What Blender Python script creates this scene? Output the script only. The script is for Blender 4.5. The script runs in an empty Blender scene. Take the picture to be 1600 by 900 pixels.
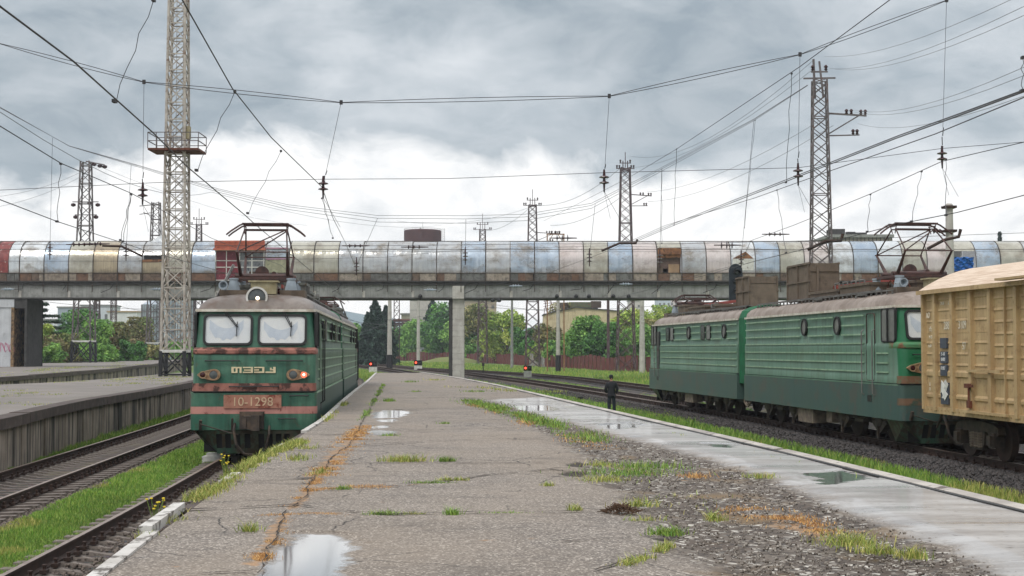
import bpy, math, random
import numpy as np
from mathutils import Matrix, Vector

# ---------------------------------------------------------------- camera, world, sun, exposure
scene = bpy.context.scene
C = scene.collection
F, HC, PITCH = 2250.0, 2.7, math.atan(96 / 2250.0)
cam_d = bpy.data.cameras.new('camera'); cam = bpy.data.objects.new('camera', cam_d); C.objects.link(cam)
cam.location = (0, 0, HC); cam.rotation_euler = (math.pi / 2 + PITCH, 0, 0)
cam_d.sensor_width = 36; cam_d.lens = 36 * F / 1600; cam_d.clip_start = 0.1; cam_d.clip_end = 20000
scene.camera = cam
scene.view_settings.view_transform = 'Standard'; scene.view_settings.look = 'None'
scene.view_settings.gamma = 1; scene.view_settings.exposure = 0.5
SUN_EL, SUN_AZ = math.radians(55), math.radians(215)
world = bpy.data.worlds.new('World'); scene.world = world; world.use_nodes = True
def make_world():
    nt = world.node_tree; N = nt.nodes; L = nt.links; N.clear()
    out = N.new('ShaderNodeOutputWorld'); bg = N.new('ShaderNodeBackground'); bg.inputs[1].default_value = 0.1
    sky = N.new('ShaderNodeTexSky'); sky.sky_type = 'NISHITA'; sky.sun_disc = False
    sky.sun_elevation = SUN_EL; sky.sun_rotation = SUN_AZ
    tc = N.new('ShaderNodeTexCoord'); sep = N.new('ShaderNodeSeparateXYZ'); L.new(tc.outputs['Generated'], sep.inputs[0])
    def math_(op, a, b=None, clamp=False):
        n = N.new('ShaderNodeMath'); n.operation = op; n.use_clamp = clamp
        for i, v in enumerate([a, b]):
            if v is None: continue
            if isinstance(v, (int, float)): n.inputs[i].default_value = v
            else: L.new(v, n.inputs[i])
        return n.outputs[0]
    def noise(scale, sx, sy, sz, off, detail=5, rough=.55, dist=0.3):
        mp = N.new('ShaderNodeMapping'); mp.inputs['Scale'].default_value = (sx, sy, sz); mp.inputs['Location'].default_value = off
        L.new(tc.outputs['Generated'], mp.inputs[0])
        n = N.new('ShaderNodeTexNoise'); n.inputs['Scale'].default_value = scale; n.inputs['Detail'].default_value = detail
        n.inputs['Roughness'].default_value = rough; n.inputs['Distortion'].default_value = dist
        L.new(mp.outputs[0], n.inputs['Vector']); return n.outputs[0]
    def ramp(src, pts):
        r = N.new('ShaderNodeValToRGB'); L.new(src, r.inputs[0]); e = r.color_ramp.elements
        e[0].position, e[0].color = pts[0][0], (*pts[0][1], 1); e[1].position, e[1].color = pts[-1][0], (*pts[-1][1], 1)
        for p, c in pts[1:-1]:
            k = e.new(p); k.color = (*c, 1)
        return r.outputs[0]
    def mix(f, a, b):
        m = N.new('ShaderNodeMix'); m.data_type = 'RGBA'
        L.new(f, m.inputs[0]) if not isinstance(f, float) else setattr(m.inputs[0], 'default_value', f)
        for i, v in ((6, a), (7, b)):
            if isinstance(v, tuple): m.inputs[i].default_value = (*v, 1)
            else: L.new(v, m.inputs[i])
        return m.outputs[2]
    z = sep.outputs[2]
    big = noise(4.2, 1, 1, 2.6, (3.1, .4, 1.7))
    fine = noise(13, 1, 1, 2.0, (.3, 5.4, 2.7), 6, .6, .5)
    dark = ramp(big, [(.36, (2.4, 2.86, 3.24)), (.48, (3.45, 3.88, 4.24)), (.64, (5.9, 6.15, 6.4))])
    dark = mix(.35, dark, ramp(fine, [(.36, (2.55, 3.02, 3.4)), (.62, (5.8, 6.0, 6.2))]))
    light = ramp(fine, [(.26, (5.4, 5.6, 5.8)), (.38, (6.7, 6.8, 6.9)), (.52, (8.0, 7.95, 7.9))])
    edge = noise(7.0, 1, 1, 1.6, (7.7, 1.1, .2), 6, .6, .4)
    az = math_('DIVIDE', sep.outputs[0], math_('MAXIMUM', sep.outputs[1], .05)); d = math_('MULTIPLY', math_('SUBTRACT', az, -.13), 7.0); g = math_('DIVIDE', .04, math_('ADD', math_('MULTIPLY', d, d), 1.0))
    bound = math_('ADD', math_('ADD', .106, g), math_('MULTIPLY', math_('SUBTRACT', edge, .5), .13))
    fac = math_('MULTIPLY', math_('SUBTRACT', bound, z), 48.0)
    fac = math_('ADD', fac, .5, True)
    col = mix(fac, dark, light)
    up = math_('MULTIPLY', math_('SUBTRACT', z, .27), 2.6, True)
    col = mix(up, col, mix(fine, (8.6, 8.9, 9.3), (11.0, 11.2, 11.5)))
    col = mix(.96, sky.outputs[0], col)
    L.new(col, bg.inputs[0]); L.new(bg.outputs[0], out.inputs[0])
make_world()
sd = bpy.data.lights.new('sun', 'SUN'); sd.energy = 1.0; sd.angle = math.radians(20); sd.color = (1, .97, .92)
sun = bpy.data.objects.new('sun', sd); C.objects.link(sun)
sun.rotation_euler = (math.pi / 2 - SUN_EL, 0, math.pi - SUN_AZ)

# ---------------------------------------------------------------- helpers
rnd = random.Random(7); rng = np.random.default_rng(11)
def ray(px, py):
    x, yu = (px - 800) / F, (450 - py) / F
    return x, math.cos(PITCH) - yu * math.sin(PITCH), math.sin(PITCH) + yu * math.cos(PITCH)
def P(px, py, Y):
    """world point seen at photo pixel (px, py) at depth Y"""
    x, y, z = ray(px, py); t = Y / y
    return (x * t, Y, HC + z * t)
def G(px, py, z=0.0):
    """world point on the horizontal plane z"""
    x, y, zz = ray(px, py); t = (z - HC) / zz
    return (x * t, y * t, z)

def tag(o, label=None, cat=None, group=None, kind=None):
    if label: o['label'] = label
    if cat: o['category'] = cat
    if group: o['group'] = group
    if kind: o['kind'] = kind
    return o
def empty(name, loc=(0, 0, 0), rz=0.0, **k):
    o = bpy.data.objects.new(name, None); C.objects.link(o); o.location = loc; o.rotation_euler = (0, 0, rz)
    o.empty_display_size = .2
    return tag(o, **k)

class MB:
    def __init__(s): s.v = []; s.f = []; s.m = []; s.cur = 0; s.M = None; s.smooth = False
    def add(s, vs, fs):
        b = len(s.v)
        if s.M is not None: vs = [tuple(s.M @ Vector(v)) for v in vs]
        s.v += [tuple(v) for v in vs]; s.f += [tuple(b + i for i in f) for f in fs]; s.m += [s.cur] * len(fs); return s
    def box(s, c, d, rz=0.0, M=None):
        x, y, z = d[0] / 2, d[1] / 2, d[2] / 2
        vs = [Vector((i * x, j * y, k * z)) for k in (-1, 1) for j in (-1, 1) for i in (-1, 1)]
        if M is None: M = Matrix.Rotation(rz, 3, 'Z')
        vs = [M @ v + Vector(c) for v in vs]
        return s.add(vs, [(0, 2, 3, 1), (4, 5, 7, 6), (0, 1, 5, 4), (2, 6, 7, 3), (0, 4, 6, 2), (1, 3, 7, 5)])
    def bx(s, x0, x1, y0, y1, z0, z1): return s.box(((x0 + x1) / 2, (y0 + y1) / 2, (z0 + z1) / 2), (x1 - x0, y1 - y0, z1 - z0))
    def bar(s, a, b, w, h=None, up=(0, 0, 1)):
        a, b = Vector(a), Vector(b); d = b - a
        if d.length < 1e-6: return s
        d = d.normalized(); u = Vector(up)
        if abs(d.dot(u)) > .98: u = Vector((1, 0, 0))
        r = d.cross(u).normalized(); u = r.cross(d); h = h or w
        vs = [p + r * (i * w / 2) + u * (j * h / 2) for p in (a, b) for i, j in ((-1, -1), (1, -1), (1, 1), (-1, 1))]
        return s.add(vs, [(3, 2, 1, 0), (4, 5, 6, 7), (0, 1, 5, 4), (1, 2, 6, 5), (2, 3, 7, 6), (3, 0, 4, 7)])
    def tube(s, pts, r, n=6, cap=True):
        pts = [Vector(p) for p in pts]; k = len(pts); rs = r if isinstance(r, (list, tuple)) else [r] * k
        vs = []; prev = None
        for i, p in enumerate(pts):
            d = (pts[min(i + 1, k - 1)] - pts[max(i - 1, 0)]).normalized()
            if prev is None:
                u = Vector((0, 0, 1)) if abs(d.z) < .9 else Vector((1, 0, 0))
            else: u = prev
            a = d.cross(u).normalized(); u = a.cross(d).normalized(); prev = u
            for j in range(n):
                t = 2 * math.pi * j / n
                vs.append(p + a * math.cos(t) * rs[i] + u * math.sin(t) * rs[i])
        fs = [(i * n + j, i * n + (j + 1) % n, (i + 1) * n + (j + 1) % n, (i + 1) * n + j) for i in range(k - 1) for j in range(n)]
        if cap: fs += [tuple(range(n))[::-1], tuple((k - 1) * n + j for j in range(n))]
        return s.add(vs, fs)
    def lathe(s, c, prof, n=16, axis='z', ringed=False):
        vs = []
        for r, h in prof:
            for j in range(n):
                t = 2 * math.pi * j / n; a, b = r * math.cos(t), r * math.sin(t)
                v = {'z': (a, b, h), 'x': (h, a, b), 'y': (b, h, a)}[axis]
                vs.append((c[0] + v[0], c[1] + v[1], c[2] + v[2]))
        k = len(prof)
        fs = [(i * n + j, i * n + (j + 1) % n, (i + 1) * n + (j + 1) % n, (i + 1) * n + j) for i in range(k - 1) for j in range(n)]
        fs += [tuple(range(n))[::-1], tuple((k - 1) * n + j for j in range(n))] if not ringed else [((k - 1) * n + j, (k - 1) * n + (j + 1) % n, (j + 1) % n, j) for j in range(n)]
        return s.add(vs, fs)
    def loft(s, rings, closed=True, cap0=True, cap1=True):
        n = len(rings[0]); vs = [v for r in rings for v in r]; m = n if closed else n - 1
        fs = [(i * n + j, i * n + (j + 1) % n, (i + 1) * n + (j + 1) % n, (i + 1) * n + j) for i in range(len(rings) - 1) for j in range(m)]
        if cap0: fs.append(tuple(range(n))[::-1])
        if cap1: fs.append(tuple((len(rings) - 1) * n + j for j in range(n)))
        return s.add(vs, fs)
    def sweep(s, path, prof, closed=True, cap=True):
        """prof (u right, v up) swept along a path"""
        pts = [Vector(p) for p in path]; rings = []
        for i, p in enumerate(pts):
            d = pts[min(i + 1, len(pts) - 1)] - pts[max(i - 1, 0)]; d.z = 0; d.normalize(); r = Vector((d.y, -d.x, 0))
            rings.append([p + r * u + Vector((0, 0, v)) for u, v in prof])
        return s.loft(rings, closed, cap and closed, cap and closed)
    def text(s, body, size, M, align='CENTER', ext=.004):
        cu = bpy.data.curves.new('t', 'FONT'); cu.body = body; cu.size = size; cu.extrude = ext; cu.align_x = align; cu.resolution_u = 3
        o = bpy.data.objects.new('t', cu); C.objects.link(o)
        dg = bpy.context.evaluated_depsgraph_get(); me = o.evaluated_get(dg).to_mesh()
        old = s.M; s.M = (old @ M) if old is not None else M
        s.add([v.co.copy() for v in me.vertices], [tuple(p.vertices) for p in me.polygons]); s.M = old
        o.evaluated_get(dg).to_mesh_clear(); bpy.data.objects.remove(o); bpy.data.curves.remove(cu); return s
    def build(s, name, mats, parent=None, smooth=None, col=None, **k):
        me = bpy.data.meshes.new(name); me.from_pydata([tuple(v) for v in s.v], [], s.f)
        if not isinstance(mats, (list, tuple)): mats = [mats]
        for m in mats: me.materials.append(m)
        if len(mats) > 1: me.polygons.foreach_set('material_index', s.m)
        if smooth or (smooth is None and s.smooth):
            me.shade_smooth()
            try: me.set_sharp_from_angle(angle=math.radians(38))
            except Exception: pass
        me.update()
        o = bpy.data.objects.new(name, me); C.objects.link(o)
        if parent is not None: o.parent = parent
        return tag(o, **k)

def kids(o): return [c for c in bpy.data.objects if c.parent == o]
def copy_tree(o, parent=None, tree=None):
    tree = tree if tree is not None else child_map()
    c = o.copy(); C.objects.link(c)
    if parent is not None: c.parent = parent
    for ch in tree.get(o.name, []): copy_tree(ch, c, tree)
    return c
def child_map():
    t = {}
    for o in bpy.data.objects:
        if o.parent is not None: t.setdefault(o.parent.name, []).append(o)
    return t

# ---------------------------------------------------------------- materials
def lin(r, g, b):
    return tuple(((c / 255) / 12.92 if c / 255 < .04045 else ((c / 255 + .055) / 1.055) ** 2.4) for c in (r, g, b))
class MT:
    def __init__(s, name, rough=.7, metal=0.0, spec=.5):
        s.m = bpy.data.materials.new(name); s.m.use_nodes = True; s.N = s.m.node_tree.nodes; s.L = s.m.node_tree.links
        s.b = s.N['Principled BSDF']; s.b.inputs['Roughness'].default_value = rough; s.b.inputs['Metallic'].default_value = metal
        s.b.inputs['Specular IOR Level'].default_value = spec
        s.tc = s.N.new('ShaderNodeTexCoord')
    def vec(s, scale=(1, 1, 1), src='Object', loc=(0, 0, 0)):
        mp = s.N.new('ShaderNodeMapping'); mp.inputs['Scale'].default_value = scale; mp.inputs['Location'].default_value = loc
        s.L.new(s.tc.outputs[src], mp.inputs[0]); return mp.outputs[0]
    def noise(s, sc, scale=(1, 1, 1), detail=4, rough=.55, loc=(0, 0, 0), dist=0.0, src='Object'):
        n = s.N.new('ShaderNodeTexNoise'); n.inputs['Scale'].default_value = sc; n.inputs['Detail'].default_value = detail
        n.inputs['Roughness'].default_value = rough; n.inputs['Distortion'].default_value = dist
        s.L.new(s.vec(scale, src, loc), n.inputs['Vector']); return n.outputs[0]
    def voro(s, sc, feature='F1', scale=(1, 1, 1), out=0):
        n = s.N.new('ShaderNodeTexVoronoi'); n.feature = feature; n.inputs['Scale'].default_value = sc
        s.L.new(s.vec(scale), n.inputs['Vector']); return n.outputs[out]
    def ramp(s, src, a, b, inv=False):
        n = s.N.new('ShaderNodeMapRange'); n.inputs[1].default_value = a; n.inputs[2].default_value = b
        if inv: n.inputs[3].default_value = 1; n.inputs[4].default_value = 0
        s.L.new(src, n.inputs[0]); return n.outputs[0]
    def attr(s, name, out=2):
        n = s.N.new('ShaderNodeAttribute'); n.attribute_name = name; return n.outputs[out]
    def mth(s, op, a, b=None, clamp=False):
        n = s.N.new('ShaderNodeMath'); n.operation = op; n.use_clamp = clamp
        for i, v in enumerate((a, b)):
            if v is None: continue
            if isinstance(v, (int, float)): n.inputs[i].default_value = v
            else: s.L.new(v, n.inputs[i])
        return n.outputs[0]
    def mix(s, f, a, b, mode='MIX'):
        m = s.N.new('ShaderNodeMix'); m.data_type = 'RGBA'; m.blend_type = mode
        if isinstance(f, (int, float)): m.inputs[0].default_value = f
        else: s.L.new(f, m.inputs[0])
        for i, v in ((6, a), (7, b)):
            if isinstance(v, tuple): m.inputs[i].default_value = (*v[:3], 1)
            else: s.L.new(v, m.inputs[i])
        return m.outputs[2]
    def col(s, c):
        if isinstance(c, tuple): s.b.inputs['Base Color'].default_value = (*c, 1)
        else: s.L.new(c, s.b.inputs['Base Color'])
        return s
    def rough(s, r): s.L.new(r, s.b.inputs['Roughness']); return s
    def bump(s, h, strength=.3, dist=.02):
        n = s.N.new('ShaderNodeBump'); n.inputs['Strength'].default_value = strength; n.inputs['Distance'].default_value = dist
        s.L.new(h, n.inputs['Height']); s.L.new(n.outputs[0], s.b.inputs['Normal']); return s
    def sep(s, src='Object'):
        n = s.N.new('ShaderNodeSeparateXYZ'); s.L.new(s.tc.outputs[src], n.inputs[0]); return n.outputs
def worn(name, c1, c2, c3=None, sc=2.0, rough=.6, metal=0.0, lo=.4, hi=.65, t3=.62, sc3=3.0, streak=0.35, e3=.05, cs=None, bump=.15, grime=.25, spec=.4):
    """paint or plaster with blotches, vertical streaks, patches of c3 and fine grain"""
    m = MT(name, rough, metal, spec)
    c = m.mix(m.ramp(m.noise(sc, detail=5), lo, hi), c1, c2)
    if streak:
        c = m.mix(m.mth('MULTIPLY', m.ramp(m.noise(3.0, (2.2, 2.2, .12), 5, .65), .45, .75), streak), c, cs or tuple(x * .45 for x in c1))
    if c3: c = m.mix(m.ramp(m.noise(sc3, detail=6, rough=.65, loc=(4, 1, 7)), t3 - e3 * .5, t3 + e3), c, c3)
    g = m.noise(60, detail=2)
    c = m.mix(m.mth('MULTIPLY', m.ramp(g, .3, .75), grime), c, tuple(x * .55 for x in c1))
    m.col(c)
    if bump: m.bump(m.noise(25, detail=4), bump, .01)
    return m.m
def plain(name, c, rough=.6, metal=0.0, var=.25, sc=6.0, spec=.4):
    m = MT(name, rough, metal, spec)
    m.col(m.mix(m.ramp(m.noise(sc, detail=4), .35, .7), c, tuple(x * (1 - var) for x in c))); return m.m

M_ = {}
def mats():
    D = M_
    D['green_front'] = worn('green paint weathered', lin(46, 94, 76), lin(82, 122, 100), lin(86, 66, 50), 1.6, .5, t3=.64, sc3=4, streak=.75, cs=lin(34, 52, 40), e3=.16)
    D['green_side'] = worn('green side paint faded', lin(74, 98, 80), lin(94, 116, 92), None, 1.2, .5, streak=.55, cs=lin(52, 74, 56))
    D['green_skirt'] = worn('green skirt paint', lin(58, 80, 72), lin(44, 72, 62), lin(40, 48, 42), 1.5, .5, t3=.64, streak=.5, cs=lin(34, 50, 42))
    D['gangway'] = worn('green gangway canvas', lin(10, 84, 52), lin(18, 106, 66), None, 3, .6, streak=.3)
    D['greenR_side'] = worn('pale green side paint', lin(90, 124, 105), lin(104, 134, 116), lin(92, 106, 86), .8, .55, t3=.6, sc3=1.1, e3=.2, streak=.75, cs=lin(66, 82, 68))
    D['greenR_skirt'] = worn('grey green skirt paint', lin(68, 88, 81), lin(60, 86, 83), lin(78, 82, 76), .9, .5, t3=.56, sc3=1.4, streak=.35, cs=lin(50, 70, 64))
    D['greenR_cab'] = worn('bright green cab paint', lin(24, 100, 62), lin(40, 110, 74), None, 1.5, .45, streak=.3, cs=lin(30, 84, 56))
    D['roof_brown'] = worn('dull silver roof', lin(100, 90, 82), lin(132, 122, 114), lin(84, 60, 44), 1.3, .38, t3=.56, sc3=1.6, streak=.3, e3=.16)
    D['roof_pale'] = worn('pale dusty roof', lin(156, 143, 133), lin(126, 112, 101), lin(108, 92, 78), 1.3, .6, t3=.57, sc3=1.6, streak=.45, cs=lin(96, 82, 70), e3=.16)
    D['trim'] = worn('pale trim strip', lin(216, 210, 198), lin(180, 168, 150), lin(96, 66, 50), 5, .5, t3=.66)
    D['rib'] = worn('pale green rib', lin(150, 176, 148), lin(116, 146, 118), None, 4, .5)
    D['red_band'] = worn('worn red band', lin(164, 110, 96), lin(132, 84, 72), lin(64, 40, 34), 3.5, .6, t3=.50, sc3=3.5)
    D['olive_band'] = worn('rubbed olive band', lin(112, 112, 84), lin(84, 104, 78), lin(120, 84, 62), 3, .6, t3=.5)
    D['pink_band'] = worn('faded pink band', lin(190, 136, 124), lin(172, 118, 108), lin(104, 30, 24), 3, .6, t3=.6, sc3=5)
    D['plate'] = worn('number plate metal', lin(170, 120, 100), lin(150, 100, 80), lin(120, 52, 38), 5, .6, t3=.58)
    D['cream'] = plain('cream letters', lin(222, 206, 168), .5)
    D['brass'] = worn('tan lamp rim', lin(176, 148, 116), lin(130, 96, 68), None, 8, .5)
    D['black'] = plain('black metal', (.012, .012, .012), .5)
    D['rubber'] = plain('black rubber seal', (.02, .02, .02), .7)
    D['grime'] = worn('oily underframe', lin(72, 62, 54), lin(50, 44, 40), lin(104, 86, 70), 6, .7, t3=.58, e3=.16)
    D['grime_pale'] = worn('dusty bogie casting', lin(128, 114, 100), lin(92, 80, 70), None, 6, .8)
    D['steel'] = worn('grey steel', lin(120, 118, 114), lin(92, 88, 84), lin(96, 62, 44), 4, .6, t3=.62)
    D['rust'] = worn('rusted steel', lin(110, 62, 44), lin(78, 44, 34), None, 5, .8)
    D['pipe'] = worn('red brown tube', lin(82, 54, 48), lin(56, 42, 40), None, 6, .55)
    D['red_bar'] = plain('red busbar paint', lin(150, 58, 46), .5)
    D['insul'] = plain('grey porcelain', lin(150, 160, 168), .25)
    D['insul_brown'] = plain('brown porcelain', lin(58, 30, 30), .2)
    D['hood'] = worn('brown dusty hood', lin(112, 98, 84), lin(94, 82, 70), lin(70, 60, 50), 2, .85, t3=.6, e3=.16)
    D['hoodbox'] = worn('ochre box', lin(170, 160, 128), lin(140, 128, 96), lin(90, 76, 50), 5, .7, streak=.6)
    m = MT('dusty cab glass', .08, 0, .8); m.b.inputs['Alpha'].default_value = .22; m.col((.62, .66, .7)); m.m.surface_render_method = 'BLENDED' if hasattr(m.m, 'surface_render_method') else None; D['glass'] = m.m  # pale tint puts the whitish sky reflection into the glass colour
    D['dark_glass'] = plain('dark window glass', (.03, .035, .035), .12)
    D['grey_glass'] = plain('dull grey window glass', lin(112, 112, 108), .25)
    D['blind'] = worn('pale window blind', lin(228, 226, 220), lin(214, 216, 216), None, 2, .8, streak=.1)
    D['drape'] = worn('blue grey drape', lin(184, 192, 202), lin(198, 204, 210), None, 5, .8, streak=0)
    m = MT('lit lamp', .3); m.b.inputs['Emission Color'].default_value = (1, .75, .5, 1); m.b.inputs['Emission Strength'].default_value = 2.5; D['lamp_on'] = m.m
    m = MT('red lamp lit', .3); m.col((.6, .02, .01)); m.b.inputs['Emission Color'].default_value = (1, .06, .03, 1); m.b.inputs['Emission Strength'].default_value = 3.5; D['red_on'] = m.m
    m = MT('red lamp core', .3); m.col((.9, .2, .15)); m.b.inputs['Emission Color'].default_value = (1, .5, .42, 1); m.b.inputs['Emission Strength'].default_value = 5; D['red_core'] = m.m
    D['lens'] = plain('clear lamp lens', (.10, .11, .11), .08)
    D['red_lens'] = plain('dull red lens', (.05, .01, .01), .15)
    D['white_paint'] = worn('white paint', lin(214, 212, 206), lin(190, 186, 178), lin(120, 110, 100), 3, .6, t3=.62)
    D['black_paint'] = plain('black paint', (.02, .02, .022), .6)
    # track
    D['rail_side'] = worn('rusty rail', lin(64, 46, 38), lin(48, 36, 30), None, 5, .8)
    D['rail_top'] = worn('worn rail head', lin(152, 134, 122), lin(120, 100, 88), None, 3, .38, metal=.35, streak=0)
    D['sleeper'] = worn('concrete sleeper', lin(126, 116, 108), lin(96, 86, 80), lin(64, 56, 50), 3, .9, t3=.55, streak=0)
    D['wood_sleeper'] = worn('dark wet sleeper', lin(66, 62, 60), lin(44, 40, 38), lin(90, 88, 88), 4, .6, t3=.6, streak=0)
    # boxcar
    D['tan'] = worn('tan wagon paint', lin(192, 165, 122), lin(178, 150, 110), lin(126, 94, 62), 1.5, .6, t3=.62, sc3=5, streak=.6, cs=lin(134, 104, 70), e3=.16)
    D['tan_dark'] = worn('tan wagon paint dull', lin(168, 136, 90), lin(150, 120, 78), lin(88, 58, 36), 2, .6, t3=.62, sc3=7, e3=.16)
    m = MT('pale plank roof', .75)
    w = m.noise(2.0, (.6, 26, 1), 4); m.col(m.mix(m.ramp(w, .35, .6), lin(226, 208, 188), lin(184, 158, 134))); m.bump(w, .3, .02); D['plank_roof'] = m.m
    # concrete & masonry
    D['conc'] = worn('bridge concrete', lin(150, 150, 146), lin(126, 126, 122), lin(92, 90, 86), 1.2, .9, t3=.62, sc3=2, streak=.5, cs=lin(84, 82, 78), e3=.16)
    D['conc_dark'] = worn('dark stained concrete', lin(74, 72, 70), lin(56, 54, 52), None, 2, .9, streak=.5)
    D['conc_pale'] = worn('pale concrete', lin(190, 186, 178), lin(170, 164, 156), lin(130, 122, 112), 1.5, .9, t3=.64, streak=.35, cs=lin(140, 132, 122), e3=.16)
    D['whitewash'] = worn('whitewashed wall', lin(196, 198, 200), lin(178, 180, 182), lin(140, 138, 134), .8, .9, t3=.66, streak=.3, e3=.16)
    m = MT('streaked platform wall', .92)
    c = m.mix(m.ramp(m.noise(1.2), .35, .65), lin(160, 148, 134), lin(132, 120, 106))
    c = m.mix(m.ramp(m.noise(2.4, (1.6, 1.6, .10), 5, .7), .47, .60), c, lin(58, 54, 48))
    c = m.mix(m.ramp(m.noise(.5, (1, 1, .3), 3), .5, .62), c, lin(44, 42, 38))
    m.col(c).bump(m.noise(20), .3, .02); D['plat_wall'] = m.m
    D['coping'] = worn('dark coping', lin(84, 72, 66), lin(64, 56, 52), lin(110, 100, 92), 2, .85, t3=.6, e3=.16)
    D['white_kerb'] = worn('worn white kerb', lin(204, 200, 194), lin(176, 170, 162), lin(86, 78, 70), 2, .7, t3=.55, sc3=6, streak=0)
    # lattice
    D['lattice_pale'] = worn('flaking white lattice', lin(186, 178, 168), lin(150, 140, 130), lin(118, 92, 76), 2, .7, t3=.6, streak=.2)
    D['lattice_grey'] = worn('grey lattice steel', lin(112, 104, 104), lin(88, 80, 80), lin(96, 70, 60), 2, .7, t3=.6)
    D['lattice_brown'] = worn('brown lattice steel', lin(92, 74, 74), lin(72, 58, 60), None, 2, .7)
    D['wire'] = plain('dark wire', (.035, .032, .035), .5)
    D['wire_pale'] = plain('grey wire', (.16, .16, .17), .5)
mats()
# ---------------------------------------------------------------- track and platform courses (world metres)
def course(pts, smooth=6.0):
    pts = np.array(pts, float); ys = np.arange(0, 420, .5); xs = np.interp(ys, pts[:, 0], pts[:, 1])
    # linear extrapolation below the first point
    s0 = (pts[1, 1] - pts[0, 1]) / (pts[1, 0] - pts[0, 0]); s1 = (pts[-1, 1] - pts[-2, 1]) / (pts[-1, 0] - pts[-2, 0])
    xs = np.where(ys < pts[0, 0], pts[0, 1] + s0 * (ys - pts[0, 0]), xs)
    xs = np.where(ys > pts[-1, 0], pts[-1, 1] + s1 * (ys - pts[-1, 0]), xs)
    if smooth > 0:
        n = int(smooth / .5); k = np.hanning(2 * n + 3); k /= k.sum()
        xs = np.convolve(np.pad(xs, n + 1, mode='reflect', reflect_type='odd'), k, mode='valid')
    return lambda y: float(np.interp(y, ys, xs)) if np.isscalar(y) else np.interp(y, ys, xs)
T1 = course([(6, -4.72), (17.2, -5.3), (24, -5.64), (36, -6.43), (50, -7.5), (66, -8.65), (98, -11.4), (140, -16), (200, -24.5), (300, -43)])
T2 = course([(6, -8.5), (26, -10.06), (35, -10.7), (48.6, -11.7), (58.5, -12.5), (80, -14.5), (120, -19), (200, -31), (300, -50)])
T4 = course([(10, 14.3), (20, 13.3), (34, 11.95), (38, 11.55), (53, 10.05), (68, 8.3), (76, 7.2), (90, 5.5), (116, 1.8), (159, -4.9), (230, -19), (300, -36)])
T5 = course([(10, 20.4), (38, 17.0), (68, 13.6), (90, 10.7), (109.5, 8.45), (130, 6.15), (155, 1.6), (182, -6), (198, -12), (261, -25), (300, -34)])
T6 = course([(122, -6.0), (160, -11.0), (200, -18), (250, -28), (300, -40)])
LEFT = course([(6, -2.6), (10.17, -2.98), (13.2, -3.25), (17.6, -3.56), (32.5, -4.32), (43.5, -5.2), (57.4, -6.25), (71, -7.2), (98, -9.3)], 3)
RIGHT = course([(6, 6.1), (14.5, 5.14), (22.9, 4.27), (42.9, 1.9), (64, -.57), (78.6, -2.65), (94.7, -5.3), (102, -6.6)], 3)
P2F = course([(10, -9.9), (33, -11.8), (40, -12.8), (45.3, -13.45), (58.5, -14.5), (75, -16.2), (100, -19.0)], 2)
P2B = course([(10, -30), (50, -26), (65.5, -23.4), (69.2, -22.4), (76.6, -22), (92.3, -22.6), (100, -22.8)], 4)
P3F = course([(20, -32), (60, -29.0), (82.6, -29.2), (112.5, -31.9), (168, -40.8), (230, -52)], 8)
PZ, GZ = 1.1, -.27
RZ = {'T1': 0.0, 'T2': 0.0, 'T4': .15, 'T5': .15, 'T6': .15}

# ---------------------------------------------------------------- ground
def build_ground():
    m = MT('grassy ground', .95)
    c = m.mix(m.ramp(m.noise(.35, detail=5), .4, .62), lin(92, 112, 52), lin(112, 134, 60))
    c = m.mix(m.ramp(m.noise(1.3, detail=6, rough=.65), .56, .66), c, lin(108, 98, 78))
    c = m.mix(m.ramp(m.noise(14, detail=3), .4, .7), c, lin(70, 92, 40)); m.col(c).bump(m.noise(9, detail=5), .6, .1)
    b = MB(); ys = [-60, 0, 30, 60, 100, 200, 400, 600, 880]; xs = [-700, -300, -100, -30, 0, 30, 100, 300, 700]
    b.add([(x, y, GZ) for y in ys for x in xs], [(j * 9 + i, j * 9 + i + 1, j * 9 + i + 10, j * 9 + i + 9) for j in range(8) for i in range(8)])
    b.build('ground', m.m, kind='structure')
    # hills, distance haze put into their light bluish colour
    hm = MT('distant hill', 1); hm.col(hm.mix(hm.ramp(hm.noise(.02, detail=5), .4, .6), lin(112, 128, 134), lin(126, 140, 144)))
    b = MB(); n = 60; top = []
    for i in range(n + 1):
        x = -600 + 1200 * i / n
        h = 12 + 12 * math.exp(-((x + 85) / 60) ** 2) + 3 * math.sin(x * .033) + 1.5 * math.sin(x * .11)
        top.append((x, 780, h))
    rings = [[(x, 690, GZ - .5) for x, _, _ in top], [(x, 730, h * .6) for x, _, h in top], top, [(x, 860, GZ - .5) for x, _, _ in top]]
    b.loft(rings, closed=False, cap0=False, cap1=False); b.build('hills', hm.m, smooth=True, kind='structure')
    # ballast beds
    bm_ = MT('track ballast', .95)
    v = bm_.voro(16, out=1); c = bm_.mix(bm_.ramp(bm_.noise(1.5, detail=5), .4, .6), lin(84, 78, 74), lin(62, 58, 56))
    c = bm_.mix(.45, c, v, 'MULTIPLY'); c = bm_.mix(bm_.ramp(bm_.noise(.6, detail=6, loc=(3, 3, 0)), .55, .68), c, lin(104, 98, 70))
    bm_.col(c).bump(bm_.voro(14), .9, .05)
    for nm, T, y0, y1 in (('T1', T1, 5, 300), ('T2', T2, 5, 300), ('T4', T4, 5, 300), ('T5', T5, 5, 300), ('T6', T6, 122, 300)):
        z = RZ[nm] - .25; w = 1.5; dz = z - GZ + .004
        path = [(T(y), y, z) for y in np.arange(y0, y1, 2.0)]
        MB().sweep(path, [(-w - dz * 2.2 - .05, -dz), (-w, 0.0), (w, 0.0), (w + dz * 2.2 + .05, -dz)], closed=False).build('ballast', bm_.m, kind='structure')
build_ground()

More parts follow.
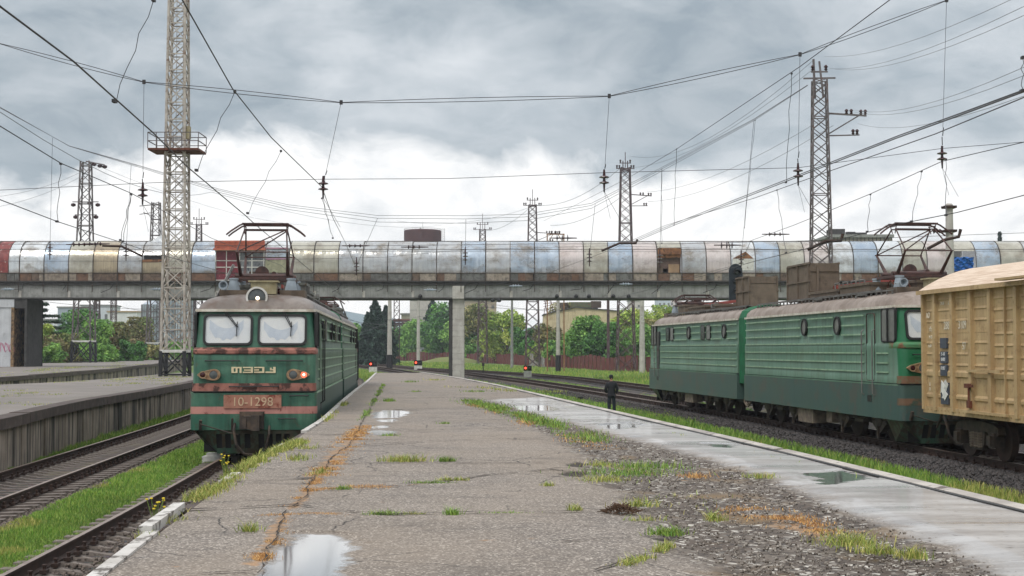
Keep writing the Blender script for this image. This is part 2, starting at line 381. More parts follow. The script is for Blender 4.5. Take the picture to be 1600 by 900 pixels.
# ---------------------------------------------------------------- railway tracks
RAILP = [(-.037, .18), (.037, .18), (.037, .145), (.012, .13), (.012, .035), (.07, .015), (.07, 0), (-.07, 0), (-.07, .015), (-.012, .035), (-.012, .13), (-.037, .145)]
def rail_mesh(T, off, y0, y1, z, head='rail_top'):
    ys = list(np.arange(y0, min(y1, 60), 1.0)) + list(np.arange(max(y0, 60), y1, 4.0)) + [y1]
    path = []
    for y in ys:
        s = T(y + .5) - T(y - .5); n = math.hypot(1, s); path.append((T(y) + off / n, y - off * s / n, z - .18))
    b = MB(); n = len(RAILP); pts = [Vector(p) for p in path]; rings = []
    b.sweep(path, RAILP)
    b.m = [1 if (i % n) == 0 else 0 for i in range((len(path) - 1) * n)] + [0, 0]
    return b, [M_['rail_side'], M_[head]]
def sleeper_mesh(wood=False):
    b = MB()
    if wood: b.box((0, 0, -.10), (2.7, .24, .18))
    else:
        b.loft([[(-1.35, -.14, -.2), (-1.35, .14, -.2), (-1.35, .10, .0), (-1.35, -.10, .0)],
                [(-.55, -.13, -.2), (-.55, .13, -.2), (-.55, .09, -.01), (-.55, -.09, -.01)],
                [(-.3, -.12, -.2), (-.3, .12, -.2), (-.3, .08, -.055), (-.3, -.08, -.055)],
                [(.3, -.12, -.2), (.3, .12, -.2), (.3, .08, -.055), (.3, -.08, -.055)],
                [(.55, -.13, -.2), (.55, .13, -.2), (.55, .09, -.01), (.55, -.09, -.01)],
                [(1.35, -.14, -.2), (1.35, .14, -.2), (1.35, .10, .0), (1.35, -.10, .0)]])
    b.cur = 1
    for s in (-1, 1):
        for k in (-1, 1):
            x = s * .76 + k * .125; b.box((x, 0, .035), (.085, .15, .05)); b.lathe((x, 0, .05), [(.022, 0), (.022, .05), (.034, .055), (.034, .075)], 6)
    return b
def build_track(label, T, key, y0, y1, vis0, group='railway tracks', wood=False, parts=True):
    z = RZ[key]; t = empty('railway_track', (0, 0, 0), label=label, cat='railway track', group=group)
    for s in (-.795, .795):
        b, mm = rail_mesh(T, s, y0, y1, z); b.build('rail', mm, t)
    sb = sleeper_mesh(wood).build('sleeper', [M_['wood_sleeper' if wood else 'sleeper'], M_['rail_side']], t)
    mesh = sb.data; ys = np.arange(y0, y1, .55); near = [y for y in ys if y >= vis0][:100]; rest = [y for y in ys if y not in set(near)]
    for i, y in enumerate(near):
        o = sb if i == 0 else sb.copy()
        if i: C.objects.link(o)
        o.location = (T(y) + rnd.uniform(-.03, .03), y, z - .18); o.rotation_euler = (0, 0, -math.atan(T(y + .5) - T(y - .5)) + rnd.uniform(-.02, .02))
    base = [tuple(v.co) for v in mesh.vertices]; fcs = [tuple(p.vertices) for p in mesh.polygons]; mi = [p.material_index for p in mesh.polygons]
    b = MB()
    for y in rest:
        M = Matrix.Translation((T(y), y, z - .18)) @ Matrix.Rotation(-math.atan(T(y + .5) - T(y - .5)), 4, 'Z'); b.M = M; b.add(base, fcs); b.m[-len(mi):] = mi
    b.M = None
    if rest: b.build('sleepers', [M_['wood_sleeper' if wood else 'sleeper'], M_['rail_side']], t, kind='stuff')
    return t
build_track('railway track with tan shiny rail beside the near platform, under the dark green locomotive', T1, 'T1', 6, 240, 14)
build_track('leftmost railway track on concrete sleepers, beside the stained platform wall', T2, 'T2', 8, 240, 24)
build_track('railway track carrying the parked freight train and passing behind the person in black', T4, 'T4', 12, 250, 64)
build_track('farthest railway track, along the grass strip in front of the red brown fence', T5, 'T5', 30, 260, 85, wood=True)
build_track('short connecting railway track crossing just beyond the end of the near platform', T6, 'T6', 126, 260, 126, wood=True)

# ---------------------------------------------------------------- near platform: one dense sheet with painted-in zones
def pix_poly(pts, z=PZ): return np.array([G(x, y, z)[:2] for x, y in pts])
def sd_poly(px, py, poly):
    """signed distance (negative inside) of points to a polygon"""
    d = np.full(px.shape, 1e9); ins = np.zeros(px.shape, bool); n = len(poly)
    for i in range(n):
        x0, y0 = poly[i]; x1, y1 = poly[(i + 1) % n]; ex, ey = x1 - x0, y1 - y0
        t = np.clip(((px - x0) * ex + (py - y0) * ey) / (ex * ex + ey * ey + 1e-9), 0, 1)
        d = np.minimum(d, (px - x0 - t * ex) ** 2 + (py - y0 - t * ey) ** 2)
        c = ((y0 > py) != (y1 > py)) & (px < ex * (py - y0) / (ey + 1e-12) + x0); ins ^= c
    d = np.sqrt(d); return np.where(ins, -d, d)
ZONES = {
    'wet': [[(770, 624), (850, 621), (960, 645), (1100, 678), (1215, 704), (1400, 748), (1600, 797), (1700, 830), (1700, 920), (1600, 900), (1475, 848), (1330, 795), (1200, 738), (1080, 705), (960, 675), (840, 645)]],
    'gravel': [[(720, 620), (790, 626), (860, 650), (960, 678), (1080, 708), (1200, 742), (1330, 798), (1475, 850), (1640, 920), (1150, 920), (1055, 860), (1040, 830), (1010, 805), (985, 778), (905, 735), (915, 712), (860, 680), (800, 652), (735, 632)]],
    'puddle': [[(400, 905), (425, 868), (470, 832), (520, 833), (556, 848), (552, 872), (530, 905)],
               [(582, 646), (600, 640), (632, 641), (641, 645), (620, 652), (585, 653)], [(590, 655), (618, 654), (616, 659), (592, 659)],
               [(570, 674), (590, 671), (620, 673), (612, 679), (580, 679)], [(576, 666), (598, 664), (608, 668), (580, 669)],
               [(940, 664), (985, 660), (1000, 666), (960, 670)], [(1265, 738), (1320, 733), (1360, 745), (1290, 756)], [(1105, 692), (1150, 694), (1140, 698), (1110, 697)],
               [(800, 634), (850, 632), (880, 640), (820, 642)]],
    'dark': [[(866, 738), (900, 729), (920, 731), (905, 742)], [(1022, 832), (1070, 812), (1068, 824), (1035, 838)], [(880, 724), (900, 716), (918, 718), (905, 725)]],
}
def make_zone_attr(X, Y):
    out = {}
    for k, polys in ZONES.items():
        v = np.zeros(X.shape)
        for p in polys:
            sdv = sd_poly(X, Y, pix_poly(p)); soft = {'wet': .35, 'gravel': .3, 'puddle': .26, 'dark': .12}[k] * (1 + Y / 60)
            v = np.maximum(v, np.clip(.5 - sdv / (2 * soft), 0, 1))
        out[k] = v
    v = np.zeros(X.shape)
    for pts, w in MOSS:
        q = pix_poly(pts); d = np.full(X.shape, 1e9)
        for (x0, y0), (x1, y1) in zip(q, q[1:]):
            ex, ey = x1 - x0, y1 - y0; t = np.clip(((X - x0) * ex + (Y - y0) * ey) / (ex * ex + ey * ey), 0, 1); d = np.minimum(d, np.hypot(X - x0 - t * ex, Y - y0 - t * ey))
        v = np.maximum(v, np.clip(1 - d / (w * 2.2), 0, 1))
    out['moss'] = v
    return out
MOSS = [([(398, 880), (415, 850), (440, 812), (480, 770), (500, 745)], .075), ([(500, 745), (530, 705), (548, 692), (562, 665)], .16), ([(410, 805), (500, 802), (575, 806)], .05), ([(498, 764), (540, 760), (600, 760)], .09), ([(1150, 795), (1200, 800), (1290, 830)], .16), ([(940, 720), (1080, 745)], .16)]
JOINTS = [[(375, 792), (470, 788), (520, 795), (600, 803), (720, 800), (800, 800), (880, 798), (960, 795)],      # transverse slab joints and cracks
          [(470, 765), (560, 762), (640, 756), (720, 748), (760, 742), (860, 732), (905, 728)],
          [(430, 722), (520, 724), (640, 722), (760, 723), (870, 722)], [(480, 700), (560, 695), (640, 690), (740, 686), (860, 684)],
          [(285, 795), (360, 792), (468, 787)], [(370, 752), (440, 749), (490, 746)], [(600, 661), (680, 658), (790, 655)], [(500, 680), (545, 678)], [(640, 672), (740, 670), (820, 667)],
          [(560, 640), (640, 639), (730, 636)], [(600, 622), (680, 621), (780, 622)], [(395, 890), (340, 893), (280, 898)], [(400, 895), (415, 868), (440, 800), (470, 775), (495, 745), (520, 712), (548, 695), (562, 662), (580, 635), (596, 605)],
          [(1050, 860), (1000, 868), (930, 890)], [(880, 845), (960, 840), (1040, 838)]]
def build_platform():
    rows = []; py = 960.0
    while py > 583: rows.append(py); py -= .55 if py > 640 else .35
    Ys = np.array([G(800, p, PZ)[1] for p in rows]); Ys = np.append(Ys, 98.5)
    nu = 150; U = np.linspace(0, 1, nu)
    L_ = np.array([LEFT(y) + .12 for y in Ys]); R_ = np.array([RIGHT(y) - .16 for y in Ys])
    X = L_[:, None] + (R_ - L_)[:, None] * U[None, :]; Y = np.repeat(Ys[:, None], nu, 1)
    z = make_zone_attr(X, Y)
    rs = np.random.RandomState(3)
    def wav(s, a):
        t = 0
        for k in range(5):
            a1, a2, p = rs.uniform(-1, 1), rs.uniform(-1, 1), rs.uniform(0, 6.28); t = t + np.sin((X * a1 + Y * a2) / s * 2.5 + p)
        return t * a / 5
    Z = PZ + wav(1.6, .012) + wav(.5, .003)
    Z -= z['gravel'] * (.05 + wav(.15, .02)); Z -= z['dark'] * .07; Z = np.where(z['puddle'] > .3, PZ - .012, Z)
    Z += np.where(z['wet'] > .5, .0, 0)
    vs = np.stack([X, Y, Z], -1).reshape(-1, 3); nr = len(Ys)
    idx = np.arange(nr * nu).reshape(nr, nu); f = np.stack([idx[:-1, :-1], idx[:-1, 1:], idx[1:, 1:], idx[1:, :-1]], -1).reshape(-1, 4)
    me = bpy.data.meshes.new('platform'); me.vertices.add(len(vs)); me.vertices.foreach_set('co', vs.ravel())
    me.loops.add(f.size); me.loops.foreach_set('vertex_index', f.ravel()); me.polygons.add(len(f)); me.polygons.foreach_set('loop_start', np.arange(0, f.size, 4)); me.update(calc_edges=True)
    for k in z:
        a = me.attributes.new(k, 'FLOAT', 'POINT'); a.data.foreach_set('value', z[k].ravel().astype(np.float32))
    me.shade_smooth()
    m = MT('old asphalt platform', .8)
    grain = m.voro(62, out=1); gsep = m.N.new('ShaderNodeSeparateColor'); m.L.new(grain, gsep.inputs[0])
    c = m.mix(m.ramp(m.noise(.7, detail=5), .38, .62), lin(112, 103, 94), lin(128, 118, 108))
    c = m.mix(m.ramp(m.noise(2.5, detail=6, rough=.7, loc=(2, 9, 0)), .56, .72), c, lin(88, 82, 78))
    c = m.mix(m.mth('MULTIPLY', m.ramp(gsep.outputs[0], .70, .95), .9), c, lin(192, 182, 170))
    c = m.mix(m.mth('MULTIPLY', m.ramp(gsep.outputs[1], .62, .95), .85), c, lin(64, 56, 50))
    c = m.mix(m.ramp(m.noise(.35, (.5, 3, 1), 6, .7, loc=(5, 1, 0)), .62, .68), c, lin(78, 72, 68))
    jit = m.mth('MULTIPLY', m.mth('SUBTRACT', m.noise(2.2, detail=7, rough=.7), .5), 1.1)
    def zone(n, w=.06, k=1.0): return m.ramp(m.mth('ADD', m.attr(n), m.mth('MULTIPLY', jit, k)), .5 - w, .5 + w)
    big = m.ramp(m.noise(.42, (1, .5, 1), 4, .6, loc=(3, 7, 1)), .36, .66); c = m.mix(m.mth('MULTIPLY', big, .5), c, lin(138, 124, 108)); c = m.mix(m.mth('MULTIPLY', m.ramp(m.noise(1.1, (.6, 1.6, 1), 6, .72, loc=(9, 3, 4)), .55, .72), .6), c, lin(66, 60, 56))
    vd = m.N.new('ShaderNodeTexVoronoi'); vd.feature = 'DISTANCE_TO_EDGE'; vd.inputs['Scale'].default_value = .8; wv_ = m.N.new('ShaderNodeMix'); wv_.data_type = 'VECTOR'; wv_.inputs[0].default_value = .22; nn = m.N.new('ShaderNodeTexNoise'); nn.inputs['Scale'].default_value = 2.5; nn.inputs['Detail'].default_value = 5; m.L.new(m.tc.outputs['Object'], nn.inputs['Vector']); m.L.new(m.tc.outputs['Object'], wv_.inputs[4]); m.L.new(nn.outputs['Color'], wv_.inputs[5]); m.L.new(wv_.outputs[1], vd.inputs['Vector'])
    ck = m.mth('MULTIPLY', m.ramp(vd.outputs[0], .002, .009, True), m.ramp(m.noise(.6, loc=(2, 8, 5)), .46, .56)); c = m.mix(ck, c, lin(40, 34, 30))
    zg = zone('gravel', .15); stones = m.voro(20, out=1); ss = m.N.new('ShaderNodeSeparateColor'); m.L.new(stones, ss.inputs[0])
    gcol = m.mix(m.ramp(m.noise(1.2, detail=6), .4, .62), lin(104, 94, 84), lin(80, 68, 58))
    gcol = m.mix(m.ramp(ss.outputs[0], .80, .92), gcol, lin(184, 178, 168)); gcol = m.mix(m.ramp(ss.outputs[1], .6, .9), gcol, lin(58, 50, 44))
    gcol = m.mix(m.ramp(m.noise(.9, detail=5, loc=(8, 2, 0)), .56, .68), gcol, lin(112, 92, 66))
    c = m.mix(zg, c, gcol)
    zw = zone('wet', .18); wv = m.ramp(m.noise(.8, (.45, 1.6, 1), 6, .7, loc=(1, 4, 0)), .40, .60)
    wcol = m.mix(wv, lin(182, 178, 174), lin(140, 133, 127)); wcol = m.mix(m.ramp(m.noise(9, detail=4), .6, .75), wcol, lin(110, 102, 94))  # pale wet concrete, base lightened further to stand for reflected sky
    c = m.mix(zw, c, wcol)
    zp = zone('puddle', .05, .9); zm = m.ramp(m.mth('ADD', m.attr('moss'), m.mth('ADD', m.mth('MULTIPLY', m.mth('SUBTRACT', m.noise(5, detail=6, rough=.7), .5), 1.8), m.mth('MULTIPLY', m.mth('SUBTRACT', m.noise(1.3, detail=3, loc=(6, 2, 1)), .56), 2.2))), .5, .72); c = m.mix(m.mth('MULTIPLY', zm, .85), c, m.mix(m.ramp(m.noise(9, detail=4), .4, .6), lin(164, 128, 92), lin(116, 96, 74))); c = m.mix(zp, c, lin(120, 116, 112)); zd = zone('dark', .1, .4); c = m.mix(zd, c, lin(52, 42, 32)); m.col(c)
    r = m.N.new('ShaderNodeMix'); r.data_type = 'FLOAT'; m.L.new(zw, r.inputs[0]); r.inputs[2].default_value = .8
    wr = m.ramp(m.noise(.7, (.35, 1.5, 1), 5, .65, loc=(1, 4, 3)), .40, .56); wr2 = m.mth('ADD', m.mth('MULTIPLY', wr, .30), .17); m.L.new(wr2, r.inputs[3])
    r2 = m.N.new('ShaderNodeMix'); r2.data_type = 'FLOAT'; m.L.new(zp, r2.inputs[0]); m.L.new(r.outputs[0], r2.inputs[2]); r2.inputs[3].default_value = .05; m.rough(r2.outputs[0]); m.L.new(m.mth('MAXIMUM', zp, m.mth('MULTIPLY', zw, .3)), m.b.inputs['Coat Weight']); m.b.inputs['Coat IOR'].default_value = 1.9; m.b.inputs['Coat Roughness'].default_value = .07
    bh = m.mth('MULTIPLY', m.voro(30), m.mth('SUBTRACT', 1.0, m.mth('MAXIMUM', zp, m.mth('MULTIPLY', zw, .93))))
    bh = m.mth('ADD', bh, m.mth('MULTIPLY', m.mth('MULTIPLY', m.voro(11), zg), 1.5)); m.bump(bh, .55, .02)
    me.materials.append(m.m); o = bpy.data.objects.new('platform', me); C.objects.link(o); tag(o, kind='structure')
    # body of the platform
    b = MB(); ys = np.arange(6, 98.5, 1.5)
    b.loft([[(LEFT(y) + .1, y, GZ - .1), (LEFT(y) + .1, y, PZ - .03), (RIGHT(y) - .14, y, PZ - .08), (RIGHT(y) - .14, y, GZ - .1)] for y in ys])
    b.v = [(x, y, min(z, PZ - .1)) for x, y, z in b.v]
    b.build('platform_body', M_['plat_wall'], kind='structure')
    # joints and cracks: irregular dark recessed lines
    cm = MT('dark crack', 1); cm.col(cm.mix(cm.ramp(cm.noise(8), .4, .6), (.012, .011, .01), lin(66, 52, 40))); b = MB()
    for ji, J in enumerate(JOINTS):
        pts = [Vector(G(x, y, PZ + .016)) for x, y in J]; fine = []
        for a, q in zip(pts, pts[1:]):
            n = max(2, int((q - a).length / .12)); fine += [a.lerp(q, i / n) for i in range(n)]
        fine.append(pts[-1]); prev = None; w0 = .022 if ji in (4, 5) else (.006 if ji == 12 else .012)
        ox = 0
        for i, p in enumerate(fine):
            d = (fine[min(i + 1, len(fine) - 1)] - fine[max(i - 1, 0)]).normalized(); nrm = Vector((-d.y, d.x, 0)); ox = ox * .85 + rnd.uniform(-.02, .02)
            w = w0 * rnd.uniform(.1, 1.5) * (1 + p.y / 40); q = p + nrm * ox; cur = (q - nrm * w, q + nrm * w)
            if prev and rnd.random() > .05: b.add([prev[0], prev[1], cur[1], cur[0]], [(0, 1, 2, 3)])
            prev = cur
    # drape the cracks on the sheet
    from bisect import bisect_left
    b.build('cracks', cm.m, kind='structure')
build_platform()
def platform_edges():
    # left white kerb, in lengths, one length sunk at y 13.5
    b = MB()
    for y0, y1, dx, dz in ((6, 12.6, 0, 0), (12.65, 14.6, -.07, .035), (17.4, 18.6, 0, 0), (22.5, 24.5, 0, -.01), (28, 98.4, 0, .01)):
        path = [(LEFT(y) + .06 + dx, y, PZ + dz) for y in np.linspace(y0, y1, max(2, int((y1 - y0) / 1.5) + 1))]
        b.sweep(path, [(-.06, -.06), (-.06, .02), (.06, .025), (.06, -.06)])
    b.build('kerb', M_['white_kerb'], kind='structure')
    b = MB(); path = [(LEFT(y) + .07, y, PZ) for y in np.linspace(14.6, 28, 10)]
    b.sweep(path, [(-.07, -.2), (-.07, -.02), (.09, -.01), (.09, -.2)]); b.build('kerb', M_['coping'], kind='structure')
    m = worn('pale worn coping', lin(186, 178, 168), lin(150, 142, 134), lin(88, 76, 68), 1.2, .6, t3=.6, streak=0)
    b = MB()
    for y0, y1 in ((6, 22.7), (22.95, 40), (40.05, 62), (62.05, 101)):
        path = [(RIGHT(y), y, PZ) for y in np.linspace(y0, y1, max(2, int((y1 - y0) / 1.5) + 1))]
        b.sweep(path, [(-.11, -.2), (-.11, .02), (-.02, .035), (.05, .035), (.05, -.2)])
    b.build('kerb', m, kind='structure')
    b = MB(); path = [(RIGHT(y) - .13, y, PZ) for y in np.linspace(6, 101, 60)]
    b.sweep(path, [(-.035, -.05), (-.035, .014), (.03, .014), (.03, -.05)]); b.build('kerb', M_['black'], kind='structure')
platform_edges()

# ---------------------------------------------------------------- the two platforms on the left
def side_platform(F_, B_, y0, y1, name, seed, panel=.85, zc=PZ):
    r = random.Random(seed)
    m = MT('pale grey platform top', .85)
    c = m.mix(m.ramp(m.noise(.5, detail=6), .4, .6), lin(134, 126, 120), lin(116, 109, 103)); c = m.mix(m.ramp(m.noise(.45, (.5, 2, 1), 6, .7, loc=(4, 4, 0)), .58, .7), c, lin(126, 116, 88))
    c = m.mix(m.ramp(m.noise(40, detail=2), .4, .7), c, lin(104, 98, 92)); m.col(c)
    b = MB(); ys = np.arange(y0, y1 + .1, 3.0)
    b.loft([[(F_(y), y, GZ), (F_(y), y, zc), (B_(y), y, zc), (B_(y), y, GZ)] for y in ys]); b.build('platform', m.m, kind='structure')
    # coping stones
    b = MB(); y = y0
    while y < y1:
        L = 12.0; e = min(y + L, y1); dz = r.uniform(-.02, .02)
        path = [(F_(t), t, zc + dz) for t in np.linspace(y + .03, e - .03, 5)]
        b.sweep(path, [(-.3, .0), (-.3, .035), (.22, .04), (.22, -.22), (.0, -.22), (0, 0)]); y = e
    b.build('coping', M_['coping'], kind='structure')
    # wall panels with narrow gaps
    b = MB(); y = y0
    while y < y1:
        w = r.uniform(.55, 1.25); e = min(y + w, y1); s = math.atan(F_(e) - F_(y)) if e > y else 0; c_ = ((F_(y) + F_(e)) / 2 + .05 + r.uniform(-.02, .03), (y + e) / 2, (zc - .2 + GZ) / 2)
        d = math.atan2(F_(e) - F_(y), e - y); b.box(c_, (.12, math.hypot(e - y, F_(e) - F_(y)) - r.choice((.03, .05, .05, .12)), zc - .2 - GZ), rz=-d); y = e
    b.build('platform_wall', M_['plat_wall'], kind='structure')
side_platform(P2F, P2B, 12, 99, 'p2', 4)
side_platform(P3F, course([(20, -70), (60, -70), (112, -66), (168, -62), (230, -70)]), 30, 225, 'p3', 9)

# ---------------------------------------------------------------- grass, weeds, ballast stones
grass_m = MT('grass blades', .75); grass_m.L.new(grass_m.attr('Col', 0), grass_m.b.inputs['Base Color'])
grass_m.b.inputs['Subsurface Weight'].default_value = 0.0
def blades(name, pos, h, w, cols, lean=.5, kind='stuff', label=None, cat=None):
    """pos (n,3); one tapered bent blade at every point"""
    w = w * .72; n = len(pos); a = rng.uniform(0, 6.283, n); la = rng.uniform(0, 6.283, n); l = rng.uniform(.1, lean, n) * h
    dx, dy = np.cos(a) * w / 2, np.sin(a) * w / 2
    p0 = pos + np.stack([-dx, -dy, 0 * a], 1); p1 = pos + np.stack([dx, dy, 0 * a], 1)
    mid = pos + np.stack([np.cos(la) * l * .35, np.sin(la) * l * .35, h * .6], 1); m0 = mid + np.stack([-dx, -dy, 0 * a], 1) * .7; m1 = mid + np.stack([dx, dy, 0 * a], 1) * .7
    tip = pos + np.stack([np.cos(la) * l, np.sin(la) * l, h], 1)
    vs = np.stack([p0, p1, m1, m0, tip], 1).reshape(-1, 3); i = np.arange(n) * 5
    quads = np.stack([i, i + 1, i + 2, i + 3], 1); tris = np.stack([i + 3, i + 2, i + 4], 1)
    me = bpy.data.meshes.new(name); me.vertices.add(len(vs)); me.vertices.foreach_set('co', vs.ravel().astype(np.float32))
    lv = np.concatenate([quads.ravel(), tris.ravel()]); me.loops.add(len(lv)); me.loops.foreach_set('vertex_index', lv)
    ls = np.concatenate([np.arange(n) * 4, 4 * n + np.arange(n) * 3]); me.polygons.add(2 * n); me.polygons.foreach_set('loop_start', ls); me.update(calc_edges=True)
    ca = me.attributes.new('Col', 'FLOAT_COLOR', 'POINT'); cc = np.repeat(np.concatenate([cols, np.ones((n, 1))], 1)[:, None, :], 5, 1).reshape(-1, 4); ca.data.foreach_set('color', cc.ravel().astype(np.float32))
    me.materials.append(grass_m.m); o = bpy.data.objects.new(name, me); C.objects.link(o); return tag(o, label, cat, kind=kind)
def vnoise(x, y, s, seed=0):
    r = np.random.RandomState(seed); t = np.zeros(x.shape)
    for k in range(7):
        a, b_, p = r.normal(0, 1), r.normal(0, 1), r.uniform(0, 6.28); t += np.sin((x * a + y * b_) / s + p)
    return t / 3.5
PAL_G = np.array([lin(116, 152, 58), lin(98, 138, 50), lin(136, 164, 74), lin(86, 124, 50), lin(154, 168, 88)])
PAL_Y = np.array([lin(168, 170, 92), lin(140, 156, 74), lin(188, 178, 112), lin(120, 140, 60)])
PAL_O = np.array([lin(204, 158, 104), lin(188, 136, 84), lin(214, 176, 124), lin(168, 122, 82)])
def pick(pal, n, jitter=.15, tone=None):
    c = pal[rng.integers(0, len(pal), n)] * rng.uniform(1 - jitter, 1 + jitter, (n, 1))
    if tone is not None: c = c * tone[:, None]
    return c * np.array([.95, .95, .82])
def strip(n, y0, y1, xa, xb, p=1.6):
    u = rng.uniform(0, 1, n); e = 1 - p; Y = (y0 ** e + u * (y1 ** e - y0 ** e)) ** (1 / e); a, b_ = xa(Y), xb(Y); X = a + (b_ - a) * rng.uniform(0, 1, n); return X, Y
def grass():
    cat = 'grass'
    X, Y = strip(130000, 14, 96, lambda y: T2(y) + 1.42, lambda y: T1(y) - .87)
    nz = vnoise(X, Y, .5, 3); edge = np.minimum(X - (T2(Y) + 1.3), (T1(Y) - .8) - X); k = (edge > .12 + .18 * vnoise(X, Y, .25, 5)) & ~((nz > 1.15)); X, Y, nz = X[k], Y[k], nz[k]
    yl = vnoise(X, Y, .9, 77); mixc = np.where((yl > .7)[:, None], pick(PAL_Y, len(X)), pick(PAL_G, len(X), tone=1 + .2 * nz))
    h = (.055 + .06 * (nz * .5 + .5)) * rng.uniform(.5, 1.4, len(X)) * np.minimum(1, .4 + (edge[k]) * 1.5); w = .007 * (1 + Y / 14)
    blades('grass', np.stack([X, Y, np.full(len(X), GZ + .005)], 1), h, w, mixc, label='bright short grass between the two left railway tracks', cat=cat)
    X, Y = strip(14000, 20, 96, lambda y: P2F(y) + .12, lambda y: T2(y) - 1.25)
    X -= (X - (P2F(Y) + .1)) * rng.uniform(0, .8, len(X)) * .5
    h = .16 * rng.uniform(.4, 1.6, len(X)) * (1 + .4 * vnoise(X, Y, .8, 8)).clip(.3); blades('grass', np.stack([X, Y, np.full(len(X), GZ)], 1), h, .009 * (1 + Y / 14), pick(PAL_G, len(X)), label='tall grass along the foot of the stained platform wall', cat=cat)
    # right of the near platform
    X, Y = strip(125000, 10, 125, lambda y: RIGHT(y) + .08, lambda y: T4(y) - np.where(y > 58, 1.55, 1.95))
    nz = vnoise(X, Y, .7, 13); edge = (T4(Y) - np.where(Y > 58, 1.3, 1.9)) - X; k = (edge > .2 + .45 * vnoise(X, Y, .4, 15)); X, Y, nz, edge = X[k], Y[k], nz[k], edge[k]
    dry = (vnoise(X, Y, 1.6, 19) > .5) & (Y < 60)
    cols = np.where(dry[:, None], pick(PAL_Y, len(X)), pick(PAL_G, len(X), tone=1 + .12 * nz))
    h = np.where(Y < 60, .22, .14) * rng.uniform(.4, 1.5, len(X)) * np.clip(.4 + edge * .5, .4, 1); zz_ = np.maximum(GZ, -.10 - np.maximum(0, (T4(Y) - X) - 1.5) / 2.2); blades('grass', np.stack([X, Y, zz_], 1), h, .009 * (1 + Y / 14), cols, label='long grass between the near platform kerb and the freight track', cat=cat)
    X, Y = strip(9000, 60, 200, lambda y: T4(y) + 1.95, lambda y: T5(y) - 1.95)
    k = vnoise(X, Y, 1.8, 23) > -.2; X, Y = X[k], Y[k]; blades('grass', np.stack([X, Y, np.full(len(X), GZ)], 1), .13 * rng.uniform(.5, 1.5, len(X)), .009 * (1 + Y / 14), pick(PAL_G, len(X)), label='patchy grass between the two far railway tracks', cat=cat)
    X, Y = strip(42000, 70, 330, lambda y: T5(y) + 1.9, lambda y: T5(y) + 24, 1.4)
    nz = vnoise(X, Y, 3, 25); blades('grass', np.stack([X, Y, np.full(len(X), GZ)], 1), .2 * rng.uniform(.4, 1.8, len(X)) * (1 + .5 * nz).clip(.3), .008 * (1 + Y / 14), pick(np.concatenate([PAL_G, PAL_Y[:2]]), len(X), tone=1 + .15 * nz), label='rough grass strip in front of the red brown fence', cat=cat)
    X, Y = strip(22000, 126, 330, lambda y: T1(y) + 1.6, lambda y: T4(y) - 2 + 0 * y, 1.3)
    blades('grass', np.stack([X, Y, np.full(len(X), GZ)], 1), .16 * rng.uniform(.4, 1.6, len(X)), .008 * (1 + Y / 14), pick(np.concatenate([PAL_G, PAL_Y[:2]]), len(X)), label='grass between the tracks beyond the end of the near platform', cat=cat)
    # weeds on the near platform
    pos, hs, cs = [], [], []
    def tuft(px, py, n, rx, ry, hh, pal, zoff=0.0):
        c = G(px, py, PZ); X = c[0] + rng.normal(0, rx, n); Y = c[1] + rng.normal(0, ry, n); pos.append(np.stack([X, Y, np.full(n, PZ + zoff)], 1)); hs.append(hh * (.25 + 1.3 * rng.beta(1.6, 3.0, n)) * 1.15); cs.append(pick(pal, n, .3))
    def line(pts, per_m, wid, hh, pal, gap=.0):
        q = [Vector(G(x, y, PZ)) for x, y in pts]
        for a, b_ in zip(q, q[1:]):
            n = int((b_ - a).length * per_m)
            if n < 1: continue
            t = rng.uniform(0, 1, n); X = a.x + (b_.x - a.x) * t + rng.normal(0, wid, n); Y = a.y + (b_.y - a.y) * t + rng.normal(0, wid * 1.3, n)
            k = vnoise(X, Y, .22, 31) > gap; X, Y = X[k], Y[k]; pos.append(np.stack([X, Y, np.full(len(X), PZ)], 1)); hs.append(hh * (.2 + 1.5 * rng.beta(1.6, 3.2, len(X)))); cs.append(pick(pal, len(X), .3))
